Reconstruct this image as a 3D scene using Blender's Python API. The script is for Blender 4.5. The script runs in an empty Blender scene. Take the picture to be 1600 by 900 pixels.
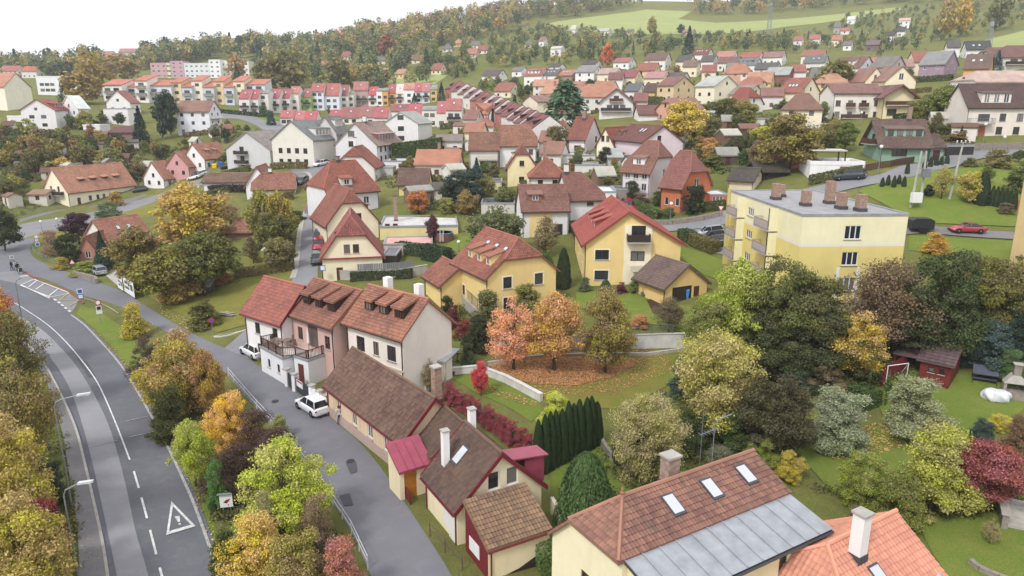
import bpy, bmesh, math, random
import numpy as np
from mathutils import Vector, Matrix
from mathutils.geometry import delaunay_2d_cdt
# ---- camera, sky, sun, exposure
SC = bpy.context.scene
COL = SC.collection
R = math.radians
rng = random.Random(7)
CAM_H, FPX, PITCH = 28.0, 1100.0, R(14.5)
cam_data = bpy.data.cameras.new("camera")
cam_data.sensor_width = 36.0
cam_data.lens = 36.0 * FPX / 1600.0
cam_data.clip_start, cam_data.clip_end = 0.5, 20000
cam = bpy.data.objects.new("camera", cam_data)
COL.objects.link(cam)
cam.location = (0, 0, CAM_H)
cam.rotation_euler = (math.pi / 2 - PITCH, 0, 0)
SC.camera = cam
SUN_EL, SUN_AZ = R(48), R(215)      # azimuth measured clockwise from +Y: high, behind the camera to the left
world = bpy.data.worlds.new("World")
SC.world = world
world.use_nodes = True
wt = world.node_tree
wt.nodes.clear()
wo = wt.nodes.new("ShaderNodeOutputWorld")
bg = wt.nodes.new("ShaderNodeBackground")
sky = wt.nodes.new("ShaderNodeTexSky")
sky.sky_type = 'NISHITA'
sky.sun_disc = False
sky.sun_elevation = SUN_EL
sky.sun_rotation = SUN_AZ
sky.air_density, sky.dust_density, sky.ozone_density = 1.0, 4.0, 1.0
cl = wt.nodes.new("ShaderNodeTexNoise")          # an even white overcast, barely mottled
cl.inputs["Scale"].default_value = 2.2
cl.inputs["Detail"].default_value = 5
cr = wt.nodes.new("ShaderNodeMapRange")
cr.inputs["From Min"].default_value, cr.inputs["From Max"].default_value = 0.25, 0.75
cr.inputs["To Min"].default_value, cr.inputs["To Max"].default_value = 9.0, 11.5
cc = wt.nodes.new("ShaderNodeMix"); cc.data_type = 'RGBA'
cc.inputs[0].default_value = 0.86
cv = wt.nodes.new("ShaderNodeCombineColor")
tcs = wt.nodes.new("ShaderNodeTexCoord")
wt.links.new(tcs.outputs["Generated"], cl.inputs["Vector"])
wt.links.new(cl.outputs["Fac"], cr.inputs["Value"])
mb_ = wt.nodes.new("ShaderNodeMath"); mb_.operation = 'MULTIPLY'; mb_.inputs[1].default_value = 1.07
wt.links.new(cr.outputs["Result"], cv.inputs[0]); wt.links.new(cr.outputs["Result"], cv.inputs[1])
wt.links.new(cr.outputs["Result"], mb_.inputs[0]); wt.links.new(mb_.outputs[0], cv.inputs[2])
wt.links.new(sky.outputs[0], cc.inputs[6]); wt.links.new(cv.outputs[0], cc.inputs[7])
wt.links.new(cc.outputs[2], bg.inputs["Color"])
bg.inputs["Strength"].default_value = 0.086
wt.links.new(bg.outputs[0], wo.inputs["Surface"])
sun_data = bpy.data.lights.new("sun", 'SUN')
sun_data.energy = 1.5
sun_data.angle = R(11)
sun_data.color = (1.0, 0.98, 0.95)
sun = bpy.data.objects.new("sun", sun_data)
COL.objects.link(sun)
sdir = Vector((math.sin(SUN_AZ) * math.cos(SUN_EL), math.cos(SUN_AZ) * math.cos(SUN_EL), math.sin(SUN_EL)))
sun.rotation_euler = (-sdir).to_track_quat('-Z', 'Y').to_euler()
sun.location = (0, -30, 90)
SC.view_settings.view_transform = 'Standard'
SC.view_settings.look = 'None'
SC.view_settings.exposure = 0.64
SC.view_settings.gamma = 1.0
SC.render.engine = 'CYCLES'
SC.cycles.use_denoising = True
SC.cycles.max_bounces = 5
SC.cycles.diffuse_bounces = 3
SC.cycles.glossy_bounces = 2
SC.cycles.transmission_bounces = 3
SC.cycles.transparent_max_bounces = 6
SC.cycles.volume_bounces = 1
SC.cycles.caustics_reflective = False
SC.cycles.caustics_refractive = False
# ---- picture point -> direction -> terrain
SP, CP = math.sin(PITCH), math.cos(PITCH)
def ray(px, py):
 u, v = (px - 800) / FPX, (py - 450) / FPX
 return np.array((u, CP - v * SP, -SP - v * CP))
def at_depth(px, py, d):
 r = ray(px, py) * d
 return Vector((r[0], r[1], r[2] + CAM_H))
def at_z(px, py, z):
 r = ray(px, py)
 return at_depth(px, py, (z - CAM_H) / r[2])
ANCH_Z = [(260,890,0),(165,890,0),(350,890,0.1),(200,700,0),(120,640,0),(250,650,0.1),(100,540,0),(40,500,0),(60,450,.2),(60,600,.3),(10,640,1.5),(0,800,2.0),(60,800,1.0),
 (640,880,1.5),(560,800,1.4),(460,690,1.2),(380,600,1.1),(300,530,.9),(200,470,.6),(110,425,.5),(20,400,.6),(450,850,.9),(330,760,.5),(270,600,.6),
 (700,860,1.4),(800,880,1.2),(900,850,0.6),(640,560,2.0),(420,560,1.2),(760,600,1.6),(900,590,2.4),(1000,540,3.0),(900,700,.9),(1050,720,.6),(1200,680,.8),(1250,600,1.6),(1400,650,1.6),(1480,600,2.2),(1560,620,2.4),(1590,760,1.6),(1500,850,.6),(1300,850,.2),(1200,890,0),(1000,890,0),
 (760,470,3.6),(930,460,5.0),(1060,460,5.2),(700,440,4.6),(550,435,4.4),(470,440,3.6),(400,470,2.4),(380,520,1.4),(430,420,3.0),(390,370,3.4),(330,440,2.0),(250,440,1.2),(140,400,1.4),(180,380,1.8),(70,350,.9),(0,360,.8),(110,322,1.6),(200,315,2.0),(260,300,2.6)]
ANCH_D = [(1340,440,76),(1420,440,80),(1180,430,92),(1100,372,110),(1400,360,97),(1540,366,95),(1328,282,115),(1450,262,125),(1590,240,135),(1060,330,118),(880,340,122),(740,350,122),(600,340,126),(480,340,128),(490,300,152),(510,268,178),(430,272,172),(300,290,205),(600,256,186),(370,275,178),(760,270,160),(900,270,150),(1010,260,142),
 (1200,260,135),(1410,252,112),(1500,215,140),(1590,212,140),(1370,190,168),(1250,163,212),(1050,163,245),(1160,172,225),(950,190,205),(820,200,230),(760,200,230),(700,225,205),(650,205,245),(560,200,270),(470,200,285),(400,178,310),(500,178,320),(620,168,340),(300,170,310),(220,180,290),(700,142,380),(880,131,335),(780,134,350),(1000,104,372),(1100,108,362),(1200,106,362),(1280,108,330),(1460,128,238),(1560,128,205),(1580,112,230),(1400,106,300),
 (1340,86,400),(1400,70,450),(1250,70,470),(1100,58,570),(900,54,600),(800,76,520),(700,100,470),(600,105,520),(1000,50,630),(1250,44,630),(840,38,710),(1000,24,810),(1250,12,810),(1000,0,960),(1300,-10,950),(1550,40,500),(1580,70,360),(1500,60,470),(1500,-15,800),(1600,-20,800),(820,8,900),(700,34,900),(600,54,900),(500,67,820),(350,65,800),(200,85,740),(100,100,660),(0,114,620),(300,128,500),(430,115,520),(150,140,420),(80,200,232),(20,170,268),(130,190,245),(180,210,238),(305,216,222),(100,255,205),(10,300,192),(250,245,225),(20,240,215),(330,225,215)]
_pts = []
for px, py, z in ANCH_Z:
 _pts.append(at_z(px, py, z))
for px, py, d in ANCH_D:
 _pts.append(at_depth(px, py, d))
for x, y, z in [(-60,0,2),(0,0,0),(60,0,0),(0,-60,-1),(-80,60,4),(-110,90,4),(90,30,3),(90,70,7),(120,110,16),(170,160,32),(-170,150,3),(-250,220,22),(-330,330,34),(260,260,62),(420,420,95),(620,700,140),(-700,600,50),(-800,1100,40),(-300,1300,80),(300,1500,170),(900,1400,190),(-200,1100,86),(200,1150,150)]:
 _pts.append(Vector((x, y, z)))
_P = np.array([(p.x, p.y) for p in _pts]) / 100.0
_Z = np.array([p.z for p in _pts])
def _phi(r2):
 return 0.5 * r2 * np.log(r2 + 1e-9)
def _tps():
 n = len(_P)
 K = _phi(((_P[:, None, :] - _P[None, :, :]) ** 2).sum(-1))
 lam = 0.012 * (1 + (_P[:, 1] / 1.6) ** 2)
 A = np.zeros((n + 3, n + 3))
 A[:n, :n] = K + np.diag(lam)
 A[:n, n] = 1; A[:n, n + 1:] = _P
 A[n, :n] = 1; A[n + 1:, :n] = _P.T
 return np.linalg.solve(A, np.concatenate([_Z, np.zeros(3)]))
_W = _tps()
def tps(X, Y):
 q = np.stack([X, Y], -1) / 100.0
 out = np.full(X.shape, _W[len(_P)]) + q[..., 0] * _W[-2] + q[..., 1] * _W[-1]
 for i in range(len(_P)):
  out += _W[i] * _phi(((q - _P[i]) ** 2).sum(-1))
 return out
def _axis(lo, hi, c0, c1, s, g):
 a = list(np.arange(c0, c1 + s, s))
 st = s
 while a[-1] < hi:
  st *= g; a.append(a[-1] + st)
 st = s; b = [a[0]]
 while b[-1] > lo:
  st *= g; b.append(b[-1] - st)
 return np.array(sorted(set(b[1:] + a)))
GX = _axis(-1500, 1500, -170, 170, 2.0, 1.06)
GY = _axis(-200, 1650, 0, 300, 2.0, 1.05)
_gx, _gy = np.meshgrid(GX, GY)
_cx, _cy = np.clip(_gx, -820, 950), np.clip(_gy, -70, 1400)
GZ = tps(_cx, _cy)
_fall = np.clip((_gy - 1000) / 900, 0, 1.6)
GZ = GZ - 60 * _fall ** 2
def zt(x, y):
 i = min(max(np.searchsorted(GX, x) - 1, 0), len(GX) - 2); j = min(max(np.searchsorted(GY, y) - 1, 0), len(GY) - 2)
 tx = (x - GX[i]) / (GX[i + 1] - GX[i]); ty = (y - GY[j]) / (GY[j + 1] - GY[j])
 return float((GZ[j, i] * (1 - tx) + GZ[j, i + 1] * tx) * (1 - ty) + (GZ[j + 1, i] * (1 - tx) + GZ[j + 1, i + 1] * tx) * ty)
_DS = np.concatenate([np.arange(22, 140, .5), 140 * 1.006 ** np.arange(0, 420)])
def zt_arr(X, Y):
 i = np.clip(np.searchsorted(GX, X) - 1, 0, len(GX) - 2); j = np.clip(np.searchsorted(GY, Y) - 1, 0, len(GY) - 2)
 tx = (X - GX[i]) / (GX[i + 1] - GX[i]); ty = (Y - GY[j]) / (GY[j + 1] - GY[j])
 return (GZ[j, i] * (1 - tx) + GZ[j, i + 1] * tx) * (1 - ty) + (GZ[j + 1, i] * (1 - tx) + GZ[j + 1, i + 1] * tx) * ty
def P(px, py, h=0.0):
 r = ray(px, py)
 X, Y, Z = r[0] * _DS, r[1] * _DS, CAM_H + r[2] * _DS
 D = Z - (zt_arr(X, Y) + h)
 k = np.where(D <= 0)[0]
 if len(k) == 0:
  d = _DS[-1]
 else:
  k = k[0]
  d = _DS[k] if k == 0 else _DS[k - 1] + (_DS[k] - _DS[k - 1]) * D[k - 1] / (D[k - 1] - D[k])
 x, y = r[0] * d, r[1] * d
 return Vector((x, y, zt(x, y)))
def height_at(p, py):
 v = (py - 450) / FPX
 d = p.y / (CP - v * SP)
 return CAM_H + d * (-SP - v * CP) - p.z
def depth(p):
 return p.y * CP + (CAM_H - p.z) * SP
def mpp(p):
 return depth(p) / FPX          # metres per photo pixel there
# ---- colours and materials
def s2l(c):
 return tuple(((x / 255) / 12.92 if x / 255 <= .04045 else ((x / 255 + .055) / 1.055) ** 2.4) for x in c)
def rgba(c, k=1.0):
 l = s2l(c)
 return (l[0] * k, l[1] * k, l[2] * k, 1)
MATS = {}
class NT:
 def __init__(s, name):
  s.m = bpy.data.materials.new(name); s.m.use_nodes = True
  s.t = s.m.node_tree; s.t.nodes.clear()
  s.o = s.t.nodes.new("ShaderNodeOutputMaterial")
  s.b = s.t.nodes.new("ShaderNodeBsdfPrincipled")
  s.t.links.new(s.b.outputs[0], s.o.inputs[0])
 def n(s, kind, **kw):
  nd = s.t.nodes.new("ShaderNode" + kind)
  for k, v in kw.items():
   if hasattr(nd, k): setattr(nd, k, v)
   else: nd.inputs[k.replace('_', ' ')].default_value = v
  return nd
 def l(s, a, b): s.t.links.new(a, b)
 def coord(s): return s.n("TexCoord").outputs["Object"]
 def noise(s, scale, detail=4, rough=.6, vec=None, dist=0):
  nd = s.n("TexNoise"); nd.inputs["Scale"].default_value = scale; nd.inputs["Detail"].default_value = detail
  nd.inputs["Roughness"].default_value = rough; nd.inputs["Distortion"].default_value = dist
  s.l(vec if vec is not None else s.coord(), nd.inputs["Vector"])
  return nd.outputs["Fac"]
 def ramp(s, fac, lo, hi, a=0.0, b=1.0):
  nd = s.n("MapRange"); nd.inputs[1].default_value = lo; nd.inputs[2].default_value = hi; nd.inputs[3].default_value = a; nd.inputs[4].default_value = b
  s.l(fac, nd.inputs[0]); return nd.outputs[0]
 def mix(s, fac, a, b, blend='MIX'):
  nd = s.n("Mix"); nd.data_type = 'RGBA'; nd.blend_type = blend
  for k, v in ((0, fac), (6, a), (7, b)):
   if isinstance(v, (float, int)): nd.inputs[k].default_value = v
   elif isinstance(v, tuple): nd.inputs[k].default_value = v
   else: s.l(v, nd.inputs[k])
  return nd.outputs[2]
 def bump(s, h, strength=.4, dist=.05):
  nd = s.n("Bump"); nd.inputs["Strength"].default_value = strength; nd.inputs["Distance"].default_value = dist
  s.l(h, nd.inputs["Height"]); s.l(nd.outputs[0], s.b.inputs["Normal"])
 def set(s, color=None, rough=.8, spec=.3, metal=0.0):
  if isinstance(color, tuple): s.b.inputs["Base Color"].default_value = color
  elif color is not None: s.l(color, s.b.inputs["Base Color"])
  s.b.inputs["Roughness"].default_value = rough
  s.b.inputs["Specular IOR Level"].default_value = spec
  s.b.inputs["Metallic"].default_value = metal
def plain(name, c, rough=.6, metal=0.0, spec=.4, var=.12, scale=3.0):
 key = ('p', name)
 if key in MATS: return MATS[key]
 t = NT(name)
 f = t.ramp(t.noise(scale, 5), .3, .7)
 t.set(t.mix(f, rgba(c, 1 - var), rgba(c, 1 + var * .6)), rough, spec, metal)
 MATS[key] = t.m
 return t.m
def plaster(c, dirt=.25):
 key = ('w', c, dirt)
 if key in MATS: return MATS[key]
 t = NT("plaster")
 g_ = .3 * c[0] + .59 * c[1] + .11 * c[2]; c = tuple(v * .78 + g_ * .22 for v in c)
 co = t.coord()
 mp = t.n("Mapping"); mp.inputs["Scale"].default_value = (1, 1, .22); t.l(co, mp.inputs["Vector"])
 streak = t.ramp(t.noise(1.3, 6, .65, mp.outputs[0]), .48, .8)
 blot = t.ramp(t.noise(.45, 5, .6), .35, .75)
 base = t.mix(blot, rgba(c, .92), rgba(c, 1.03))
 d = t.n("Math", operation='MULTIPLY'); t.l(streak, d.inputs[0]); d.inputs[1].default_value = dirt
 grey = rgba((c[0] * .72 + 20, c[1] * .70 + 18, c[2] * .68 + 16))
 t.set(t.mix(d.outputs[0], base, grey), .88, .15)
 t.bump(t.noise(22, 3), .25, .02)
 MATS[key] = t.m
 return t.m
def roofing(c, c2=None, moss=.15, rough=.75, tiles=False):
 key = ('r', c, c2, moss, tiles)
 if key in MATS: return MATS[key]
 def mute(q):
  g_ = .3 * q[0] + .59 * q[1] + .11 * q[2]
  return tuple((v * .75 + g_ * .25) * .96 for v in q)
 c2 = tuple(v * .98 for v in mute(c2 or tuple(int(x * .78) for x in c))); c = tuple(min(240, v * k_) for v, k_ in zip(mute(c), (1.1, 1.12, 1.06)))
 t = NT("roof_covering")
 at = t.n("Attribute", attribute_name="tint")
 co = t.coord()
 big = t.ramp(t.noise(.35, 5, .6), .3, .7)
 s1 = t.n("Math", operation='MULTIPLY_ADD'); t.l(big, s1.inputs[0]); s1.inputs[1].default_value = .6;
 s2 = t.n("Math", operation='MULTIPLY'); t.l(at.outputs["Fac"], s2.inputs[0]); s2.inputs[1].default_value = .55
 t.l(s2.outputs[0], s1.inputs[2])
 base = t.mix(s1.outputs[0], rgba(c), rgba(c2))
 ms = t.ramp(t.noise(1.1, 8, .72, None, .5), .5, .8, 0, moss * 2.4)
 t.set(t.mix(ms, base, rgba((88, 84, 70))), rough, .25)
 if not tiles:
  wv = t.n("TexWave", wave_type='BANDS', bands_direction='Z', wave_profile='SAW'); wv.inputs["Scale"].default_value = .75
  wv.inputs["Distortion"].default_value = .3
  t.l(co, wv.inputs["Vector"]); t.bump(wv.outputs["Fac"], .5, .05)
 MATS[key] = t.m
 return t.m
# ---- mesh builder
class MB:
 def __init__(s): s.v, s.f, s.m = [], [], []
 def quad(s, *pts, mi=0):
  n = len(s.v); s.v += [tuple(p) for p in pts]; s.f.append(tuple(range(n, n + len(pts)))); s.m.append(mi)
 def box(s, x0, x1, y0, y1, z0, z1, mi=0):
  n = len(s.v)
  s.v += [(x, y, z) for z in (z0, z1) for y in (y0, y1) for x in (x0, x1)]
  for f in ((0, 2, 3, 1), (4, 5, 7, 6), (0, 1, 5, 4), (2, 6, 7, 3), (0, 4, 6, 2), (1, 3, 7, 5)):
   s.f.append(tuple(n + i for i in f)); s.m.append(mi)
 def prism(s, poly, off, mi=0):
  n, k = len(s.v), len(poly)
  off = Vector(off)
  s.v += [tuple(p) for p in poly] + [tuple(Vector(p) + off) for p in poly]
  s.f.append(tuple(range(n + k - 1, n - 1, -1))); s.m.append(mi)
  s.f.append(tuple(range(n + k, n + 2 * k))); s.m.append(mi)
  for i in range(k):
   j = (i + 1) % k
   s.f.append((n + i, n + j, n + k + j, n + k + i)); s.m.append(mi)
 def tube(s, pts, r, seg=6, mi=0, cap=True):
  pts = [Vector(p) for p in pts]
  rs = r if isinstance(r, (list, tuple)) else [r] * len(pts)
  n = len(s.v)
  up0 = None
  for i, p in enumerate(pts):
   d = (pts[min(i + 1, len(pts) - 1)] - pts[max(i - 1, 0)])
   d = d.normalized() if d.length > 1e-9 else Vector((0, 0, 1))
   a = d.cross(Vector((0, 0, 1)))
   if a.length < 1e-3: a = d.cross(Vector((1, 0, 0)))
   a.normalize(); b = d.cross(a).normalized()
   if up0 is not None and a.dot(up0) < 0: a, b = -a, -b
   up0 = a
   for k in range(seg):
    t = 2 * math.pi * k / seg
    s.v.append(tuple(p + (a * math.cos(t) + b * math.sin(t)) * rs[i]))
  for i in range(len(pts) - 1):
   for k in range(seg):
    k2 = (k + 1) % seg
    s.f.append((n + i * seg + k, n + i * seg + k2, n + (i + 1) * seg + k2, n + (i + 1) * seg + k)); s.m.append(mi)
  if cap:
   s.f.append(tuple(n + k for k in range(seg - 1, -1, -1))); s.m.append(mi)
   e = n + (len(pts) - 1) * seg
   s.f.append(tuple(e + k for k in range(seg))); s.m.append(mi)
 def lathe(s, prof, seg=12, c=(0, 0, 0), mi=0):
  n = len(s.v)
  for r, z in prof:
   for k in range(seg):
    t = 2 * math.pi * k / seg
    s.v.append((c[0] + r * math.cos(t), c[1] + r * math.sin(t), c[2] + z))
  for i in range(len(prof) - 1):
   for k in range(seg):
    k2 = (k + 1) % seg
    s.f.append((n + i * seg + k, n + i * seg + k2, n + (i + 1) * seg + k2, n + (i + 1) * seg + k)); s.m.append(mi)
  s.f.append(tuple(n + k for k in range(seg - 1, -1, -1))); s.m.append(mi)
  e = n + (len(prof) - 1) * seg
  s.f.append(tuple(e + k for k in range(seg))); s.m.append(mi)
 def mesh(s, name, mats, smooth=False, fix=True):
  me = bpy.data.meshes.new(name)
  me.from_pydata(s.v, [], s.f)
  for m in (mats if isinstance(mats, (list, tuple)) else [mats]): me.materials.append(m)
  if len(me.materials) > 1: me.polygons.foreach_set("material_index", s.m)
  if smooth: me.polygons.foreach_set("use_smooth", [True] * len(me.polygons))
  if fix:
   bm = bmesh.new(); bm.from_mesh(me)
   bmesh.ops.recalc_face_normals(bm, faces=bm.faces)
   bm.to_mesh(me); bm.free()
  me.update()
  return me
 def build(s, name, mats, parent=None, smooth=False, fix=True):
  return link(name, s.mesh(name, mats, smooth, fix), parent)
def link(name, me, parent=None, loc=None, rot=None, scale=None):
 o = bpy.data.objects.new(name, me); COL.objects.link(o)
 if parent is not None: o.parent = parent
 if loc is not None: o.location = loc
 if rot is not None: o.rotation_euler = rot
 if scale is not None: o.scale = scale
 return o
def tag(o, label, cat, group=None):
 o["label"] = label; o["category"] = cat
 if group: o["group"] = group
 return o
def thing(name, label, cat, loc=(0, 0, 0), rz=0.0, group=None):
 o = bpy.data.objects.new(name, None); COL.objects.link(o)
 o.empty_display_size = .3
 o.location = loc; o.rotation_euler = (0, 0, rz)
 return tag(o, label, cat, group)
def copy_tree(o, parent=None):
 c = o.copy(); COL.objects.link(c); c.parent = parent
 for ch in o.children: copy_tree(ch, c)
 return c
# ---- draped sheets
def dens(pts, step):
 out = []
 for i in range(len(pts)):
  a, b = pts[i], pts[(i + 1) % len(pts)]
  n = max(1, int((b - a).length / step))
  out += [a.lerp(b, k / n) for k in range(n)]
 return out
def smooth_line(pts, n=6):
 out = []
 for i in range(len(pts) - 1):
  p0, p1, p2, p3 = pts[max(i - 1, 0)], pts[i], pts[i + 1], pts[min(i + 2, len(pts) - 1)]
  for k in range(n):
   t = k / n
   out.append(.5 * ((2 * p1) + (p2 - p0) * t + (2 * p0 - 5 * p1 + 4 * p2 - p3) * t * t + (3 * p1 - p0 - 3 * p2 + p3) * t ** 3))
 out.append(pts[-1])
 return out
def xy(pix):
 return [Vector(P(*p)[:2]) for p in pix]
def sheet(name, poly, mat, lift, step=2.0, parent=None, kind=None):
 b = dens(poly, step)
 n = len(b)
 xs, ys = [p.x for p in b], [p.y for p in b]
 vs = list(b)
 A = np.array([(p.x, p.y) for p in poly])
 gx, gy = np.meshgrid(np.arange(min(xs) + step / 2, max(xs), step), np.arange(min(ys) + step / 2, max(ys), step))
 ins = np.zeros(gx.shape, bool)
 for i in range(len(A)):
  (x1, y1), (x2, y2) = A[i], A[(i + 1) % len(A)]
  c = ((y1 > gy) != (y2 > gy)) & (gx < (x2 - x1) * (gy - y1) / (y2 - y1 + 1e-12) + x1)
  ins ^= c
 vs += [Vector((x, y)) for x, y in zip(gx[ins], gy[ins])]
 r = delaunay_2d_cdt(vs, [], [list(range(n))], 1, 1e-4)
 me = bpy.data.meshes.new(name)
 me.from_pydata([(p.x, p.y, zt(p.x, p.y) + lift) for p in r[0]], [], r[2])
 me.materials.append(mat)
 bm = bmesh.new(); bm.from_mesh(me)
 for f in bm.faces:
  if f.normal.z < 0: f.normal_flip()
 bm.to_mesh(me); bm.free()
 me.polygons.foreach_set("use_smooth", [True] * len(me.polygons))
 o = link(name, me, parent)
 if kind: o["kind"] = kind
 return o
def strip(name, line, width, mat, lift, parent=None, kind=None, off=0.0):
 L, Rr = [], []
 for i, p in enumerate(line):
  d = (line[min(i + 1, len(line) - 1)] - line[max(i - 1, 0)]).normalized()
  nrm = Vector((-d.y, d.x))
  L.append(p + nrm * (off + width / 2)); Rr.append(p + nrm * (off - width / 2))
 mb = MB()
 for i in range(len(line) - 1):
  q = [L[i], L[i + 1], Rr[i + 1], Rr[i]]
  mb.quad(*[(p.x, p.y, zt(p.x, p.y) + lift) for p in reversed(q)])
 o = mb.build(name, mat, parent, fix=False)
 for pl in o.data.polygons:
  pass
 if kind: o["kind"] = kind
 return o
def line_len(line):
 return sum((line[i + 1] - line[i]).length for i in range(len(line) - 1))
def resample(line, step):
 out = [line[0].copy()]; acc = 0.0
 for i in range(len(line) - 1):
  a, b = line[i], line[i + 1]; L = (b - a).length; t = step - acc
  while t <= L:
   out.append(a.lerp(b, t / L)); t += step
  acc = (acc + L) % step if L > 0 else acc
  acc = L - (t - step)
 return out
# ---- the land
def grass_mat(name, a, b, c, scale=.25, mott=.5, thr=(.35, .7)):
 t = NT(name)
 n1 = t.ramp(t.noise(scale * .35, 6, .65), .32, .68)
 n2 = t.ramp(t.noise(scale * 2.2, 7, .7, None, .6), thr[0], thr[1])
 n3 = t.ramp(t.noise(9, 3, .7), .35, .7, 1 - mott, 1.12)
 k = t.mix(n1, rgba(a), rgba(b))
 k = t.mix(n2, k, rgba(c))
 cb = t.n("CombineColor"); t.l(n3, cb.inputs[0]); t.l(n3, cb.inputs[1]); t.l(n3, cb.inputs[2])
 k = t.mix(1.0, k, cb.outputs[0], 'MULTIPLY')
 t.set(k, .95, .1)
 t.bump(t.noise(14, 4, .75), .8, .12)
 return t.m
M_LAND = grass_mat("rough_grass", (112, 124, 58), (138, 134, 80), (104, 106, 60), .12, .35)
M_LAWN = grass_mat("lawn_grass", (106, 128, 54), (122, 136, 60), (140, 136, 74), .2, .25, (.45, .85))
M_LAWN2 = grass_mat("tired_lawn", (112, 124, 52), (128, 128, 62), (144, 128, 72), .25, .25, (.4, .75))
M_MEADOW = grass_mat("meadow_grass", (146, 156, 96), (158, 164, 104), (138, 146, 92), .02, .12, (.4, .8))
M_EARTH = grass_mat("earth", (86, 70, 54), (104, 86, 66), (66, 58, 42), .5, .4)
_nx, _ny = len(GX), len(GY)
_v = np.stack([_gx.ravel(), _gy.ravel(), GZ.ravel()], -1)
_i = np.arange(_nx * _ny).reshape(_ny, _nx)
_f = np.stack([_i[:-1, :-1].ravel(), _i[:-1, 1:].ravel(), _i[1:, 1:].ravel(), _i[1:, :-1].ravel()], -1)
me = bpy.data.meshes.new("ground")
me.from_pydata(_v.tolist(), [], _f.tolist())
me.materials.append(M_LAND)
me.polygons.foreach_set("use_smooth", [True] * len(me.polygons))
g = link("ground", me); g["kind"] = "structure"
# ---- roads
def asphalt(name, c, patch=.35, leaves=.0):
 t = NT(name)
 a = t.ramp(t.noise(.16, 6, .6), .3, .7)
 b = t.ramp(t.noise(1.1, 7, .7, None, .8), .5, .8, 0, patch)
 g_ = t.ramp(t.noise(55, 2, .6), .3, .7, .9, 1.08)
 k = t.mix(a, rgba(c, .86), rgba(c, 1.1))
 k = t.mix(b, k, rgba((c[0] + 26, c[1] + 24, c[2] + 22)))
 cb = t.n("CombineColor"); t.l(g_, cb.inputs[0]); t.l(g_, cb.inputs[1]); t.l(g_, cb.inputs[2])
 t.set(t.mix(1.0, k, cb.outputs[0], 'MULTIPLY'), .85, .2)
 t.bump(t.noise(40, 3), .3, .01)
 return t.m
M_ROAD = asphalt("asphalt", (100, 101, 106), .5)
M_ROADL = asphalt("worn_asphalt", (138, 138, 141), .4)
M_LANE = asphalt("lane_asphalt", (114, 114, 119))
M_STREET = asphalt("street_asphalt", (128, 128, 130))
M_PAVE = asphalt("pavement_asphalt", (118, 116, 116), .6)
M_CONC = plain("concrete", (168, 164, 156), .9, var=.2, scale=1.5)
M_LINE = plain("road_paint", (206, 206, 204), .8, var=.34, scale=2.5)
M_LINEOLD = plain("worn_road_paint", (162, 162, 162), .85, var=.35, scale=2.5)
M_YELLINE = plain("yellow_road_paint", (176, 160, 110), .8, var=.2)
ROADS = []
_sheet = sheet
def sheet(name, poly, *a, **k):
 if any(w in name for w in ('road', 'lane', 'street', 'bay', 'path', 'drive', 'park', 'pavement')): ROADS.append(np.array([(p.x, p.y) for p in poly]))
 return _sheet(name, poly, *a, **k)
def V2(pix, n=5): return smooth_line(xy(pix), n)
main_l = V2([(172,930),(168,897),(160,847),(147,787),(133,727),(117,667),(88,603),(67,566),(48,544),(20,516),(-20,492),(-80,476)])
main_r = V2([(366,930),(353,897),(317,800),(287,733),(253,667),(214,600),(191,566),(157,528),(135,506),(110,488),(79,465),(31,445),(-10,436),(-80,425)])
main_c = V2([(262,930),(252,897),(233,823),(213,750),(203,720),(180,660),(153,600),(126,562),(101,533),(74,508),(45,488),(13,470),(-40,456)])
sheet("main_road", main_l + main_r[::-1], M_ROAD, .05, 1.5, kind="structure")
tl = V2([(188,930),(182,897),(170,840),(157,780),(144,722),(128,662),(110,610),(90,575),(68,548),(44,526),(15,505)])
tr = V2([(236,930),(231,897),(212,830),(198,765),(184,710),(168,660),(142,608),(116,568),(92,541),(66,516),(34,496)])
sheet("asphalt_patch", tl + tr[::-1], M_ROADL, .075, 1.5, kind="structure")
lane_l = V2([(592,930),(575,890),(548,830),(505,765),(455,700),(395,632),(340,572),(300,545),(240,508),(180,477),(130,462),(80,440),(50,432),(0,425),(-60,418)])
lane_r = V2([(720,930),(700,890),(650,812),(598,735),(560,690),(525,660),(480,625),(430,592),(390,562),(352,545),(312,527),(268,503),(222,475),(190,455),(150,440),(110,427),(70,412),(48,396),(52,378),(60,372)])
lane_end = xy([(30,374),(0,378),(-60,386)])
sheet("side_lane", lane_l + lane_end[::-1] + lane_r[::-1], M_LANE, .035, 1.5, kind="structure")
bay = xy([(112,489),(79,466),(31,446),(0,440),(-40,432),(-20,427),(20,424),(36,424),(55,436),(78,446),(104,455),(124,468),(118,480)])
sheet("bus_bay", bay, M_STREET, .044, 1.5, kind="structure")
st_l = V2([(350,545),(395,505),(445,455),(459,430),(465,395),(468,365),(478,330),(490,300),(486,283),(480,270),(458,272)])
st_r = V2([(388,562),(425,520),(490,450),(497,415),(503,385),(505,350),(508,322),(516,292),(519,268),(548,262),(560,254),(520,255)])
sheet("uphill_street", st_l + st_r[::-1], M_STREET, .033, 2, kind="structure")
ul = V2([(-60,400),(0,383),(60,366),(110,356),(160,342),(215,325),(262,305),(300,292),(350,282)])
ur = V2([(-60,372),(0,366),(30,352),(60,345),(120,336),(180,322),(230,309),(262,298),(290,286),(330,276)])
sheet("valley_road", ul + ur[::-1], M_STREET, .026, 2.5, kind="structure")
ql = V2([(28,348),(70,336),(130,324),(200,318),(228,306)]); qr = V2([(30,343),(72,331),(110,327),(190,313),(228,303)])
sheet("footpath", ql + qr[::-1], M_PAVE, .03, 2, kind="structure")
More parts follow.
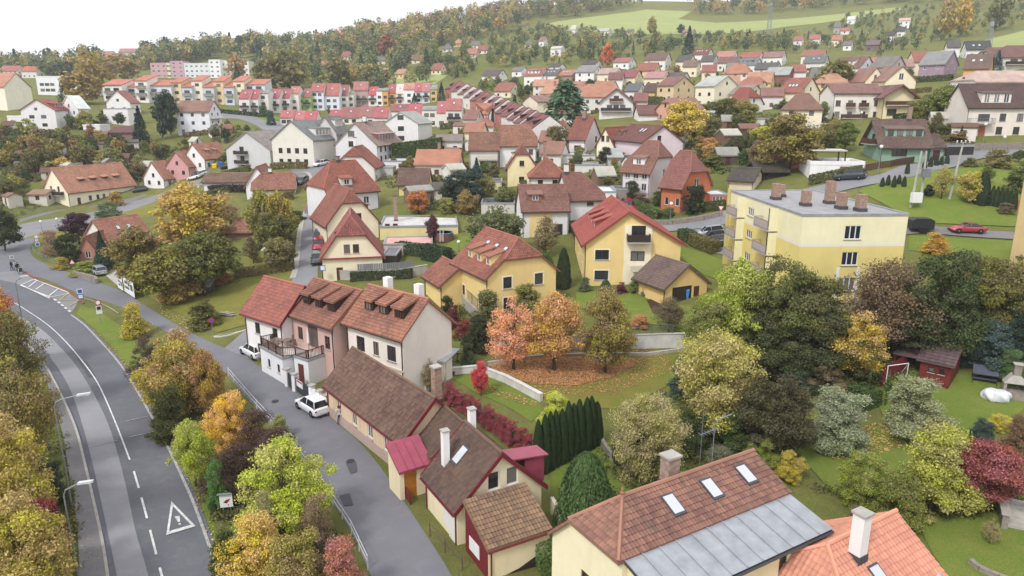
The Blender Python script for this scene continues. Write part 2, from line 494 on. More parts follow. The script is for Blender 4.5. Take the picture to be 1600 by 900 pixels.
rl = V2([(960,352),(1030,362),(1075,360),(1130,352),(1180,340),(1250,318),(1330,296),(1400,282),(1450,270),(1520,252),(1600,241),(1680,232)])
rr = V2([(975,338),(1030,345),(1080,340),(1135,330),(1185,318),(1260,296),(1330,280),(1385,270),(1440,256),(1500,240),(1600,224),(1680,214)])
sheet("hill_street", rl + rr[::-1], M_STREET, .16, 2.5, kind="structure")
ll = V2([(1380,372),(1440,366),(1500,370),(1560,374),(1680,380)]); lr = V2([(1380,360),(1440,355),(1500,358),(1560,363),(1680,368)])
sheet("lower_drive", ll + lr[::-1], M_PAVE, .15, 2, kind="structure")
car_park = xy([(1062,362),(1130,352),(1134,400),(1100,392)])
sheet("car_park", car_park, M_STREET, .1, 2, kind="structure")
far_l = V2([(340,178),(380,176),(420,186),(452,197),(470,212)]); far_r = V2([(340,186),(372,186),(400,196),(412,204),(440,214)])
sheet("estate_road", far_l + far_r[::-1], M_STREET, .06, 4, kind="structure")
yard = xy([(452,262),(520,250),(545,262),(520,275),(470,290)])
sheet("yard", yard, M_PAVE, .018, 2, kind="structure")
drive = xy([(165,430),(190,420),(212,440),(196,457)])
sheet("driveway", drive, M_CONC, .035, 1.5, kind="structure")
pv_l = V2([(118,930),(124,880),(118,800),(108,740),(98,680),(84,630),(72,598),(52,560),(20,528)])
sheet("pavement", pv_l + [p for p in main_l[::-1] if p.y < P(20,516).y + .1], M_PAVE, .16, 1.2, kind="structure")
def kerb(name, line, step, w, h, mat, side=0.0):
 root = bpy.data.objects.new(name, None); COL.objects.link(root); root["kind"] = "structure"
 pts = resample(line, step)
 mb = MB(); mb.box(-step / 2 + .012, step / 2 - .012, -w / 2, w / 2, -.2, h)
 me_ = mb.mesh("kerb_stone", mat)
 for i in range(len(pts) - 1):
  a, b = pts[i], pts[i + 1]; m = (a + b) / 2; d = b - a
  o = link("kerb_stone", me_, root, (m.x, m.y, zt(m.x, m.y) + rng.uniform(-.006, .006)), (0, -math.atan2(zt(b.x, b.y) - zt(a.x, a.y), d.length), math.atan2(d.y, d.x)))
 return root
kerb("kerb", [p for p in main_l if p.y < 95], 1.0, .18, .19, M_CONC)
kerb("bay_kerb", V2([(36,424),(55,436),(78,446),(104,455),(124,468),(132,477)]), 1.0, .3, .14, plain("red_kerb", (128, 78, 62), .9))
kerb("side_kerb", V2([(386,516),(372,520),(352,526),(332,527)]), 1.0, .18, .13, plain("pale_kerb", (205, 202, 196), .9))
kerb("street_kerb", [p for p in st_l[14:48]], 1.2, .8, .12, M_CONC)
def dashes(name, line, on, off, w, mat, lift):
 pts = resample(line, .25); k = int((on + off) / .25); n = int(on / .25)
 for i in range(0, len(pts) - n, k):
  strip(name, pts[i:i + n + 1], w, mat, lift, kind="structure")
split = P(203,720).y
dashes("lane_dash", [p for p in main_c if p.y < split], 3.0, 1.5, .14, M_LINE, .1)
strip("centre_line", [p for p in main_c if p.y >= split - .3], .12, M_LINE, .1, kind="structure")
rl_ = [p for p in main_r if p.y < P(110,488).y]
strip("edge_line", rl_, .2, M_LINEOLD, .1, kind="structure", off=.35)
dashes("bay_dash", [p for p in main_r if P(110,488).y <= p.y < P(74,462).y], 1.2, 1.0, .3, M_LINE, .1)
strip("bay_line", V2([(79,465),(31,446)]), .2, M_LINE, .1, kind="structure")
for a, b in (((78,467),(33,446)), ((110,459),(53,437)), ((79,465),(110,459)), ((33,446),(53,437)), ((56,453),(69,444)), ((77,463),(91,452)), ((45,449),(58,439))):
 strip("bay_marking", xy([a, b]), .22, M_LINE, .105, kind="structure")
for a, b in (((93,470),(109,457)), ((94,470),(122,470)), ((107,480),(124,470))):
 strip("bay_cross", xy([a, b]), .18, M_YELLINE, .105, kind="structure")
for a, b in (((138,700),(183,690)), ((200,685),(243,675)), ((100,715),(126,709)), ((196,660),(230,652))):
 strip("road_joint", xy([a, b]), .1, M_LINEOLD, .105, kind="structure")
strip("lane_line", V2([(120,463),(160,476),(185,490)]), .12, M_LINEOLD, .1, kind="structure")
for a, b in (((384,517),(330,527)),):
 strip("give_way_line", xy([a, b]), .14, M_LINEOLD, .105, kind="structure")
tri_o = xy([(268,785),(306,824),(260,838)])
cen = sum(tri_o, Vector((0, 0))) / 3
tri_i = [cen + (p - cen) * .74 for p in tri_o]
mb = MB()
for i in range(3):
 j = (i + 1) % 3
 q = [tri_o[i], tri_o[j], tri_i[j], tri_i[i]]
 mb.quad(*[(p.x, p.y, zt(p.x, p.y) + .1) for p in q])
for q in (xy([(273,809),(281,808),(282,817),(278.5,818)]), xy([(279,819.5),(282.5,819),(283,821.5),(279.5,822)])):
 mb.quad(*[(p.x, p.y, zt(p.x, p.y) + .1) for p in q])
o = mb.build("warning_triangle_marking", M_LINE, fix=False); o["kind"] = "structure"
for pl in o.data.polygons:
 if pl.normal.z < 0: pl.flip()
# ---- lawns, fields, beds
for nm, pix, mt, stp, lf in (
 ("lawn", [(690,580),(740,560),(760,577),(840,625),(848,640),(830,660),(800,640),(740,612)], M_LAWN, 1.5, .05),
 ("lawn", [(765,568),(800,556),(900,545),(1000,548),(1060,548),(1080,575),(1050,600),(1000,625),(960,640),(850,632),(820,608)], M_LAWN2, 2, .06),
 ("lawn", [(900,458),(1000,452),(1010,470),(1090,480),(1100,520),(1040,510),(960,500),(900,480)], M_LAWN, 2, .07),
 ("lawn", [(1360,600),(1440,575),(1530,590),(1600,590),(1600,640),(1540,690),(1450,690),(1380,650)], M_LAWN, 2, .07),
 ("lawn", [(1230,690),(1400,660),(1480,690),(1400,770),(1300,770)], M_LAWN, 2, .08),
 ("lawn", [(1430,810),(1560,800),(1600,830),(1610,960),(1500,930),(1460,870)], M_LAWN, 1.5, .05),
 ("lawn", [(860,740),(900,700),(960,690),(1010,740),(960,790),(900,820),(870,790)], M_LAWN, 1.5, .05),
 ("lawn", [(340,300),(1340,300),(1440,270),(1560,250),(1700,260),(1700,345),(1580,355),(1440,350),(1400,330)][1:], M_LAWN, 2.5, .12),
 ("lawn", [(1420,368),(1480,372),(1600,378),(1700,384),(1700,420),(1500,400),(1420,392)], M_LAWN, 2, .07),
 ("lawn", [(385,385),(430,370),(455,380),(455,440),(395,505),(340,520),(260,480),(230,462),(300,455),(370,440)], M_LAWN2, 2, .06),
 ("lawn", [(1060,385),(1100,395),(1135,410),(1130,440),(1100,430),(1060,400)], M_LAWN, 2, .07),
 ("verge", [(120,490),(126,478),(150,484),(190,510),(230,545),(260,590),(280,660),(300,720),(330,800),(352,880),(340,860),(312,790),(284,720),(252,656),(214,590),(180,545),(150,515)], M_LAWN, 1.5, .018),
 ("verge", [(0,372),(60,366),(110,355),(160,341),(215,323),(262,298),(250,330),(190,345),(120,362),(60,380)], M_LAWN2, 2.5, .016),
 ("lawn", [(720,370),(770,365),(800,385),(770,412),(700,416),(670,400)], M_LAWN, 2, .07),
 ("garden_bed", [(1010,470),(1040,462),(1070,490),(1060,505),(1020,490)], M_EARTH, 1.5, .11),
 ("meadow", [(842,40),(870,34),(960,22),(1010,15),(1080,18),(1060,30),(1120,36),(1200,32),(1330,20),(1400,12),(1420,14),(1330,30),(1230,42),(1150,52),(1000,54),(880,48)], M_MEADOW, 14, .25),
 ("meadow", [(1450,84),(1500,72),(1560,58),(1600,48),(1700,30),(1700,60),(1600,74),(1520,86),(1460,92)], M_MEADOW, 8, .2),
 ("meadow", [(1380,100),(1440,88),(1440,100),(1400,110)], M_MEADOW, 6, .15),
 ("meadow", [(330,82),(420,80),(440,84),(380,90),(330,90)], M_MEADOW, 14, .25),
 ("meadow", [(560,120),(640,116),(700,118),(680,132),(600,134)], M_MEADOW, 8, .2),
 ("meadow", [(390,180),(420,178),(440,186),(420,190)], M_LAWN, 4, .08)):
 sheet(nm, xy(pix), mt, lf, stp, kind="structure")
# ---- building kit
_g = NT("window_glass")     # dark rooms, some with pale curtains drawn
_oi = _g.n("ObjectInfo"); _cu = _g.ramp(_oi.outputs["Random"], .55, .75)
_g.set(_g.mix(_cu, (.022, .026, .032, 1), (.16, .155, .145, 1)), .07, .9); M_GLASS = _g.m
M_SKYGL = NT("skylight_glass"); M_SKYGL.set((.5, .52, .55, 1), .08, .9); M_SKYGL = M_SKYGL.m  # pale sky reflection painted into the pane's base colour
M_WHITE = plain("white_paint", (226, 226, 224), .5, var=.06)
M_BROWN = plain("brown_wood", (84, 52, 40), .6, var=.2)
M_DARK = plain("dark_wood", (52, 42, 38), .6, var=.2)
M_GREYP = plain("grey_paint", (120, 122, 124), .5)
M_METAL = plain("zinc_sheet", (158, 162, 166), .5, .25, var=.2, scale=1.4)
M_STEEL = plain("galvanised_steel", (150, 154, 158), .45, .6)
M_BRICK = None
M_REDM = plain("crimson_sheet_metal", (152, 70, 88), .38, .1, var=.15, scale=1.5)
M_REDP = plain("dark_red_paint", (112, 34, 44), .55, var=.15)
M_LEAD = plain("lead_flashing", (78, 80, 84), .6, .3)
def brick_mat(name, a, b, mortar, sc=1.0):
 t = NT(name)
 bk = t.n("TexBrick"); bk.inputs["Color1"].default_value = rgba(a); bk.inputs["Color2"].default_value = rgba(b); bk.inputs["Mortar"].default_value = rgba(mortar)
 bk.inputs["Scale"].default_value = 5.0 / sc; bk.inputs["Mortar Size"].default_value = .02
 mp = t.n("Mapping"); mp.inputs["Rotation"].default_value = (R(90), 0, R(20)); t.l(t.coord(), mp.inputs[0]); t.l(mp.outputs[0], bk.inputs["Vector"])
 f = t.ramp(t.noise(4, 5), .3, .75)
 t.set(t.mix(f, bk.outputs[0], rgba(tuple(x * .7 for x in a))), .9, .15)
 return t.m
M_BRICK = brick_mat("chimney_brick", (182, 146, 126), (150, 120, 104), (180, 172, 162))
WFR = {'w': M_WHITE, 'b': M_BROWN, 'd': M_DARK, 'g': M_GREYP}
_wc = {}
def window_mesh(w, h, style, fr):
 key = (round(w, 2), round(h, 2), style, fr)
 if key in _wc: return _wc[key]
 f, t = .07, .05
 mb = MB(); x0, x1 = -w / 2, w / 2
 mb.box(x0, x0 + f, -t, 0, 0, h); mb.box(x1 - f, x1, -t, 0, 0, h)
 mb.box(x0 + f, x1 - f, -t, 0, 0, f); mb.box(x0 + f, x1 - f, -t, 0, h - f, h)
 n = {'1': 1, '2': 2, '3': 3, '4': 4, 'x': 2, 'd': 2}.get(style, 2)
 for i in range(1, n):
  c = x0 + w * i / n; mb.box(c - .045, c + .045, -t - .012, 0, f, h - f)
 if style == 'x': mb.box(x0 + f, x1 - f, -t + .004, 0, h * .62, h * .62 + .06)
 a = mb.mesh("window", WFR[fr])
 mb = MB(); mb.box(x0 + .01, x1 - .01, -.018, -.006, .01, h - .01)
 b = mb.mesh("pane", M_GLASS)
 mb = MB(); mb.box(x0 - .08, x1 + .08, -.22, -.01, -.06, -.005)
 c = mb.mesh("sill", M_CONC)
 _wc[key] = (a, b, c)
 return _wc[key]
_fc = {}
def far_window_mesh(w, h, style, fr):
 key = (round(w, 1), round(h, 1), style, fr)
 if key in _fc: return _fc[key]
 mb = MB(); f = .1; x0, x1 = -w / 2, w / 2
 mb.box(x0, x1, -.01, .0, 0, h, 1)
 mb.box(x0, x0 + f, -.05, -.01, 0, h); mb.box(x1 - f, x1, -.05, -.01, 0, h)
 mb.box(x0 + f, x1 - f, -.05, -.01, 0, f); mb.box(x0 + f, x1 - f, -.05, -.01, h - f, h)
 if style != '1': mb.box(-.05, .05, -.05, -.01, f, h - f)
 _fc[key] = mb.mesh("window", [WFR[fr], M_GLASS])
 return _fc[key]
FACE_ROT = {'f': 0, 'r': math.pi / 2, 'b': math.pi, 'l': -math.pi / 2}
def wall_mesh(L, W, zlo, zhi, holes, planes, mat, bands=None, reveal=.13):
 mb = MB()
 def pt(face, s, z, d=0.0):
  if face == 'f': return (s, d, z)
  if face == 'b': return (s, W - d, z)
  if face == 'l': return (d, s, z)
  return (L - d, s, z)
 for face in 'frbl':
  S = L if face in 'fb' else W
  hs = [h for h in holes if h[0] == face]
  ss = sorted(set([0, S] + [v for h in hs for v in (h[1], h[2]) if 0 < v < S]))
  zs = sorted(set([zlo, zhi] + [v for h in hs for v in (h[3], h[4]) if zlo < v < zhi]))
  for i in range(len(ss) - 1):
   for j in range(len(zs) - 1):
    sm, zm = (ss[i] + ss[i + 1]) / 2, (zs[j] + zs[j + 1]) / 2
    if any(h[1] < sm < h[2] and h[3] < zm < h[4] for h in hs): continue
    mb.quad(pt(face, ss[i], zs[j]), pt(face, ss[i + 1], zs[j]), pt(face, ss[i + 1], zs[j + 1]), pt(face, ss[i], zs[j + 1]))
  for h in hs:
   _, a, b, c, d = h
   for p, q in (((a, c), (b, c)), ((b, c), (b, d)), ((b, d), (a, d)), ((a, d), (a, c))):
    mb.quad(pt(face, *p), pt(face, *q), pt(face, *q, reveal), pt(face, *p, reveal))
 me = mb.mesh("wall", [mat] + ([m for _, m in bands] if bands else []), fix=False)
 bm = bmesh.new(); bm.from_mesh(me)
 bmesh.ops.remove_doubles(bm, verts=bm.verts, dist=.0005)
 for co, no in planes:
  bmesh.ops.bisect_plane(bm, geom=bm.verts[:] + bm.edges[:] + bm.faces[:], plane_co=co, plane_no=no, clear_outer=True)
 if bands:
  for z, m in bands:
   bmesh.ops.bisect_plane(bm, geom=bm.verts[:] + bm.edges[:] + bm.faces[:], plane_co=(0, 0, z), plane_no=(0, 0, 1))
  for f in bm.faces:
   zc = f.calc_center_median().z
   for i, (z, m) in enumerate(bands):
    if zc < z: f.material_index = i + 1; break
 bmesh.ops.recalc_face_normals(bm, faces=bm.faces)
 bm.to_mesh(me); bm.free()
 return me
def tile_mesh(polys, tw, th, seg, mat, amp=.022, seed=0):
 rr = random.Random(seed)
 V, F, T = [], [], []
 for poly in polys:
  pts = [Vector(p) for p in poly]
  n = Vector((0, 0, 0))
  for i in range(len(pts)):
   a, b = pts[i], pts[(i + 1) % len(pts)]
   n += Vector(((a.y - b.y) * (a.z + b.z), (a.z - b.z) * (a.x + b.x), (a.x - b.x) * (a.y + b.y)))
  n.normalize()
  if n.z < 0: n = -n
  e = Vector((0, 0, 1)).cross(n)
  if e.length < 1e-4: continue
  e.normalize(); u = n.cross(e)
  o = pts[0]
  st = [((p - o).dot(e), (p - o).dot(u)) for p in pts]
  t0, t1 = min(t for _, t in st), max(t for _, t in st)
  def srange(t):
   t = min(max(t, t0 + 1e-4), t1 - 1e-4); xs = []
   for i in range(len(st)):
    (s1, q1), (s2, q2) = st[i], st[(i + 1) % len(st)]
    if (q1 <= t < q2) or (q2 <= t < q1): xs.append(s1 + (s2 - s1) * (t - q1) / (q2 - q1))
   return (min(xs), max(xs)) if len(xs) > 1 else (0, 0)
  nr = max(1, round((t1 - t0) / th)); h = (t1 - t0) / nr
  for k in range(nr):
   ta, tb = t0 + k * h, t0 + (k + 1) * h
   a0, a1 = srange(ta); b0, b1 = srange(tb)
   lo, hi = min(a0, b0), max(a1, b1)
   i0, i1 = math.floor(lo / tw), math.ceil(hi / tw)
   tint = {i: rr.random() for i in range(i0 - 1, i1 + 2)}
   xs = [i0 * tw + j * tw / seg for j in range((i1 - i0) * seg + 1)]
   base = len(V)
   for s in xs:
    wv = amp * math.cos(2 * math.pi * s / tw)
    sa, sb = min(max(s, a0), a1), min(max(s, b0), b1)
    V.append(o + e * sa + u * ta + n * .004)
    V.append(o + e * sa + u * (ta - .015) + n * (.072 + wv))
    V.append(o + e * sb + u * tb + n * (.024 + wv))
   for j in range(len(xs) - 1):
    sm = (xs[j] + xs[j + 1]) / 2
    if not (lo < sm < hi): continue
    q = base + j * 3
    tv = tint[math.floor(sm / tw)]
    F.append((q, q + 3, q + 4, q + 1)); T.append(tv)
    F.append((q + 1, q + 4, q + 5, q + 2)); T.append(tv)
 me = bpy.data.meshes.new("roof_tiles")
 me.from_pydata([tuple(v) for v in V], [], F)
 me.materials.append(mat)
 at = me.attributes.new("tint", 'FLOAT', 'FACE'); at.data.foreach_set("value", T)
 me.update()
 return me
FOOT, HB = [], []
def project(p):
 d = p[1] * CP + (CAM_H - p[2]) * SP
 return 800 + p[0] / d * FPX, 450 - (p[1] * SP + (p[2] - CAM_H) * CP) / d * FPX
class Spec: pass
def auto_wins(L, W, h, zr, axis, fr):
 out = []
 nf = max(1, int(h / 2.6))
 zs = [.9 + 2.7 * i for i in range(nf) if .9 + 2.7 * i + 1.2 < h]
 n = max(1, int(L / 3.2)); out.append(('f', [(i + .5) / n * .98 for i in range(n)], zs, 1.05, 1.15, '2', fr))
 m = 2 if W > 5 else 1
 for g in 'lr': out.append((g, [(i + .5) / m * .98 for i in range(m)], zs, 1.05, 1.15, '2', fr))
 if axis == 'x' and zr - h > 2.4:
  for g in 'lr': out.append((g, [.495], [h + .3], .95, 1.1, '2', fr))
 if axis == 'y' and zr - h > 2.4: out.append(('f', [.495], [h + .3], .95, 1.1, '2', fr))
 return out
def merge(H1, H2):
 M = (Matrix.Translation(H1.root.location) @ H1.root.rotation_euler.to_matrix().to_4x4()).inverted() @ (Matrix.Translation(H2.root.location) @ H2.root.rotation_euler.to_matrix().to_4x4())
 for c in list(H2.root.children):
  Ml = Matrix.Translation(c.location) @ c.rotation_euler.to_matrix().to_4x4() @ Matrix.Diagonal((*c.scale, 1))
  c.parent = H1.root
  c.matrix_local = M @ Ml
 bpy.data.objects.remove(H2.root)
 H2.root = H1.root
def house(name, label, A, B, h, roofc, wallc, mode='eave', zbase=0.0, bk=None, into=None, W=None, zr=None, apex=None, end='B', back=None, axis='x', ends=(0, 0), inset=(2.0, 2.0), wins=(), doors=(),
    oe=.45, og=.3, lod=1, dormers=(), skylights=(), chimneys=(), balconies=(), roof='pitched', ref='A', cat='house', group=None, bands=None, plinth=None,
    trim=None, fr='b', c2=None, moss=.15, tw=.26, th=.34, rq=None, ze2=None, gutters=True, tall=None, zadd=0.0, Lm=None, parapet=.35, verge=None, dirt=.25, solid=None, rk=None):
 if mode == 'ridge':            # A, B are the ends of the ridge
  if zr is None: zr = h + (W or 8) * .36
  a = P(*A, zr); zR = a.z + zr; b = at_z(*B, zR)
  a, b = Vector((a.x, a.y)), Vector((b.x, b.y))
  ux = (b - a).normalized(); nn = Vector((-ux.y, ux.x)); swap = False
  if nn.dot((a + b) / 2) < 0:
   a, b, ux, nn = b, a, -ux, -nn; swap = True
  if swap: ends, inset = (ends[1], ends[0]), (inset[1], inset[0])
  a = a - ux * inset[0] * ends[0] - nn * (W * (.5 if rq is None else rq)); b = b + ux * inset[1] * ends[1] - nn * (W * (.5 if rq is None else rq))
  if Lm: b = a + ux * Lm
  zg = min(zt(*(a + ux * i + nn * j)) for i in (0, (b - a).length) for j in (0, W))
  zE = zR - zr + h; L = (b - a).length
 elif mode == 'world':
  a, b, zE = A, B, h + zbase; ux = (b - a).normalized(); L = (b - a).length; nn = Vector((-ux.y, ux.x))
 else:
  if ref == 'A':
   a = P(*A, h); zE = a.z + h; b = at_z(*B, zE)
  else:
   b = P(*B, h); zE = b.z + h; a = at_z(*A, zE)
  a, b = Vector((a.x, a.y)), Vector((b.x, b.y))
  ux = (b - a); L = ux.length; ux.normalize()
  if Lm:
   if ref == 'A': L = Lm
   else: a = b - ux * Lm; L = Lm
  nn = Vector((-ux.y, ux.x))
 z0 = zE - h
 H = Spec()
 if bk is not None:
  q = at_z(*bk[0], z0 + bk[1]); W = (Vector((q.x, q.y)) - a).dot(nn)
 if mode != 'eave': pass
 elif apex is not None and axis == 'x':
  r = ray(*apex); e0 = b if end == 'B' else a
  M = np.array([[r[0], -nn.x], [r[1], -nn.y]]); d, t = np.linalg.solve(M, np.array([e0.x, e0.y]))
  if zr is None: zr = CAM_H + r[2] * d - z0
  if W is None: W = 2 * t
 elif apex is not None and axis == 'y':
  m = (a + b) / 2
  if zr is None: zr = height_at(Vector((m.x, m.y, z0)), apex[1])
  if back is not None and W is None:
   q = at_z(*back, z0 + zr); W = (Vector((q.x, q.y)) - m).dot(nn)
 rz = math.atan2(ux.y, ux.x)
 if 0: print("HOUSE %-28s L %.1f W %s zr %s h %.1f dist %.0f z0 %.1f" % (name, L, None if W is None else round(W, 1), None if zr is None else round(zr, 1), h, depth(Vector((a.x, a.y, z0))), z0))
 W = max(2.0, W if W else 8.0)
 if zr is None: zr = h + min(L, W) * .35
 z0 += zadd
 root = thing(name, label, cat, (a.x, a.y, z0), rz, group)
 H.root, H.L, H.W, H.h, H.zr = root, L, W, h, zr
 def wp(x, y): return a + ux * x + nn * y
 zlo = min(zt(*wp(x, y)) for x in (0, L / 2, L) for y in (0, W / 2, W)) - z0 - .4
 zlo = min(zlo, -.2)
 near = lod == 0
 wm = plaster(wallc, dirt) if not hasattr(wallc, 'node_tree') else wallc
 rm = roofing(roofc, c2, moss, tiles=(lod <= 1)) if not hasattr(roofc, 'node_tree') else roofc
 slabm = rm if lod > 1 else roofing(roofc, c2, moss) if not hasattr(roofc, 'node_tree') else roofc
 PP, QQ = (L, W) if axis == 'x' else (W, L)
 def loc(p, q, z): return Vector((p, q, z)) if axis == 'x' else Vector((q, p, z))
 rq = QQ / 2 if rq is None else rq * QQ
 ze2 = h if ze2 is None else ze2
 polys, planes = [], []
 T = .2 if lod < 2 else .25
 if roof == 'pitched':
  s1, s2 = (zr - h) / rq, (zr - ze2) / (QQ - rq)
  eA, eB = h - s1 * oe, ze2 - s2 * oe
  qlo, qhi = -oe, QQ + oe
  endp = []
  for k, f in enumerate(ends):
   pe = -og if k == 0 else PP + og
   sg = 1 if k == 0 else -1
   if f <= 0: endp.append((pe, None, pe)); continue
   zh = zr - f * (zr - max(eA, eB))
   q1, q2 = rq - (zr - zh) / s1, rq + (zr - zh) / s2
   endp.append((pe, (q1, q2, zh), pe + sg * (inset[k] * f + og)))
  (p0, h0, r0), (p1, h1, r1) = endp
  pa = [loc(p0, qlo, eA), loc(p1, qlo, eA)]
  if h1 is not None and h1[0] > qlo + .02: pa.append(loc(p1, h1[0], h1[2]))
  pa += [loc(r1, rq, zr), loc(r0, rq, zr)]
  if h0 is not None and h0[0] > qlo + .02: pa.append(loc(p0, h0[0], h0[2]))
  pb = [loc(p0, qhi, eB), loc(p1, qhi, eB)]
  if h1 is not None and h1[1] < qhi - .02: pb.append(loc(p1, h1[1], h1[2]))
  pb += [loc(r1, rq, zr), loc(r0, rq, zr)]
  if h0 is not None and h0[1] < qhi - .02: pb.append(loc(p0, h0[1], h0[2]))
  polys = [pa, pb]
  for (pe, hh, rr_) in endp:
   if hh: polys.append([loc(pe, hh[0], hh[2]), loc(pe, hh[1], hh[2]), loc(rr_, rq, zr)])
  ztop = zr
 elif roof == 'shed':     # falls from ze2 at the back to h at the front (axis x) or right to left (axis y)
  s1 = (ze2 - h) / QQ
  polys = [[loc(-og, -oe, h - s1 * oe), loc(PP + og, -oe, h - s1 * oe), loc(PP + og, QQ + oe, ze2 + s1 * oe), loc(-og, QQ + oe, ze2 + s1 * oe)]]
  ztop = max(h, ze2)
 else:
  ztop = h
 for pl in polys:
  n = (pl[1] - pl[0]).cross(pl[2] - pl[0]).normalized()
  if n.z < 0: n = -n
  planes.append((pl[0] + n * .004, n))
 gn = 'l' if a.length < b.length else 'r'
 if wins == 'auto': wins = auto_wins(L, W, h, zr, axis, fr)
 wins = [((gn,) + tuple(w[1:]) if w[0] == 'N' else w) for w in wins]
 doors = [((gn,) + tuple(w[1:]) if w[0] == 'N' else w) for w in doors]
 balconies = [((gn,) + tuple(w[1:]) if w[0] == 'N' else w) for w in balconies]
 holes = []; put = []
 for wdef in wins:
  face, ss, zz, w, hh = wdef[:5]; st = wdef[5] if len(wdef) > 5 else '2'; f_ = wdef[6] if len(wdef) > 6 else fr
  for s in (ss if isinstance(ss, (list, tuple)) else [ss]):
   S = L if face in 'fb' else W
   s = s * S if abs(s) <= 1.0 else s
   for z in (zz if isinstance(zz, (list, tuple)) else [zz]):
    holes.append((face, s - w / 2, s + w / 2, z, z + hh)); put.append((face, s, z, w, hh, st, f_))
 dput = []
 for ddef in doors:
  face, s, w, hh = ddef[:4]; dm = ddef[4] if len(ddef) > 4 else M_BROWN; zb = ddef[5] if len(ddef) > 5 else 0.0
  S = L if face in 'fb' else W
  s = s * S if abs(s) <= 1.0 else s
  holes.append((face, s - w / 2, s + w / 2, zb, zb + hh)); dput.append((face, s, w, hh, dm, zb))
 body = link("wall", wall_mesh(L, W, zlo, ztop + .5 if polys else ztop, holes, planes, wm, bands), root)
 def place(face, s, z, d):
  if face == 'f': return (s, d, z)
  if face == 'b': return (s, W - d, z)
  if face == 'l': return (d, s, z)
  return (L - d, s, z)
 for face, s, z, w, hh, st, f_ in put:
  if lod == 2:
   link("window", far_window_mesh(w, hh, st, f_), root, place(face, s, z, .12), (0, 0, FACE_ROT[face]))
  else:
   fa, pa_, sa = window_mesh(w, hh, st, f_)
   o = link("window", fa, root, place(face, s, z, .11), (0, 0, FACE_ROT[face]))
   link("pane", pa_, o); link("sill", sa, o)
  if trim:
   mb = MB(); k = .16; x0, x1 = -w / 2, w / 2
   mb.box(x0 - k, x0, -.03, .0, -k, hh + k); mb.box(x1, x1 + k, -.03, 0, -k, hh + k)
   mb.box(x0, x1, -.03, 0, hh, hh + k); mb.box(x0, x1, -.03, 0, -k, 0)
   o = mb.build("window_trim", plaster(trim), root); o.location = place(face, s, z, 0); o.rotation_euler = (0, 0, FACE_ROT[face])
 for face, s, w, hh, dm, zb in dput:
  mb = MB(); mb.box(-w / 2, w / 2, -.05, 0, 0, hh)
  for zz in (.15, hh * .55):
   mb.box(-w / 2 + .12, w / 2 - .12, -.065, -.05, zz, zz + hh * .33)
  o = mb.build("door", dm, root); o.location = place(face, s, zb, .12); o.rotation_euler = (0, 0, FACE_ROT[face])
  if lod < 2:
   mb = MB(); mb.tube([(w / 2 - .12, -.09, 1.0), (w / 2 - .12, -.09, 1.14)], .018); mb.box(w / 2 - .13, w / 2 - .11, -.09, -.05, 1.06, 1.08)
   mb.build("handle", M_STEEL, o)
 if plinth:
  mb = MB(); k = .03
  for x0, x1, y0, y1 in ((-k, L + k, -k, 0), (-k, L + k, W, W + k), (-k, 0, 0, W), (L, L + k, 0, W)):
   mb.box(x0, x1, y0, y1, zlo, plinth[0])
  mb.build("plinth", plaster(plinth[1]), root)
 roof_o = None
 if polys:
  mb = MB()
  for pl in polys: mb.prism(pl, (0, 0, T))
  roof_o = mb.build("roof", slabm, root)
  if lod <= 1 and rk is None and not hasattr(roofc, 'node_tree'):
   top = [[p + Vector((0, 0, T)) for p in pl] for pl in polys]
   to = link("roof_tiles", tile_mesh(top, tw, th, 4 if near else 2, rm, .022 if near else .028, len(bpy.data.objects)), roof_o)
   to["kind"] = "stuff"
  if roof == 'pitched' and lod <= 1:
   up = Vector((0, 0, T + .05))
   capm = roofing(tuple(min(255, int(x * 1.08)) for x in roofc), None, .05) if not hasattr(roofc, 'node_tree') else roofc
   if abs(r1 - r0) > .3:
    mb = MB(); mb.tube([loc(r0, rq, zr) + up, loc(r1, rq, zr) + up], .12, 6); mb.build("ridge_cap", capm, roof_o)
   for (pe, hh, rr_) in endp:
    if hh:
     for q in (hh[0], hh[1]):
      mb = MB(); mb.tube([loc(pe, q, hh[2]) + up, loc(rr_, rq, zr) + up], .1, 6); mb.build("hip_cap", capm, roof_o)
  if verge is not None and roof == 'pitched':
   for pe in (p0 - .02, p1 + .02):
    for qa, za in ((qlo, eA), (qhi, eB)):
     mb = MB()
     mb.prism([loc(pe - .03, qa, za - .06), loc(pe - .03, rq, zr - .06), loc(pe - .03, rq, zr + T + .1), loc(pe - .03, qa, za + T + .1)], loc(.06, 0, 0))
     mb.build("verge_board", verge, roof_o)
  if gutters and lod <= 1 and roof == 'pitched':
   for q, ze in ((qlo, eA), (qhi, eB)):
    mb = MB(); mb.tube([loc(p0 + .05, q - .06 * (1 if q < 0 else -1), ze + .05), loc(p1 - .05, q - .06 * (1 if q < 0 else -1), ze + .05)], .07, 6)
    mb.build("gutter", verge or M_DARK, roof_o)
   for p in (.12, PP - .12):
    mb = MB()
    mb.tube([loc(p, qlo + .03, eA), loc(p, -.07, h - .35), loc(p, -.07, zlo)], .05, 6)
    mb.build("downpipe", verge or M_DARK, root)
 else:
  mb = MB(); k = .18
  mb.box(k, L - k, k, W - k, h - .3, h - .02, 0)
  roof_o = mb.build("roof", rm if hasattr(roofc, 'node_tree') else plain("flat_roof_%d_%d_%d" % roofc, roofc, .85, var=.2, scale=.8), root)
  mb = MB()
  mb.box(-.06, L + .06, -.06, k, h - .16, h + parapet); mb.box(-.06, L + .06, W - k, W + .06, h - .16, h + parapet)
  mb.box(-.06, k, k, W - k, h - .16, h + parapet); mb.box(L - k, L + .06, k, W - k, h - .16, h + parapet)
  mb.build("parapet", M_METAL if parapet < .3 else wm, roof_o)
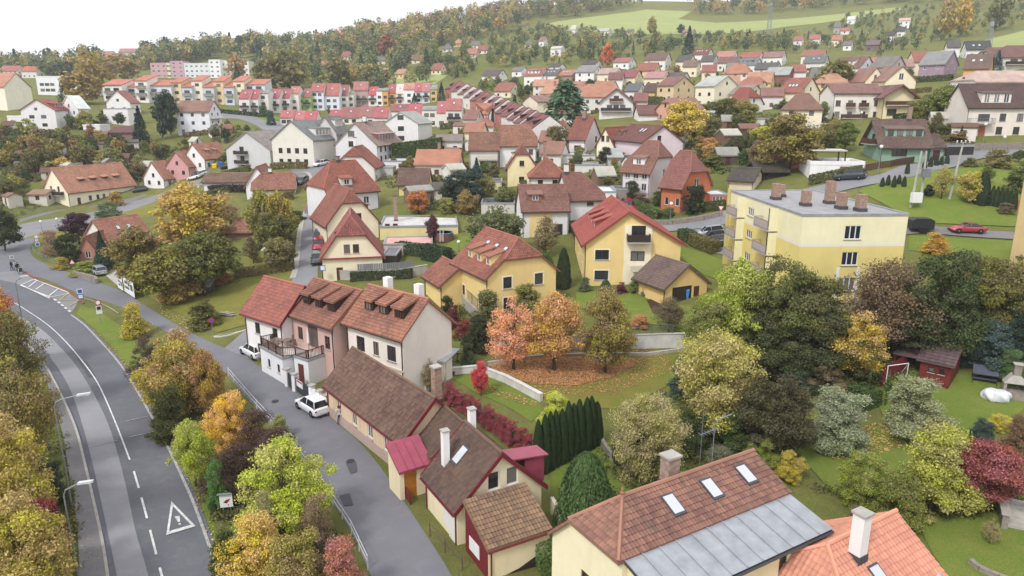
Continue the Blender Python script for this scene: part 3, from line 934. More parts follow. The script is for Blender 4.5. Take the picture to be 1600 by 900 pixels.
 def zroof(side, q):
  if roof != 'pitched': return h
  return (h + (zr - h) / rq * q if side == 'A' else ze2 + (zr - ze2) / (QQ - rq) * (QQ - q)) + T
 for dd in dormers:
  side, p, w, qd, hd, dslope, dwall, dfr = (list(dd) + ['w'])[:8]
  p = p * PP if p <= 1.0 else p
  sl = (zr - h) / rq if side == 'A' else (zr - ze2) / (QQ - rq)
  def ql(k): return k if side == 'A' else QQ - k
  zb = zroof(side, ql(qd)) - .06
  run = hd / max(.12, sl - dslope); zt_ = zb + hd
  qb = qd + run; zbk = zt_ + dslope * run
  mb = MB()
  f0 = [loc(p - w / 2, ql(qd), zb), loc(p + w / 2, ql(qd), zb), loc(p + w / 2, ql(qd), zt_), loc(p - w / 2, ql(qd), zt_)]
  mb.quad(*f0)
  for sg in (-1, 1):
   mb.quad(loc(p + sg * w / 2, ql(qd), zb), loc(p + sg * w / 2, ql(qd), zt_), loc(p + sg * w / 2, ql(qb), zbk))
  do = mb.build("dormer", plaster(dwall, .1) if not hasattr(dwall, 'node_tree') else dwall, root)
  mb = MB(); ov = .18
  mb.prism([loc(p - w / 2 - ov, ql(qd - .3), zt_ - .3 * dslope), loc(p + w / 2 + ov, ql(qd - .3), zt_ - .3 * dslope), loc(p + w / 2 + ov, ql(qb + .1), zbk + .1 * dslope), loc(p - w / 2 - ov, ql(qb + .1), zbk + .1 * dslope)], (0, 0, .14))
  ro = mb.build("dormer_roof", slabm, do)
  if lod == 0 and not hasattr(roofc, 'node_tree'):
   to = link("dormer_tiles", tile_mesh([[Vector(v) + Vector((0, 0, .14)) for v in mb.v[:4]]], tw, th, 4, rm, .02, len(bpy.data.objects)), do); to["kind"] = "stuff"
  nw = max(1, int(w / 1.6)) if w > 2 else 1
  for i in range(nw):
   ww = min(1.0, (w - .25 * (nw + 1)) / nw); c = p - w / 2 + w * (i + .5) / nw
   hh = max(.35, hd - .32)
   pos = loc(c, ql(qd), zb + .18)
   d_out = loc(0, -1 if side == 'A' else 1, 0)
   if axis == 'x': rot = 0 if side == 'A' else math.pi
   else: rot = -math.pi / 2 if side == 'A' else math.pi / 2
   fm = far_window_mesh(ww, hh, '2', dfr) if lod == 2 else window_mesh(ww, hh, '2', dfr)[0]
   o = link("window", fm, do, pos + d_out * .012, (0, 0, rot))
   if lod < 2: link("pane", window_mesh(ww, hh, '2', dfr)[1], do, pos + d_out * .03, (0, 0, rot))
 for sk in skylights:
  side, p, q, w, ln = sk[:5]
  p = p * PP if p <= 1.0 else p
  sl = (zr - h) / rq if side == 'A' else (zr - ze2) / (QQ - rq)
  q = q * rq if q <= 1.0 else q
  c = math.sqrt(1 + sl * sl); dq = ln / c
  def ql(k): return k if side == 'A' else QQ - k
  up = .09
  pts = [loc(p - w / 2, ql(q), zroof(side, ql(q)) + up), loc(p + w / 2, ql(q), zroof(side, ql(q)) + up), loc(p + w / 2, ql(q + dq), zroof(side, ql(q + dq)) + up), loc(p - w / 2, ql(q + dq), zroof(side, ql(q + dq)) + up)]
  mb = MB(); mb.prism(pts, (0, 0, .06)); so = mb.build("skylight", M_LEAD, root)
  cc_ = sum(pts, Vector((0, 0, 0))) / 4
  mb = MB(); mb.prism([cc_ + (v - cc_) * .82 + Vector((0, 0, .063)) for v in pts], (0, 0, .012)); mb.build("pane", M_SKYGL, so)
 for ch in chimneys:
  p, q, w, d_, zt2, cm = ch[:6]
  p = p * PP if p <= 1.0 else p; q = q * QQ if q <= 1.0 else q
  c = loc(p, q, 0)
  mb = MB(); mb.box(c.x - w / 2, c.x + w / 2, c.y - d_ / 2, c.y + d_ / 2, h, zt2)
  co = mb.build("chimney", cm, roof_o)
  mb = MB(); mb.box(c.x - w / 2 - .08, c.x + w / 2 + .08, c.y - d_ / 2 - .08, c.y + d_ / 2 + .08, zt2, zt2 + .12)
  mb.build("chimney_cap", M_CONC if near else M_LEAD, roof_o)
  if lod <= 1:
   mb = MB(); zz = zroof('A' if q <= rq else 'B', q) if polys else h
   mb.box(c.x - w / 2 - .05, c.x + w / 2 + .05, c.y - d_ / 2 - .05, c.y + d_ / 2 + .05, zz - .35, zz + .22)
   mb.build("flashing", M_LEAD, roof_o)
 for bc in balconies:
  face, s0, s1, z, dp, rm_, style = (list(bc) + ['bars'])[:7]
  S = L if face in 'fb' else W
  if s1 <= 1.0: s0, s1 = s0 * S, s1 * S
  bo = balcony(root, s1 - s0, dp, rm_, style, lod)
  bo.location = place(face, (s0 + s1) / 2, z, 0); bo.rotation_euler = (0, 0, FACE_ROT[face])
 FOOT.append((wp(L / 2, W / 2), math.hypot(L, W) / 2, a, ux, nn, L, W))
 cs = [project((*wp(x, y), z0 + z)) for x in (0, L) for y in (0, W) for z in (0, h)] + [project((*wp(L / 2, W / 2), z0 + zr))]
 HB.append((min(c[0] for c in cs), max(c[0] for c in cs), min(c[1] for c in cs), max(c[1] for c in cs), depth(Vector((*wp(L / 2, W / 2), z0)))))
 H.a, H.ux, H.nn, H.z0, H.gn = a, ux, nn, z0, gn
 H.place, H.wp, H.loc, H.zroof, H.roof, H.wall, H.zlo, H.T = place, wp, loc, zroof, roof_o, body, zlo, T
 if into is not None: merge(into, H)
 return H
def balcony(root, w, dp, rail, style='bars', lod=1, rh=1.0):
 mb = MB(); mb.box(-w / 2, w / 2, -dp, -.004, -.16, 0)
 bo = mb.build("balcony", M_CONC, root)
 mb = MB(); r = .03
 runs = [((-w / 2 + .04, -.03), (-w / 2 + .04, -dp + .04)), ((-w / 2 + .04, -dp + .04), (w / 2 - .04, -dp + .04)), ((w / 2 - .04, -dp + .04), (w / 2 - .04, -.03))]
 for (xa, ya), (xb, yb) in runs:
  mb.tube([(xa, ya, rh), (xb, yb, rh)], r, 4)
  n = max(1, int(math.hypot(xb - xa, yb - ya) / (.14 if lod == 0 else .3)))
  if style == 'panel' or lod == 2:
   mb.prism([(xa - .015, ya - .015, .08), (xb + .015, yb - .015, .08), (xb + .015, yb - .015, rh - .06), (xa - .015, ya - .015, rh - .06)], (.0, .03, 0) if abs(ya - yb) < .01 else (.03, 0, 0))
  else:
   mb.tube([(xa, ya, .1), (xb, yb, .1)], .02, 4)
   for i in range(n + 1):
    x, y = xa + (xb - xa) * i / n, ya + (yb - ya) * i / n
    mb.box(x - .018, x + .018, y - .018, y + .018, 0, rh)
 mb.build("railing", rail, bo)
 return bo
# ---- houses around the lane
CREAM, YEL, WHITE, OFFW = (240, 226, 188), (240, 206, 122), (236, 234, 232), (226, 222, 214)
RED, ORG, BRN, DRED, SALM = (150, 86, 74), (172, 106, 84), (122, 88, 74), (128, 68, 62), (214, 134, 108)
DGREY, GREYR, PINKR, BRNR = (86, 82, 82), (140, 138, 140), (184, 130, 124), (116, 84, 78)
LH = house("farmhouse", "long low ochre house with mossy brown tiled roof and crimson verges along the lane", (511, 600), (630, 690), 3.0, BRN, (228, 196, 156), apex=(678, 625), end='B', lod=0, c2=(92, 60, 52), moss=.22, verge=M_REDP, fr='w', oe=.35, og=.25, dirt=.7,
   wins=[('f', [.17, .39, .60, .80], [1.1], .85, 1.15)], chimneys=[(.9, .7, .6, .6, 7.5, M_BRICK)], plinth=(.95, (186, 160, 146)), tw=.24, th=.36)
CT = house("cottage", "cream cottage with crimson-edged gable, red porch roof and tiled lean-to beside the lane", (714, 797), (846, 757), 2.5, (108, 78, 66), (240, 224, 180), axis='y', apex=(782, 711), back=(727, 665), lod=0, c2=(84, 60, 54), moss=.22, verge=M_REDP, fr='w', oe=.3, og=.25,
   wins=[('f', [.42, .64], [3.15], .85, 1.25, '1')], skylights=[('A', .62, .38, .85, 1.4)], tw=.22, th=.34)
house("wing", "wing", (650, 688), (677, 716), 2.6, (104, 76, 64), (240, 224, 180), apex=(723, 664), end='B', lod=0, c2=(82, 60, 52), moss=.2, verge=M_REDP, oe=.2, og=.1, into=CT, tw=.22, th=.34, gutters=False)
LT = house("lean_to", "lean_to", (763, 860), (859, 828), 2.0, (150, 112, 84), (236, 216, 170), roof='shed', ze2=3.35, bk=((716, 792), 3.35), lod=0, c2=(112, 82, 64), moss=.35, og=.12, oe=.15, into=None, tw=.22, th=.34)
mb = MB(); mb.box(-.05, -.012, .04, LT.W - .02, LT.zlo, 1.95); mb.prism([(-.05, .04, 1.951), (-.05, LT.W - .02, 1.951), (-.05, LT.W - .02, 3.2)], (.038, 0, 0))
mb.build("boarded_side", M_REDP, LT.root)
mb = MB(); mb.box(-.09, -.055, LT.W * .35, LT.W * .8, .7, 1.6); mb.build("white_panel", M_WHITE, LT.root)
mb = MB(); mb.tube([(.15, -.09, 1.9), (.15, -.09, LT.zlo)], .05); mb.tube([(-.1, -.2, 1.93), (LT.L + .1, -.2, 1.93)], .06); mb.build("gutter", M_REDP, LT.root)
mb = MB(); mb.prism([(-.03, -.035, LT.zlo), (LT.L + .03, -.035, LT.zlo), (LT.L + .03, -.035, .9), (LT.L * .5, -.035, .1), (-.03, -.035, -.25)], (0, .03, 0)); mb.build("dark_wall_foot", M_DARK, LT.root)  # dark sheet over the wall foot, its top edge slanting like the ground
merge(CT, LT)
PR = house("porch", "porch", (624, 738), (673, 724), 2.2, M_REDM, (238, 220, 176), roof='shed', ze2=3.2, bk=((650, 690), 3.2), lod=0, og=.1, oe=.2, doors=[('f', .34, .95, 2.0, plain("orange_wood", (176, 112, 40), .5))], wins=[('f', [.85], [1.0], .5, .8, '1', 'w')])
for i in range(1, 4):
 mb = MB(); x = PR.L * i / 4; s_ = (3.2 - 2.2) / PR.W
 mb.prism([(x - .02, -.2, 2.2 - s_ * .2 + PR.T), (x + .02, -.2, 2.2 - s_ * .2 + PR.T), (x + .02, PR.W, 3.2 + PR.T), (x - .02, PR.W, 3.2 + PR.T)], (0, 0, .05)); mb.build("roof_seam", M_REDM, PR.root)
merge(CT, PR)
mb = MB(); mb.box(-.22, .22, -.22, .22, 2.5, 6.0); o = mb.build("chimney", plaster(WHITE), CT.root); o.location = (1.0, CT.W * .78, 0)
mb = MB(); mb.box(-.28, .28, -.28, .28, 6.0, 6.08); o = mb.build("chimney_cap", M_CONC, CT.root); o.location = (1.0, CT.W * .78, 0)
mb = MB(); mb.box(-.22, .22, -.22, .22, 4, 6.7); o = mb.build("chimney", plaster(WHITE), CT.root); o.location = (CT.L * .55, CT.W * .95, 0)
mb = MB(); mb.box(-.28, .28, -.28, .28, 6.7, 6.78); o = mb.build("chimney_cap", M_CONC, CT.root); o.location = (CT.L * .55, CT.W * .95, 0)
mb = MB(); mb.box(-.05, -.012, CT.W * .12, CT.W * .42, .5, 1.75); mb.build("white_panel", M_WHITE, CT.root)
mb = MB(); mb.box(-.06, -.012, .25, 1.15, 0, 2.0); mb.build("door", M_WHITE, CT.root)
mb = MB(); x0 = CT.L * .82
mb.box(x0, CT.L + .35, CT.W * .05, CT.W * .3, 2.6, 4.4); dm = mb.build("dormer", M_REDM, CT.root)
mb = MB(); mb.prism([(CT.L * .62, CT.W * .02, 4.75), (CT.L + .6, CT.W * .02, 4.4), (CT.L + .6, CT.W * .33, 4.4), (CT.L * .62, CT.W * .33, 4.75)], (0, 0, .1)); mb.build("dormer_roof", M_REDM, dm)
RW = house("red_roofed_house", "white house with smooth red tiled roof at the end of the terrace", (382, 485), (440, 503), 5.4, (172, 90, 78), WHITE, apex=(474, 450), end='B', lod=0, c2=(142, 80, 70), moss=.08, verge=M_REDP, fr='d', wins=[('f', [.33, .80], [3.2], .9, 1.25, 'x')], doors=[('f', .36, 1.0, 2.1, M_DARK)], tw=.3, th=.38)
PK = house("pink_house", "pink house with brown dormers above a white walled roof terrace", (450, 487), (520, 510), 5.9, (164, 98, 78), (210, 168, 156), apex=(564, 457), end='B', lod=0, c2=(124, 80, 70), moss=.16, fr='b', wins=[('f', [.26, .86], [3.3], .85, 1.35, '2')], doors=[('f', .55, 1.7, 2.3, plain("bronze_glass_door", (96, 84, 78), .3), 2.95)],
   dormers=[('A', .26, 1.25, 1.0, 1.15, .28, M_DARK, 'b'), ('A', .53, 1.25, 1.0, 1.15, .28, M_DARK, 'b'), ('A', .80, 1.25, 1.0, 1.15, .28, M_DARK, 'b')], tw=.22, th=.34)
WH = house("white_gabled_house", "cream house with tall blank white gable and three brown dormers above the garden", (541, 501), (629, 527), 6.2, (178, 108, 84), (238, 228, 214), apex=(667, 470), end='B', lod=0, c2=(136, 86, 72), moss=.14, fr='b', wins=[('f', [.25, .80], [3.5], 1.2, 1.5, 'x'), ('f', [.53], [3.6], .8, 1.35, '2'), ('f', [.80], [.7], 1.4, 1.3, 'x'), ('f', [.3], [.7], 1.2, 1.3, 'x')],
   dormers=[('A', .27, 1.25, 1.1, 1.15, .28, M_DARK, 'b'), ('A', .53, 1.25, 1.1, 1.15, .28, M_DARK, 'b'), ('A', .80, 1.25, 1.1, 1.15, .28, M_DARK, 'b')], tw=.22, th=.34)
mb = MB(); mb.box(-.02, WH.L + .02, -.1, -.004, 2.75, 2.95); mb.build("string_course", plaster((222, 206, 186)), WH.root)
for px_ in (.2, .75):
 mb = MB(); x = WH.L * px_; mb.box(x - .35, x + .35, WH.W * .5 + .6, WH.W * .5 + 1.3, 6, WH.zr + 1.1); mb.build("chimney", plaster(WHITE), WH.root)
T1 = house("terrace", "terrace", (406, 541), (441, 560), 2.75, (196, 190, 182), (226, 228, 232), roof='flat', bk=((454, 527), 2.75), lod=0, parapet=.06, wins=[('f', [.38, .8], [.95], .55, .9, '1', 'd')])
T2 = house("terrace", "terrace", (459, 556), (481, 563), 2.75, (196, 190, 182), (226, 228, 232), roof='flat', bk=((522, 551), 2.75), lod=0, parapet=.06, doors=[('f', .45, .9, 2.0, plain("red_brown_door", (110, 50, 44), .5), .1)])
TZ = T1.z0 + 2.82
def railing(root_, pts, z, mat, rh=1.0, step=.16, base=None):
 base = Vector(root_.location); inv = root_.rotation_euler.to_matrix().inverted()
 for i in range(len(pts) - 1):
  a_, b_ = pts[i], pts[i + 1]; L_ = (b_ - a_).length; d_ = (b_ - a_) / L_
  o = bpy.data.objects.new("railing", None)
  mb = MB(); mb.box(0, L_, -.04, .04, rh - .07, rh); mb.box(0, L_, -.03, .03, .1, .16)
  for k in range(int(L_ / 1.7) + 1):
   x = min(L_ - .05, .05 + k * 1.7); mb.box(x - .05, x + .05, -.05, .05, 0, rh + .05)
  r_ = mb.build("railing", mat, root_)
  r_.location = inv @ (Vector((a_.x, a_.y, z)) - base); r_.rotation_euler = (0, 0, math.atan2(d_.y, d_.x) - root_.rotation_euler.z)
  n_ = int(L_ / step); bmh = _bal(rh, mat)
  for k in range(1, n_):
   link("baluster", bmh, r_, (L_ * k / n_, 0, 0))
_bc = {}
def _bal(rh, mat):
 if (rh, mat.name) not in _bc:
  mb = MB(); mb.box(-.018, .018, -.018, .018, .16, rh - .07); _bc[(rh, mat.name)] = mb.mesh("baluster", mat)
 return _bc[(rh, mat.name)]
tp = [T1.wp(.1, T1.W * .98), T1.wp(.1, .1), T1.wp(T1.L - .1, .1), T2.wp(.1, .1), T2.wp(T2.L - .1, .1), T2.wp(T2.L - .1, T2.W * .95)]
merge(PK, T1); merge(PK, T2)
railing(PK.root, tp, TZ, M_BROWN)
# ---- foreground house with the tiled upper roof and zinc lower roof
FG = house("zinc_roofed_house", "cream house with weathered red tiles above a grey standing seam zinc roof", (972, 781), (1172, 711), 6.73, (160, 104, 88), (240, 228, 184), mode='ridge', zr=8.0, W=5.9, ze2=4.9, ends=(1, 0), inset=(2.1, 0), lod=0, c2=(122, 80, 70), moss=.42, fr='b', gutters=False, rq=.4576, oe=.05, og=.3, tw=.21, th=.34,
   skylights=[('A', .385, .30, .8, 1.3), ('A', .63, .33, .8, 1.3), ('A', .865, .36, .8, 1.3)], wins=[('l', [.42], [2.9], 1.5, 1.5, '3')], chimneys=[(.53, .60, .8, .7, 9.0, brick_mat("pale_chimney_brick", (176, 150, 134), (158, 134, 120), (190, 182, 172)))])
print("FG", FG.L, FG.W, FG.a, FG.z0)
AW = 2.4
AX0, AX1 = 0.3, FG.L
anx = house("annexe", "annexe", FG.wp(AX0, -AW), FG.wp(AX1, -AW), 6.1, M_LEAD, (240, 224, 170), mode='world', zbase=FG.z0, W=AW - .02, roof='shed', ze2=6.62, lod=0, oe=.35, og=.2, wins=[('f', [.40, .73], [4.0], .6, 1.75, '1', 'b'), ('f', [.945], [4.1], .5, 1.6, '1', 'b')])
s_ = (6.62 - 6.1) / anx.W; npan = 11
for i in range(npan):
 x0 = -.2 + (anx.L + .4) * i / npan; x1 = -.2 + (anx.L + .4) * (i + 1) / npan
 z0_, z1_ = 6.1 - s_ * .4 + anx.T + .004, 6.62 + anx.T + .004
 mb = MB()
 mb.prism([(x0 + .012, -.4, z0_), (x1 - .012, -.4, z0_), (x1 - .012, anx.W, z1_), (x0 + .012, anx.W, z1_)], (0, 0, .02))
 mb.prism([(x0 - .03, -.4, z0_ + .02), (x0 + .03, -.4, z0_ + .02), (x0 + .03, anx.W, z1_ + .02), (x0 - .03, anx.W, z1_ + .02)], (0, 0, .07))
 mb.build("zinc_panel", M_METAL, anx.roof)
mb = MB(); mb.tube([(-.2, -.42, 6.05), (anx.L + .2, -.42, 6.05)], .08); mb.build("gutter", M_LEAD, anx.roof)
merge(FG, anx)
mb = MB(); q0 = FG.loc(FG.L, 0, 0)
x_, y_, z_ = 2.1, FG.W * .4576, FG.zr + FG.T
mb.lathe([(.16, 0), (.1, .12), (.13, .22), (.07, .34), (.09, .42), (.0, .6)], 8, (x_, y_, z_)); mb.build("finial", roofing((186, 108, 84)), FG.roof)
mb = MB(); x_ = FG.L * .76
mb.tube([(x_, y_ + .3, z_ - .2), (x_, y_ + .3, z_ + 2.6)], .025); mb.tube([(x_ - 1.1, y_ + .3, z_ + 1.9), (x_ + .4, y_ + .3, z_ + 2.0)], .018); mb.tube([(x_ + .1, y_ + .3, z_ + 2.5), (x_ + 1.3, y_ + .3, z_ + 2.6)], .03)
for i in range(6): mb.tube([(x_ - 1.0 + i * .22, y_ + .05, z_ + 1.92), (x_ - 1.0 + i * .22, y_ + .55, z_ + 1.92)], .01, 4)
mb.tube([(x_ - .95, y_ + .3, z_), (x_ - .95, y_ + .3, z_ + 3.4)], .014); mb.build("aerial", M_STEEL, FG.roof)
SH = house("salmon_roofed_house", "house with clean salmon tiled hipped roof, tall white chimney and skylight", (1292, 857), (1395, 806), 3.6, SALM, (236, 226, 206), mode='ridge', zr=6.6, W=8.5, ends=(1, 0), inset=(2.6, 0), lod=0, c2=(206, 126, 100), moss=.02, skylights=[('A', .52, .40, .8, 1.4)], chimneys=[(.47, .40, 0.62, .62, 8.6, plaster((232, 230, 230), .1))], oe=.5)
YS = house("yellow_dormer_house", "small yellow house with half-hipped brown-red roof and three yellow dormers", (709, 409), (762, 434), 4.9, (164, 92, 76), YEL, apex=(797, 379), end='B', W=9.3, lod=1, c2=(130, 74, 62), ends=(.0, .5), inset=(0, 2.2), trim=(240, 226, 196), fr='b',
   wins=[('f', [.3, .78], [1.2], .8, 1.3, '2'), ('r', [.28, .74], [3.3], 1.15, 1.4, '1', 'd'), ('r', [.28], [.8], 1.1, 1.4, '1', 'd')], dormers=[('A', .3, 1.25, 1.0, 1.2, .25, YEL), ('A', .56, 1.25, 1.0, 1.2, .25, YEL), ('A', .82, 1.25, 1.0, 1.2, .25, YEL)], skylights=[('A', .38, 2.9, .8, .5), ('A', .62, 2.9, .8, .5), ('A', .86, 2.9, .8, .5)], plinth=(.35, (180, 172, 160)))
house("garage", "small yellow garage with brown-red gabled roof beside the dormer house", (664, 430), (690, 446), 2.5, (160, 92, 76), YEL, W=5.2, zr=4.5, lod=1, cat='garage')
YB = house("yellow_balcony_house", "large yellow house with wide red gable, brown balcony and three shed dormers", (916, 381), (1064, 381), 5.7, (168, 76, 66), YEL, axis='y', apex=(981, 333), back=(931, 308), lod=1, c2=(150, 66, 58), moss=.03, rq=.44, ze2=5.7, trim=(244, 232, 200), fr='d',
   wins=[('f', [.17], [.9], 1.8, 1.25, '2'), ('f', [.17], [3.6], 1.8, 1.3, '2'), ('l', [.25, .6], [3.3], .8, 1.4, '1'), ('l', [.25, .6], [.9], .8, 1.4, '1')], balconies=[('f', .42, .66, 6.1, 1.3, M_DARK, 'panel')], dormers=[('A', .3, 1.3, 1.6, .9, .35, (170, 80, 70)), ('A', .52, 1.3, 1.6, .9, .35, (170, 80, 70)), ('A', .74, 1.3, 1.6, .9, .35, (170, 80, 70))], oe=.6, og=.5)
mb = MB(); mb.box(YB.L * .40, YB.L * .69, -.14, -.004, YB.zlo, 8.2); o = mb.build("pale_bay", plaster((244, 232, 196)), YB.root)
for z_, h_ in ((3.5, 1.25), (6.1, 2.0)):
 fa, pn, sl_ = window_mesh(1.8, h_, '2', 'd'); o = link("window", fa, YB.root, (YB.L * .545, -.142, z_)); link("pane", pn, YB.root, (YB.L * .545, -.16, z_))
mb = MB(); mb.prism([(YB.L * .48, -1.8, 2.35), (YB.L * .74, -1.8, 2.35), (YB.L * .74, -.15, 2.75), (YB.L * .48, -.15, 2.75)], (0, 0, .06)); mb.box(YB.L * .49, YB.L * .5, -1.7, -1.6, YB.zlo, 2.34); mb.box(YB.L * .73, YB.L * .74, -1.7, -1.6, YB.zlo, 2.34); mb.build("canopy", plain("pale_canopy", (168, 164, 150), .7), YB.root)
house("garden_pavilion", "yellow garden shelter with half brown tiled, half pale sheeted gable roof and lattice", (1040, 450), (1105, 441), 2.3, (122, 96, 88), (236, 196, 116), axis='y', apex=(1066, 416), back=(1040, 403), lod=1, c2=(104, 82, 78), cat='pavilion', doors=[('f', .4, 3.0, 2.2, M_DARK), ('f', .75, .9, 2.0, M_BROWN)], W=6)
# ---- houses up the street and through the village
def hs(name, label, A, B, zr, W, h, roofc, wallc, **k):
 k.setdefault('wins', 'auto')
 return house(name, label, A, B, h, roofc, wallc, mode='ridge', zr=zr, W=W, **k)
RC2 = (134, 74, 62)
def fb(A, B, yb, sk):
 a_ = P(A[0], yb); lat = (B[0] - A[0]) * mpp(a_); dB = depth(a_) + sk * abs(lat)
 x_ = (B[0] - 800) / FPX * dB; y_ = (dB - (CAM_H - a_.z) * SP) / CP
 return a_, Vector((a_.x, a_.y)), Vector((x_, y_))
def hE(name, label, A, B, yb, yr, W, roofc, wallc, sk=0.0, **k):
 a_, a, b = fb(A, B, yb, sk); h = height_at(a_, A[1])
 if k.get('roof') in ('flat', 'shed'): return house(name, label, a, b, h, roofc, wallc, mode='world', zbase=a_.z, W=W, **k)
 ux = (b - a).normalized(); m = a + Vector((-ux.y, ux.x)) * W / 2
 zr = min(max(height_at(Vector((m.x, m.y, a_.z)), yr), h + .8), h + W * .75)
 k.setdefault('wins', 'auto')
 return house(name, label, a, b, h, roofc, wallc, mode='world', zbase=a_.z, W=W, zr=zr, **k)
def hG(name, label, A, B, yb, yr, W, roofc, wallc, sk=0.0, **k):
 a_, a, b = fb(A, B, yb, sk); h = height_at(a_, A[1]); m = (a + b) / 2
 zr = min(max(height_at(Vector((m.x, m.y, a_.z)), yr), h + 1), h + (b - a).length * .85)
 k.setdefault('wins', 'auto')
 return house(name, label, a, b, h, roofc, wallc, mode='world', zbase=a_.z, W=W, zr=zr, axis='y', **k)
def hR(name, label, A, B, yb, W, roofc, wallc, sk=-.5, eave=.58, **k):
 a_, a, b = fb(A, B, yb, sk); ux = (b - a).normalized(); n_ = Vector((-ux.y, ux.x))
 m = a + n_ * W / 2
 zr = min(max(height_at(Vector((m.x, m.y, a_.z)), A[1]), 4.2), 13)
 off = (a.x / a.y) * (m.y - a.y) - (m.x - a.x)          # keep the ridge under its picture column
 a, b = a + Vector((off, 0)), b + Vector((off, 0))
 k.setdefault('wins', 'auto'); k.setdefault('lod', 2)
 return house(name, label, a, b, zr * eave, roofc, wallc, mode='world', zbase=a_.z, W=W, zr=zr, **k)
R1 = house("street_house", "cream house with half-hipped red roof, first beside the uphill street", (503, 404), (597, 400), 3.5, (162, 86, 80), CREAM, axis='y', apex=(547, 341), back=(547, 318), W=9.5, lod=1, ends=(.42, .3), inset=(2.5, 2), moss=.04,
   wins=[('f', [.42, .57], [4.1], .85, 1.25, '2'), ('f', [.74], [1.0], .9, 1.4, '2')], doors=[('f', .28, .9, 2.1)], chimneys=[(.35, .25, .4, .4, 6.6, M_BRICK)], oe=.4, og=.35)
mb = MB(); mb.box(-.2, R1.L + .2, -.35, -.004, 3.35, 3.5); mb.build("string_course", plain("red_sheet", (140, 60, 60), .6), R1.root)
R2 = house("street_house", "cream house with red roof and a row of shed dormers, second beside the uphill street", (511, 352), (591, 346), 4.2, RED, CREAM, axis='y', apex=(549, 299), W=11, lod=1, c2=RC2, ends=(.35, .3), inset=(2.5, 2), wins=[('f', [.62], [4.6], .9, 1.2, '2')], dormers=[('B', .2, 1.6, 1.2, 1.0, .3, DRED), ('B', .4, 1.6, 1.2, 1.0, .3, DRED), ('B', .6, 1.6, 1.2, 1.0, .3, DRED)], chimneys=[(.2, .55, .6, .6, 10.0, M_BRICK)], oe=.4)
R3 = house("street_house", "grey house with steep hipped red roof and small blue dormer beside the uphill street", (511, 302), (591, 296), 5.0, (164, 88, 72), (224, 224, 226), axis='x', zr=10.0, W=10, lod=1, c2=RC2, ends=(.8, .9), inset=(4, 2.2), wins=[('f', [.75], [2.6], 1.1, 1.3, '2', 'w'), ('f', [.2], [2.6], 1.1, 1.3, '2', 'w')], dormers=[('A', .42, 2.2, .9, 1.3, .2, (214, 214, 216))], chimneys=[(.45, .5, .6, .6, 11.0, M_BRICK)])
R4 = hG("street_house", "house with steep brown-red roof and pale chimney, uppermost beside the uphill street", (522, 262), (586, 261), 290, 232, 11, (160, 90, 76), (222, 218, 212), lod=1, c2=RC2, ends=(.4, .3), inset=(2.5, 2), wins='auto', chimneys=[(.25, .5, .6, .6, 10.4, plaster(WHITE))])
hE("flat_works_building", "low yellow flat-roofed building with pale roof behind the pool", (594, 355), (716, 351), 375, 0, 11, (196, 194, 190), (232, 214, 140), .1, roof='flat', lod=1, cat='building', wins=[('f', [.1, .2], [2.2], .9, .5, '1', 'w')], chimneys=[(.18, .6, .6, .6, 6.4, M_BRICK)], parapet=.2)
hE("flat_garage", "low pink flat-roofed garages with three blank doors beside the street house", (600, 382), (676, 377), 402, 0, 6, (206, 160, 150), (228, 204, 176), .1, roof='flat', lod=1, cat='garage', doors=[('f', .2, 1.6, 1.9, plaster((232, 196, 176))), ('f', .5, 1.6, 1.9, plaster((232, 196, 176))), ('f', .8, 1.6, 1.9, plaster((232, 196, 176)))], parapet=.12)
hE("carport", "dark open carport beside the cream street house", (598, 398), (620, 395), 420, 0, 5, (120, 116, 116), (70, 62, 58), roof='flat', lod=1, cat='carport', parapet=.1, doors=[('f', .5, 1.6, 1.9, M_DARK)])
hE("yellow_cottage", "small yellow cottage with brown roof behind the works building", (622, 288), (669, 287), 306, 265, 7, (128, 94, 86), (238, 216, 140), lod=1)
hE("tiled_villa", "white villa with big plain orange hipped roof", (780, 227), (838, 227), 262, 197, 10, (168, 110, 88), WHITE, lod=1, ends=(.0, .6), inset=(0, 3), wins=[('f', [.85], [3], 1, 1.2, '2')])
hE("terraced_villa", "white house with sagging orange roof and roof terrace beside the orange hipped villa", (734, 234), (779, 234), 268, 208, 9, (154, 104, 86), OFFW, lod=1, wins=[('f', [.45, .85], [.9], 1.2, 1.3, '2')], balconies=[('f', .3, .98, 2.8, 2.4, plain("pale_rail", (206, 198, 184), .6), 'panel')])
hG("yellow_gabled_house", "narrow yellow house with brown-red roof, dark ground floor terrace and dormer", (793, 262), (838, 262), 292, 228, 10, (142, 88, 78), (238, 220, 160), lod=1, c2=RC2, ends=(.35, 0), dormers=[('A', .4, 2.0, 1.0, 1.1, .2, (238, 220, 160))])
hE("hipped_orange_house", "white house with orange pyramid roof and pale roof terrace", (827, 276), (884, 276), 302, 247, 9, (162, 94, 78), OFFW, lod=1, c2=RC2, ends=(1, 1), inset=(3.6, 3.6), wins=[('f', [.3, .7], [1.4], 1, 1.2, '2')], chimneys=[(.45, .55, .6, .6, 9.6, M_BRICK)])
BH = hE("brown_roofed_house", "house with brown roof, big dormer window and open yellow loggia behind the balcony house", (816, 329), (888, 326), 372, 291, 8.5, (142, 94, 84), (226, 224, 224), .1, lod=1, c2=(122, 78, 70), wins=[('l', [.5], [3.0], 1.0, 1.2, '2', 'w'), ('f', [.35], [.8], 1.4, 1.4, '2')], doors=[('f', .78, 1.4, 2.2, M_DARK)], dormers=[('A', .3, 2.2, 1.4, 1.1, .2, (160, 90, 80), 'w')])
mb = MB(); mb.box(BH.L * .16, BH.L * .62, -.1, -.004, BH.zlo, BH.h - .3); mb.build("yellow_panel", plaster((236, 206, 130)), BH.root)
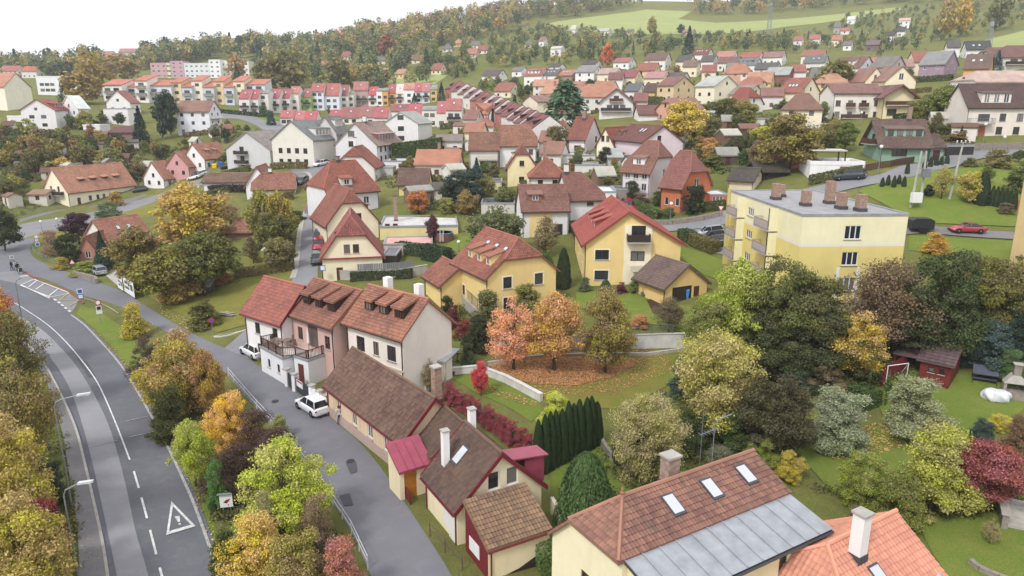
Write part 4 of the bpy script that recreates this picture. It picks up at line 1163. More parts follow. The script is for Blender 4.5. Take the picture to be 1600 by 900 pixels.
hE("cross_gable", "w", (889, 312), (943, 305), 350, 272, 9, (140, 88, 80), (226, 224, 224), .2, lod=1, c2=(122, 76, 68), ends=(0, .8), inset=(0, 3.5), chimneys=[(.1, .5, .7, .7, 9.6, plaster(OFFW))], wins=[('f', [.6], [3], 1.2, 1.3, '2')], into=BH)
hE("flat_extension", "white flat-roofed house extension behind the brown roofed house", (940, 300), (962, 300), 325, 0, 8, (210, 212, 214), WHITE, roof='flat', lod=1, cat='building', parapet=.15)
hE("white_red_house", "white house with stepped red roof and orange chimney wall", (888, 216), (914, 221), 240, 184, 8, RED, (228, 224, 222), -.6, lod=1, c2=RC2, wins=[('f', [.5], [.8], 1.4, 1.2, '2'), ('r', [.7], [2.6], 1, 1.4, '2')], chimneys=[(.5, .45, .9, .7, 10.0, M_BRICK)])
hE("orange_kiosk_house", "small orange house with low hipped tile roof", (863, 209), (897, 208), 226, 187, 8, (160, 106, 90), (188, 92, 74), lod=1, ends=(1, 1), inset=(3, 3), wins=[('f', [.6], [.6], 2.0, 1.4, '2')])
hG("cream_red_house", "cream gabled house with long bright red roof and shed dormer", (932, 226), (958, 226), 246, 190, 13, (156, 82, 70), (240, 228, 200), -.6, lod=1, c2=(140, 74, 62), wins=[('f', [.35, .65], [3.6], .8, 1.3, '2')], dormers=[('B', .55, 2.4, .9, 1.2, .2, (150, 74, 62))])
hG("pale_gable_house", "beige gabled house with grey-brown roof wedged beside the red roofed house", (963, 227), (986, 227), 244, 204, 12, (126, 100, 92), (232, 220, 188), -.6, lod=1, wins=[('f', [.5], [3.4], .8, 1.2, '1')])
hG("pink_gable_house", "pale pink house with brown-red roof and paired skylights", (1004, 222), (1064, 226), 256, 198, 14, (132, 82, 76), (228, 208, 214), .35, lod=1, c2=(116, 72, 66), wins=[('f', [.4], [4.6], .9, 1.1, '1', 'd')], skylights=[('A', .35, .5, .7, 1.3), ('A', .45, .5, .7, 1.3)])
hE("lilac_house", "pale lilac house with hipped orange-brown roof and white dormer", (971, 266), (1014, 274), 303, 221, 9, (148, 96, 82), (222, 212, 214), -.75, lod=1, c2=(128, 82, 74), ends=(.7, .5), inset=(3, 2.4), fr='w', wins=[('f', [.2, .5, .8], [.9, 3.0], 1, 1.3, '2', 'w'), ('r', [.55], [3.2], 1, 1.4, '2')], dormers=[('A', .5, 2.4, .8, 1.3, .2, (228, 222, 222), 'w')])
OH = hE("orange_house", "bright orange house with steep half-hipped brown-red roof", (1031, 289), (1064, 300), 326, 237, 8.4, (150, 90, 84), (208, 110, 66), -.85, lod=1, c2=(134, 78, 74), ends=(.3, .55), inset=(2, 2.6), fr='w', wins=[('f', [.3, .8], [.8], .8, 1.3, '1', 'w'), ('r', [.5], [3.9], 1.3, 1.3, '2', 'w')])
hE("orange_annexe", "n", (1108, 304), (1136, 304), 322, 0, 6, (216, 214, 212), (208, 110, 66), roof='flat', lod=1, parapet=.12, wins=[('f', [.45], [.5], 1.8, 1.1, '3', 'w')], into=OH)
hE("dark_barn", "cream outbuilding with weathered dark roof behind the flats", (1137, 281), (1176, 288), 300, 263, 7, (98, 88, 84), (224, 204, 168), -.5, lod=1, moss=.3, cat='outbuilding', wins=[('r', [.5], [2.6], .6, .8, '1', 'd')])
hE("black_shed", "low black timber shed with mossy roof", (1182, 268), (1230, 267), 284, 254, 6, (92, 82, 70), (52, 46, 44), lod=1, moss=.4, cat='shed', wins=[])
hG("red_roofed_shed", "orange timber shed with crimson roof under the walnut tree", (1224, 250), (1264, 247), 266, 234, 7, (132, 48, 58), (216, 136, 72), lod=1, cat='shed', wins=[])
GA = hE("flat_garage", "white flat-roofed garage with brown door and terrace on top", (1264, 256), (1348, 257), 280, 0, 8, (150, 140, 132), (236, 236, 236), -.15, roof='flat', lod=1, cat='garage', parapet=.5, doors=[('f', .74, 3.2, 2.2, plain("garage_door", (140, 80, 56), .5))], wins=[])
mb = MB(); mb.box(.6, 6.2, 2, 6.5, GA.h + 2.0, GA.h + 2.2); mb.build("pergola_roof", plain("pale_sheet", (196, 190, 184), .6), GA.root)
for x, y in ((.8, 2.2), (6, 2.2), (.8, 6.3), (6, 6.3)):
 mb = MB(); mb.box(x - .1, x + .1, y - .1, y + .1, GA.h, GA.h + 2.0); mb.build("pergola_post", M_DARK, GA.root)
GR = hE("green_house", "sea green house with brown tiled roof, long shed dormer and brown balcony", (1374, 226), (1448, 226), 252, 189, 9, (118, 90, 84), (136, 176, 152), -.12, lod=1, c2=(102, 76, 72), wins=[('f', [.40], [.9], 2.6, 1.5, '3', 'd'), ('l', [.5], [3.0], 1.4, 1.7, '2')], dormers=[('A', .52, 6.4, 1.3, 1.4, .22, (136, 176, 152), 'b')], balconies=[('l', .2, .8, 2.9, 1.2, M_BROWN, 'panel')], chimneys=[(.72, .5, .7, .6, 9.6, M_BRICK)], oe=.8, og=.7)
hE("cross", "x", (1449, 230), (1474, 232), 252, 212, 8, (118, 90, 84), (136, 176, 152), -.12, lod=1, c2=(102, 76, 72), into=GR, doors=[('f', .5, 1.2, 2.0, plain("maroon_door", (88, 30, 34), .5))], wins=[])
YW = hE("twin_apartment_house", "white and cream apartment house with brown balconies and wide pink-brown roof", (1299, 146), (1376, 148), 188, 133, 11, (164, 118, 114), (236, 228, 214), -.1, lod=1, c2=(146, 104, 100), wins=[('f', [.1, .35, .62, .88], [3.4, .7], 1.2, 1.4, '2')], balconies=[('f', .26, .43, 3.2, 1.1, M_BROWN, 'panel'), ('f', .52, .70, 3.2, 1.1, M_BROWN, 'panel'), ('f', .18, .70, .5, 1.1, M_BROWN, 'panel')], plinth=(.2, (196, 110, 80)))
hG("gable_wing", "x", (1378, 150), (1424, 150), 186, 134, 11, (144, 100, 98), (240, 222, 170), -.1, lod=1, into=YW, wins=[('f', [.3], [.8], 2.2, 1.6, '2')], balconies=[('f', .05, .95, 3.2, 1.2, M_BROWN, 'panel')], oe=1.0, og=1.4)
hG("twin_gable_house", "cream house with two front gables and orange-brown roof behind the apartment house", (1349, 126), (1380, 126), 150, 106, 11, (158, 108, 98), CREAM, lod=2, wins=[('f', [.5], [4.4], 1.0, 1.9, '1', 'w')])
hG("twin_gable_house", "cream gable with french window adjoining the matching cream gable", (1381, 126), (1428, 126), 150, 104, 11, (152, 106, 96), CREAM, lod=2, wins=[('f', [.5], [4.6], 1.4, 1.9, '2', 'w')])
BR = hE("beige_dormer_house", "beige house with dark brown roof, pale shed dormer and timber balcony", (1506, 167), (1640, 170), 213, 133, 10, (106, 80, 78), (228, 216, 202), -.1, lod=1, c2=(92, 70, 68), wins=[('f', [.2], [3.0], 2.2, 1.4, '3'), ('f', [.42, .62], [3.0], 1.2, 1.5, '2'), ('f', [.4, .6], [.4], 1.2, 1.5, '2')], dormers=[('A', .33, 5.5, .6, 2.0, .12, (228, 216, 202))], balconies=[('f', .02, .3, 2.6, 1.4, M_GREYP)], doors=[('f', .2, 1.4, 2.1, plain("terracotta_door", (168, 90, 66), .6))])
hE("wide_white_house", "white house with wide low pinkish roof behind the beige dormer house", (1520, 128), (1650, 128), 160, 112, 11, (186, 152, 146), (236, 234, 232), lod=2, ends=(.8, 0), inset=(4, 0))
hE("balcony_villa", "villa with red-brown hipped roof, timber balcony and dark glazing", (1564, 89), (1650, 89), 114, 72, 11, (122, 78, 76), (226, 216, 200), lod=2, ends=(1, 1), inset=(4, 4), wins=[('f', [.2, .4], [2.8], 2.4, 1.6, '3', 'd')], balconies=[('f', .05, .95, 2.6, 1.2, M_DARK, 'panel')])
hR("purple_house", "lilac purple house with grey roof", (1444, 82), (1484, 82), 126, 11, (132, 130, 136), (170, 138, 160), -.7, .55, fr='w')
hR("amber_house", "amber yellow house with dark brown roof and two skylights", (1506, 86), (1546, 86), 128, 10, (110, 84, 76), (228, 170, 90), -.5, .48, skylights=[('A', .3, .4, .9, 1.2), ('A', .6, .4, .9, 1.2)])
hR("solar_house", "pale house with black roof and white skylight near the meadow", (1504, 65), (1542, 64), 92, 11, (72, 70, 74), (222, 226, 228), -.3, .5, skylights=[('A', .3, .3, .9, 1.3), ('A', .55, .3, .9, 1.3)])
hR("brown_hip_house", "house with long brown roof beside the black roofed house", (1534, 75), (1582, 75), 100, 10, BRNR, OFFW, -.1, .5, ends=(.5, 0), inset=(3, 0))
for nm, lb, A_, B_, yb_, W_, rc, wc, kw in (
 ("hill_house", "white house with brown roof at the left of the upper row", (1012, 84), (1044, 83), 109, 10, BRNR, OFFW, {}),
 ("hill_house", "cream gabled house with dark brown roof beside the red skylight house", (1060, 87), (1082, 87), 110, 10, DGREY, CREAM, {}),
 ("hill_house", "white gabled house with red roof and four skylights in the upper row", (1086, 77), (1110, 77), 98, 10, DRED, WHITE, dict(skylights=[('A', .2, .4, .8, 1.2), ('A', .35, .4, .8, 1.2), ('A', .5, .4, .8, 1.2), ('A', .8, .4, .8, 1.2)])),
 ("hill_house", "white gabled house with dark brown roof and glazed veranda", (1098, 87), (1118, 87), 110, 10, (92, 82, 82), WHITE, {}),
 ("hill_house", "white gabled house with salmon roof in the upper row", (1122, 81), (1149, 81), 101, 10, (180, 114, 104), WHITE, {}),
 ("hill_house", "house with maroon roof and long glazed veranda below the salmon roof", (1124, 90), (1156, 90), 111, 9, (122, 84, 84), OFFW, {}),
 ("hill_house", "white gabled house with orange-red roof at the end of the upper row", (1160, 82), (1189, 82), 103, 10, (162, 92, 78), WHITE, {}),
 ("hill_house", "white gabled house with slate grey roof and long grey dormer", (1156, 92), (1185, 92), 117, 11, (110, 112, 118), WHITE, dict(dormers=[('A', .5, 4.5, 1.4, 1.0, .2, (130, 132, 138))])),
 ("hill_house", "white house with dusky pink roof at the right of the upper row", (1194, 82), (1225, 82), 102, 10, (146, 104, 104), WHITE, {}),
 ("hill_house", "house with dark charcoal roof above the brick house", (1182, 99), (1216, 99), 122, 9, (92, 86, 86), OFFW, {}),
 ("brick_house", "red brick house with light grey metal roof", (1200, 106), (1236, 105), 134, 10, (150, 154, 156), (150, 92, 80), {}),
 ("hill_house", "beige gabled house with slate roof and two skylights", (1258, 88), (1291, 88), 114, 10, (104, 104, 108), OFFW, dict(skylights=[('A', .4, .4, .8, 1.2), ('A', .65, .4, .8, 1.2)])),
 ("hill_house", "house with orange-red roof above the slate roofed beige house", (1254, 79), (1288, 79), 100, 10, (158, 92, 82), OFFW, {}),
 ("hill_house", "cream house with crimson-pink roof left of the pale pink roof", (972, 111), (998, 111), 136, 10, (144, 76, 84), CREAM, {}),
 ("hill_house", "cream house with pale pink roof between crimson and dark roofs", (1012, 113), (1042, 113), 136, 10, (172, 118, 124), CREAM, {}),
 ("hill_house", "house with dark roof and glazed gable beside the pale pink roof", (1044, 114), (1072, 114), 134, 10, (90, 82, 84), OFFW, {}),
 ("tan_house", "tan rendered house with red-brown roof and broad gable", (1042, 121), (1068, 121), 160, 12, (134, 88, 80), (222, 194, 146), dict(eave=.66, sk=-.9)),
 ("cream_house", "big cream house with pale grey roof and yellow window panel", (1104, 120), (1134, 121), 168, 13, (168, 168, 170), (236, 226, 196), dict(eave=.68, sk=-.9)),
 ("yellow_house", "small yellow house with dark brown roof beside the tan house", (1010, 131), (1028, 131), 160, 8, (92, 70, 68), (236, 190, 100), {}),
 ("white_house", "white house with slate roof left of the small yellow house", (982, 131), (1003, 131), 158, 9, (96, 98, 106), WHITE, {}),
 ("cream_hip_house", "cream house with orange hipped roof right of the grey roofed house", (1160, 121), (1192, 122), 150, 9.5, (162, 96, 82), CREAM, dict(ends=(.6, .6), inset=(3, 3))),
 ("half_hip_house", "white house with steep red half-hipped roof below the cream houses", (1152, 138), (1177, 139), 178, 9, (146, 68, 62), WHITE, dict(ends=(.2, .6), inset=(1, 2.6), eave=.4, sk=-.9)),
 ("grey_roof_house", "cream house with grey-brown roof behind the red half-hipped one", (1152, 134), (1180, 133), 166, 10, (132, 126, 124), CREAM, dict(sk=-.8)),
 ("salmon_house", "salmon pink house with dull brown-red roof behind the yellow walnut tree", (1038, 154), (1084, 154), 192, 9, (150, 102, 94), (226, 162, 138), dict(ends=(.4, 0), inset=(2, 0), sk=.4)),
 ("low_house", "low white house with maroon roof and timber eyebrow dormer", (994, 165), (1024, 165), 190, 8, (118, 76, 76), WHITE, dict(sk=0, eave=.45)),
 ("cream_skylight_house", "cream house with orange-red roof, three skylights and balcony gable", (1230, 123), (1265, 124), 166, 10.5, (150, 84, 72), (242, 230, 198), dict(skylights=[('A', .3, .3, .8, 1.2), ('A', .45, .3, .8, 1.2), ('A', .6, .3, .8, 1.2)], sk=-.8, eave=.5)),
 ("white_dormer_house", "white gabled house with maroon roof and white dormer", (1328, 90), (1353, 90), 130, 11, (126, 84, 82), WHITE, dict(dormers=[('A', .35, 2.4, 1.2, 1.5, .3, WHITE)], sk=-.8)),
 ("maroon_hip_house", "house with maroon roof and small gable left of the white dormer house", (1300, 91), (1326, 91), 122, 9, (120, 78, 74), OFFW, dict(ends=(.7, 0), inset=(3, 0))),
 ("grey_gable_house", "grey gabled house with brown-grey roof left of the purple house", (1368, 90), (1402, 88), 128, 10, (122, 112, 112), (196, 188, 184), dict(sk=-.8)),
 ("garden_cottage", "small white cottage with red roof, first of three on the slope", (1241, 58), (1254, 58), 71, 6, (168, 96, 92), WHITE, {}),
 ("garden_cottage", "small white cottage with coral roof beside a dark hedge, second of three on the slope", (1266, 55), (1281, 55), 70, 6, (176, 98, 92), WHITE, {}),
 ("garden_cottage", "small cream cottage with pink roof, third of three on the slope", (1300, 56), (1315, 56), 72, 6, (178, 108, 98), CREAM, {}),
 ("garden_cottage", "white cottage with grey hipped roof below the pink roofed cottage", (1318, 65), (1331, 65), 79, 6, (112, 106, 112), WHITE, {}),
 ("garden_cottage", "garden cottage with mauve roof and dark walls", (1354, 64), (1374, 64), 80, 8, (116, 94, 100), (128, 104, 104), {}),
 ("garden_cottage", "white cottage with black-brown roof, left of two below the meadow", (1385, 50), (1398, 50), 65, 6, (78, 68, 70), WHITE, {}),
 ("garden_cottage", "white cottage with dark violet roof, right of two below the meadow", (1400, 43), (1414, 43), 58, 6, (76, 70, 78), WHITE, {}),
 ("garden_cottage", "grey steep gabled cottage on the slope below the meadow", (1303, 36), (1313, 36), 53, 7, (116, 108, 106), (176, 164, 158), {}),
 ("garden_cottage", "low cottage with vivid red roof beside the grey gabled cottage", (1314, 44), (1327, 44), 54, 5, (184, 92, 88), OFFW, {}),
 ("garden_cottage", "white cottage with pale roof above the grey gabled cottage", (1324, 26), (1336, 26), 38, 6, (196, 194, 196), WHITE, {}),
 ("garden_cottage", "white modern cottage with pink flat roof among the upper gardens", (1404, 29), (1421, 29), 45, 7, (200, 156, 148), WHITE, dict(eave=.75)),
 ("garden_cottage", "white hillside cottage with tall gable below the big meadow", (894, 40), (901, 40), 55, 7, (190, 180, 178), WHITE, {}),
 ("garden_cottage", "white hillside cottage with red-brown roof and tall gable", (845, 58), (853, 58), 73, 7, (140, 102, 98), WHITE, {}),
 ("garden_cottage", "white two-storey garden house with flat gable in the orchards", (864, 73), (880, 73), 88, 8, (190, 182, 178), WHITE, dict(eave=.75)),
 ("garden_cottage", "yellow cottage with grey roof at the meadow's edge", (980, 46), (989, 46), 55, 6, (110, 104, 104), (232, 208, 150), {}),
 ("garden_cottage", "long brown cottage with mauve roof at the meadow's edge", (1068, 47), (1085, 47), 56, 7, (142, 106, 106), (188, 168, 150), {}),
 ("garden_cottage", "white cottage with pale flat roof at the meadow's edge", (934, 45), (953, 45), 56, 7, (170, 166, 166), WHITE, {}),
 ("hill_house", "white house with black mono-pitch gable and white chimney wall in the left row", (760, 110), (786, 110), 131, 10, (94, 80, 84), WHITE, {}),
 ("hill_house", "small white house with grey-brown roof beside pines", (805, 105), (820, 104), 120, 8, (118, 110, 110), WHITE, {}),
 ("hill_house", "white house with red roof and long white dormer", (826, 108), (853, 108), 133, 10, (166, 86, 84), WHITE, dict(dormers=[('A', .5, 6, 1.2, 1.3, .15, WHITE)])),
 ("hill_house", "white gabled house with dark roof and three skylights", (853, 109), (877, 109), 131, 11, (98, 90, 92), WHITE, dict(skylights=[('A', .3, .4, .9, 1.2), ('A', .5, .4, .9, 1.2), ('A', .7, .4, .9, 1.2)])),
 ("hill_house", "brown house with orange roof and three skylights", (878, 110), (900, 110), 130, 10, (172, 106, 92), (168, 134, 120), dict(skylights=[('A', .3, .4, .9, 1.2), ('A', .5, .4, .9, 1.2), ('A', .7, .4, .9, 1.2)])),
 ("hill_house", "white two-storey house with grey-mauve roof and dark balcony", (906, 104), (935, 104), 132, 11, (132, 128, 132), WHITE, dict(eave=.66)),
 ("hill_house", "cream house with brown veranda and half pink roof", (940, 107), (967, 107), 134, 11, (170, 138, 136), CREAM, dict(eave=.66)),
 ("alpine_house", "dark mono-pitch chalet roof above the white row, left one", (864, 100), (879, 101), 112, 9, (86, 74, 76), WHITE, {}),
 ("alpine_house", "dark broad gabled chalet roof above the grey-mauve roof", (915, 95), (936, 96), 110, 10, (80, 70, 72), WHITE, {}),
 ("alpine_house", "broad gabled chalet with red right slope below the orange tree", (964, 91), (988, 92), 108, 11, (160, 92, 94), WHITE, {}),
 ("orange_roof_block", "long white building with orange hipped roof behind the pine", (908, 132), (966, 133), 178, 12, (176, 114, 92), OFFW, dict(ends=(.5, .4), inset=(4, 4), sk=0)),
 ("orange_villa", "white villa with bright orange pyramid roof", (752, 162), (764, 162), 200, 11, (176, 104, 82), WHITE, dict(ends=(1, 1), inset=(4.5, 4.5), sk=0)),
 ("orange_villa", "house with orange and brown cross roof in front of the pyramid roofed villa", (748, 183), (772, 183), 216, 10, (160, 92, 78), OFFW, dict(ends=(.8, .8), inset=(3, 3), sk=0)),
 ("cream_block", "tall cream rendered building with long brown roof beside the pine", (828, 150), (866, 143), 196, 9, (142, 106, 98), (236, 224, 194), dict(wins=[], sk=.6, eave=.8)),
 ("flat_roof_cottage", "low house with grey and red sheet roof above the tall hedge", (684, 211), (724, 211), 240, 7, (130, 114, 112), OFFW, dict(sk=0, eave=.7))):
 k = dict(moss=.05, sk=-.5); k.update(kw)
 hR(nm, lb, A_, B_, yb_, W_, rc, wc, **k)
CHL = hG("chalet_house", "broad gabled chalet with dark red-brown roof and glazed balconies", (936, 160), (988, 158), 187, 139, 13, (118, 80, 76), (232, 228, 224), -.2, lod=2, wins=[('f', [.3, .5, .7], [2.9], 1.6, 1.6, '2'), ('f', [.5], [5.6], 1.6, 1.6, '2')], balconies=[('f', .05, .95, 2.6, 1.2, M_DARK, 'panel'), ('f', .3, .7, 5.4, 1.0, M_BROWN, 'panel')], oe=.8, og=.8)
GA1 = hG("grey_apartment_house", "grey apartment house with three black balconies on its gable", (357, 233), (425, 233), 272, 207, 21, (158, 146, 142), (206, 204, 204), -.35, lod=1, c2=(146, 132, 128), tw=.5, th=.5, wins=[('r', [.2, .35, .55, .75], [1.0, 3.6], 1.0, 1.2, '2')], doors=[('f', .36, 1.4, 2.0, M_DARK, .6), ('f', .36, 1.4, 2.0, M_DARK, 3.1), ('f', .36, 1.4, 2.0, M_DARK, 5.6)], balconies=[('f', .22, .5, .5, 1.2, M_DARK, 'panel'), ('f', .22, .5, 3.0, 1.2, M_DARK, 'panel'), ('f', .22, .5, 5.5, 1.2, M_DARK, 'panel')], oe=.6)
hG("grey_apartment_house", "cream apartment house with grey flat dormer band behind the grey gable", (428, 218), (492, 216), 262, 190, 18, (122, 126, 132), (226, 220, 206), -.3, lod=2, wins=[('f', [.2, .4, .6, .8], [1.0, 3.8], 1.2, 1.4, '2')], dormers=[('B', .4, 8, 1.0, 1.8, .1, (226, 220, 206))])
hG("grey_apartment_house", "apartment house with dark framed gable and row of white dormer windows", (494, 208), (528, 208), 250, 183, 16, (128, 126, 128), (212, 208, 204), .0, lod=2, wins=[('f', [.4], [7.4], 1.2, 1.2, '2', 'd')], dormers=[('B', .5, 9, 1.0, 1.8, .1, WHITE)])
WG = hG("white_apartment_house", "white apartment house with broad grey gable and maroon roof band", (526, 226), (590, 225), 258, 193, 17, (166, 136, 128), (218, 216, 216), -.25, lod=1, c2=(146, 116, 110), tw=.5, th=.5, wins=[('f', [.4], [2.0, 4.8, 7.4], 1.8, 1.4, '2'), ('r', [.15, .32, .5, .68, .85], [.9, 3.4], 1.1, 1.5, '2')], dormers=[('B', .5, 11, .9, 1.6, .1, (150, 84, 84))], chimneys=[(.35, .5, .9, .7, 12.4, plaster(OFFW))])
hG("white_apartment_house", "white apartment house with plain broad gable, grey roof and three stacked windows", (601, 193), (654, 193), 226, 175.5, 16, (164, 164, 162), (228, 226, 224), -.15, lod=2, wins=[('f', [.5], [1.2, 4.0, 7.2], 1.9, 1.4, '2')])
LC = hE("long_cream_house", "long cream house with orange tiled roof and four dormers beside the valley road", (109, 300), (214, 283), 323, 264, 9.5, (196, 130, 104), (242, 232, 200), 1.05, lod=1, c2=(162, 106, 88), moss=.03, fr='b', wins=[('f', [.3, .41, .5, .6, .74, .84, .93], [1.0], .9, 1.3, '2'), ('l', [.35, .65], [3.9], .8, 1.4, '1')], doors=[('f', .14, 1.0, 2.1)], dormers=[('A', .27, 1.8, 1.6, .8, .35, (120, 74, 66), 'b'), ('A', .44, 1.8, 1.6, .8, .35, (120, 74, 66), 'b'), ('A', .61, 1.8, 1.6, .8, .35, (120, 74, 66), 'b'), ('A', .78, 1.8, 1.6, .8, .35, (120, 74, 66), 'b')], balconies=[('l', .15, .85, 3.0, 1.1, M_DARK, 'panel')], chimneys=[(.72, .55, .7, .7, 9.4, plaster(WHITE))])
hE("row_cottage", "white roadside cottage with orange roof beside the pink one", (257, 279), (294, 270), 294, 254, 7.5, (184, 120, 98), WHITE, 1.2, lod=1, skylights=[('A', .4, .4, .7, 1), ('A', .6, .4, .7, 1)])
hE("row_cottage", "pink roadside cottage with orange roof", (296, 260), (320, 252), 278, 238, 8, (180, 114, 96), (214, 152, 150), 1.3, lod=1)
hE("row_cottage", "long white roadside cottage with orange roof and dormers, farthest along the valley road", (321, 248), (360, 240), 266, 226, 8, (182, 116, 96), WHITE, 1.2, lod=1, dormers=[('A', .3, 1.4, 1.4, .8, .3, (130, 80, 70)), ('A', .6, 1.4, 1.4, .8, .3, (130, 80, 70))])
hG("brick_cottage", "pinkish brick cottage with orange roof among garden trees", (126, 393), (153, 395), 410, 362, 9, (160, 98, 82), (188, 124, 100), .1, lod=1, wins=[('f', [.5], [.8], .9, 1.2, '2', 'w')])
hE("orange_roof_cottage", "cottage with salmon roof behind the brick cottage", (172, 378), (238, 368), 396, 346, 8, (176, 112, 92), OFFW, .9, lod=1, skylights=[('A', .4, .4, .7, 1), ('A', .65, .4, .7, 1)])
hE("low_barn", "low white barn with long rusty roof beneath the grey apartment house", (318, 285), (390, 284), 303, 272, 8, (148, 110, 94), WHITE, .1, lod=1, wins=[], cat='barn')
hG("white_gable_cottage", "white cottage with orange roofs and two tiny gable windows", (386, 290), (424, 288), 312, 262, 9, (170, 110, 92), (234, 236, 240), .1, lod=1, wins=[('f', [.4, .6], [3.6], .6, .9, '1')])
hE("gable_annexe_cottage", "low cottage with several small orange roofs beside the white gable cottage", (396, 296), (462, 290), 318, 272, 8, (170, 108, 90), OFFW, .2, lod=1, ends=(.6, .3), inset=(3, 2), chimneys=[(.4, .5, .7, .7, 7.2, plaster(WHITE))])
hE("gazebo", "small garden gazebo with orange pyramid roof", (355, 361), (392, 361), 377, 342, 4.0, (166, 106, 90), (150, 112, 92), lod=1, ends=(1, 1), inset=(1.9, 1.9), wins=[], cat='gazebo')
hE("garden_shed", "pale corrugated garden shed under apple trees", (414, 392), (438, 390), 414, 0, 4, (196, 196, 196), (120, 104, 92), roof='shed', ze2=2.8, lod=2, wins=[], cat='shed')
hE("stone_outhouse", "small pale outhouse with brown roof beside the long cream house", (46, 304), (74, 302), 318, 297, 6, (146, 110, 92), (206, 198, 186), lod=2)
for nm, lb, A_, B_, yb_, W_, rc, wc, kw in (
 ("left_white_house", "white house with solar panelled roof beside the red roofed gable", (112, 150), (130, 149), 196, 11, (206, 208, 212), WHITE, dict(sk=.8)),
 ("cream_hall", "big cream building with wide orange roof at the left edge", (-60, 113), (36, 114), 170, 15, (188, 120, 100), (244, 238, 214), dict(wins=[], sk=0, eave=.62)),
 ("red_roof_villa", "villa with vivid red roof on the left skyline", (42, 104), (65, 104), 122, 10, (184, 92, 74), OFFW, dict(sk=0)),
 ("pink_roof_villa", "house with pink-red roof behind the cream hall", (8, 103), (36, 103), 122, 10, (174, 92, 92), OFFW, dict(sk=0)),
 ("skyline_house", "house with brick red roof under the skyline trees", (166, 80), (180, 80), 92, 9, (178, 108, 96), OFFW, dict(sk=0)),
 ("skyline_house", "long white house with pink roof under the skyline trees", (190, 76), (216, 76), 90, 9, (174, 110, 108), OFFW, dict(sk=0))):
 k = dict(moss=.04); k.update(kw)
 hR(nm, lb, A_, B_, yb_, W_, rc, wc, **k)
hG("left_white_house", "white gabled house with red roof and small dormers on the left slope", (37, 172), (90, 174), 202, 156, 12, (166, 84, 78), WHITE, .15, lod=2, wins=[('f', [.3, .65], [.8, 3.4], 1.6, 1.1, '2', 'b'), ('f', [.45], [6.0], .9, .9, '1', 'b')], dormers=[('B', .5, 7, 1.0, 1.2, .1, (166, 84, 78))])
hG("left_gable_house", "small white gabled house with red edged roof before the balcony flats", (168, 160), (205, 160), 176, 142, 10, (166, 96, 92), WHITE, .1, lod=2)
hE("villa_on_slope", "white three-storey house with brown roof and stepped balconies", (279, 174), (330, 174), 212, 158, 10, (146, 102, 88), (228, 230, 236), lod=2, balconies=[('r', .1, .9, 3, 1.2, M_WHITE, 'panel'), ('r', .1, .9, 5.6, 1.2, M_WHITE, 'panel')])
hE("white_annexe", "white flat-roofed house behind the dark spruce on the left", (164, 170), (202, 168), 192, 0, 9, (206, 206, 206), WHITE, roof='flat', lod=2, parapet=.2, wins=[('r', [.5], [2], 1.5, 1.3, '2')])
hE("maroon_shed", "low maroon roofed shed row below the white slope houses", (172, 207), (208, 206), 218, 199, 7, (112, 68, 72), (150, 110, 100), lod=2, cat='shed', wins=[])
hE("flat_white_block", "long white flat-roofed hall behind the left trees", (60, 120), (140, 120), 148, 0, 14, (196, 198, 202), (232, 234, 236), roof='flat', lod=2, cat='building', wins=[('f', [.1, .2, .3], [1.5, 4.2], 2.2, 1.4, '2')])
def flats(name, label, x0, x1, yb, yt, wc, W=12, nf=None, cols=None, **k):
 a_ = P(x0, yb); b_ = at_z(x1, yb, a_.z); hh = height_at(a_, yt)
 L_ = (Vector(b_[:2]) - Vector(a_[:2])).length
 nf = nf or max(2, int(hh / 2.9)); cols = cols or max(2, int(L_ / 3.4))
 st_ = hh / nf
 wins_ = [('f', [(i + .5) / cols for i in range(cols)], [st_ * j + .9 for j in range(nf)], 1.7, 1.3, '2', 'w')]
 return house(name, label, Vector(a_[:2]), Vector(b_[:2]), hh, (150, 150, 152), wc, mode='world', zbase=a_.z, W=W, roof='flat', lod=2, cat='building', wins=wins_, parapet=.4, **k)
flats("panel_block", "pink and mauve panel block of flats below the wooded hill", 237, 262, 122, 99, (212, 164, 172))
flats("panel_block", "pale yellow panel block section between the pink ones", 262.5, 268, 122, 99, (226, 220, 176), cols=2)
flats("panel_block", "mauve panel block section with roof machine room", 268.5, 289, 122, 96, (206, 160, 176))
flats("panel_block", "grey-white panel block of flats beside the mauve one", 289.5, 328, 122, 99.5, (222, 226, 232))
flats("panel_block", "white stepped panel block at the end of the row", 328.5, 346, 122, 94, (236, 238, 240))
flats("panel_block", "cream blank-ended block behind the white stepped one", 346.5, 390, 120, 96, (236, 232, 216))
FL = [(163, 193, 158, 128, WHITE), (194, 214, 158, 131, WHITE), (214.5, 233, 160, 121, (242, 238, 230)), (233.5, 270, 160, 129, (214, 220, 228)), (270.5, 286, 161, 124, (232, 208, 160)), (286.5, 302, 162, 131, (206, 212, 222)), (302.5, 319, 162, 121, (236, 230, 206)), (319.5, 336, 163, 131, (206, 212, 222)), (336.5, 352, 163, 122, (232, 200, 146)), (352.5, 367, 164, 131, (206, 212, 222)), (367.5, 384, 164, 122, (236, 224, 188)), (384.5, 416, 164, 127, (214, 220, 230))]
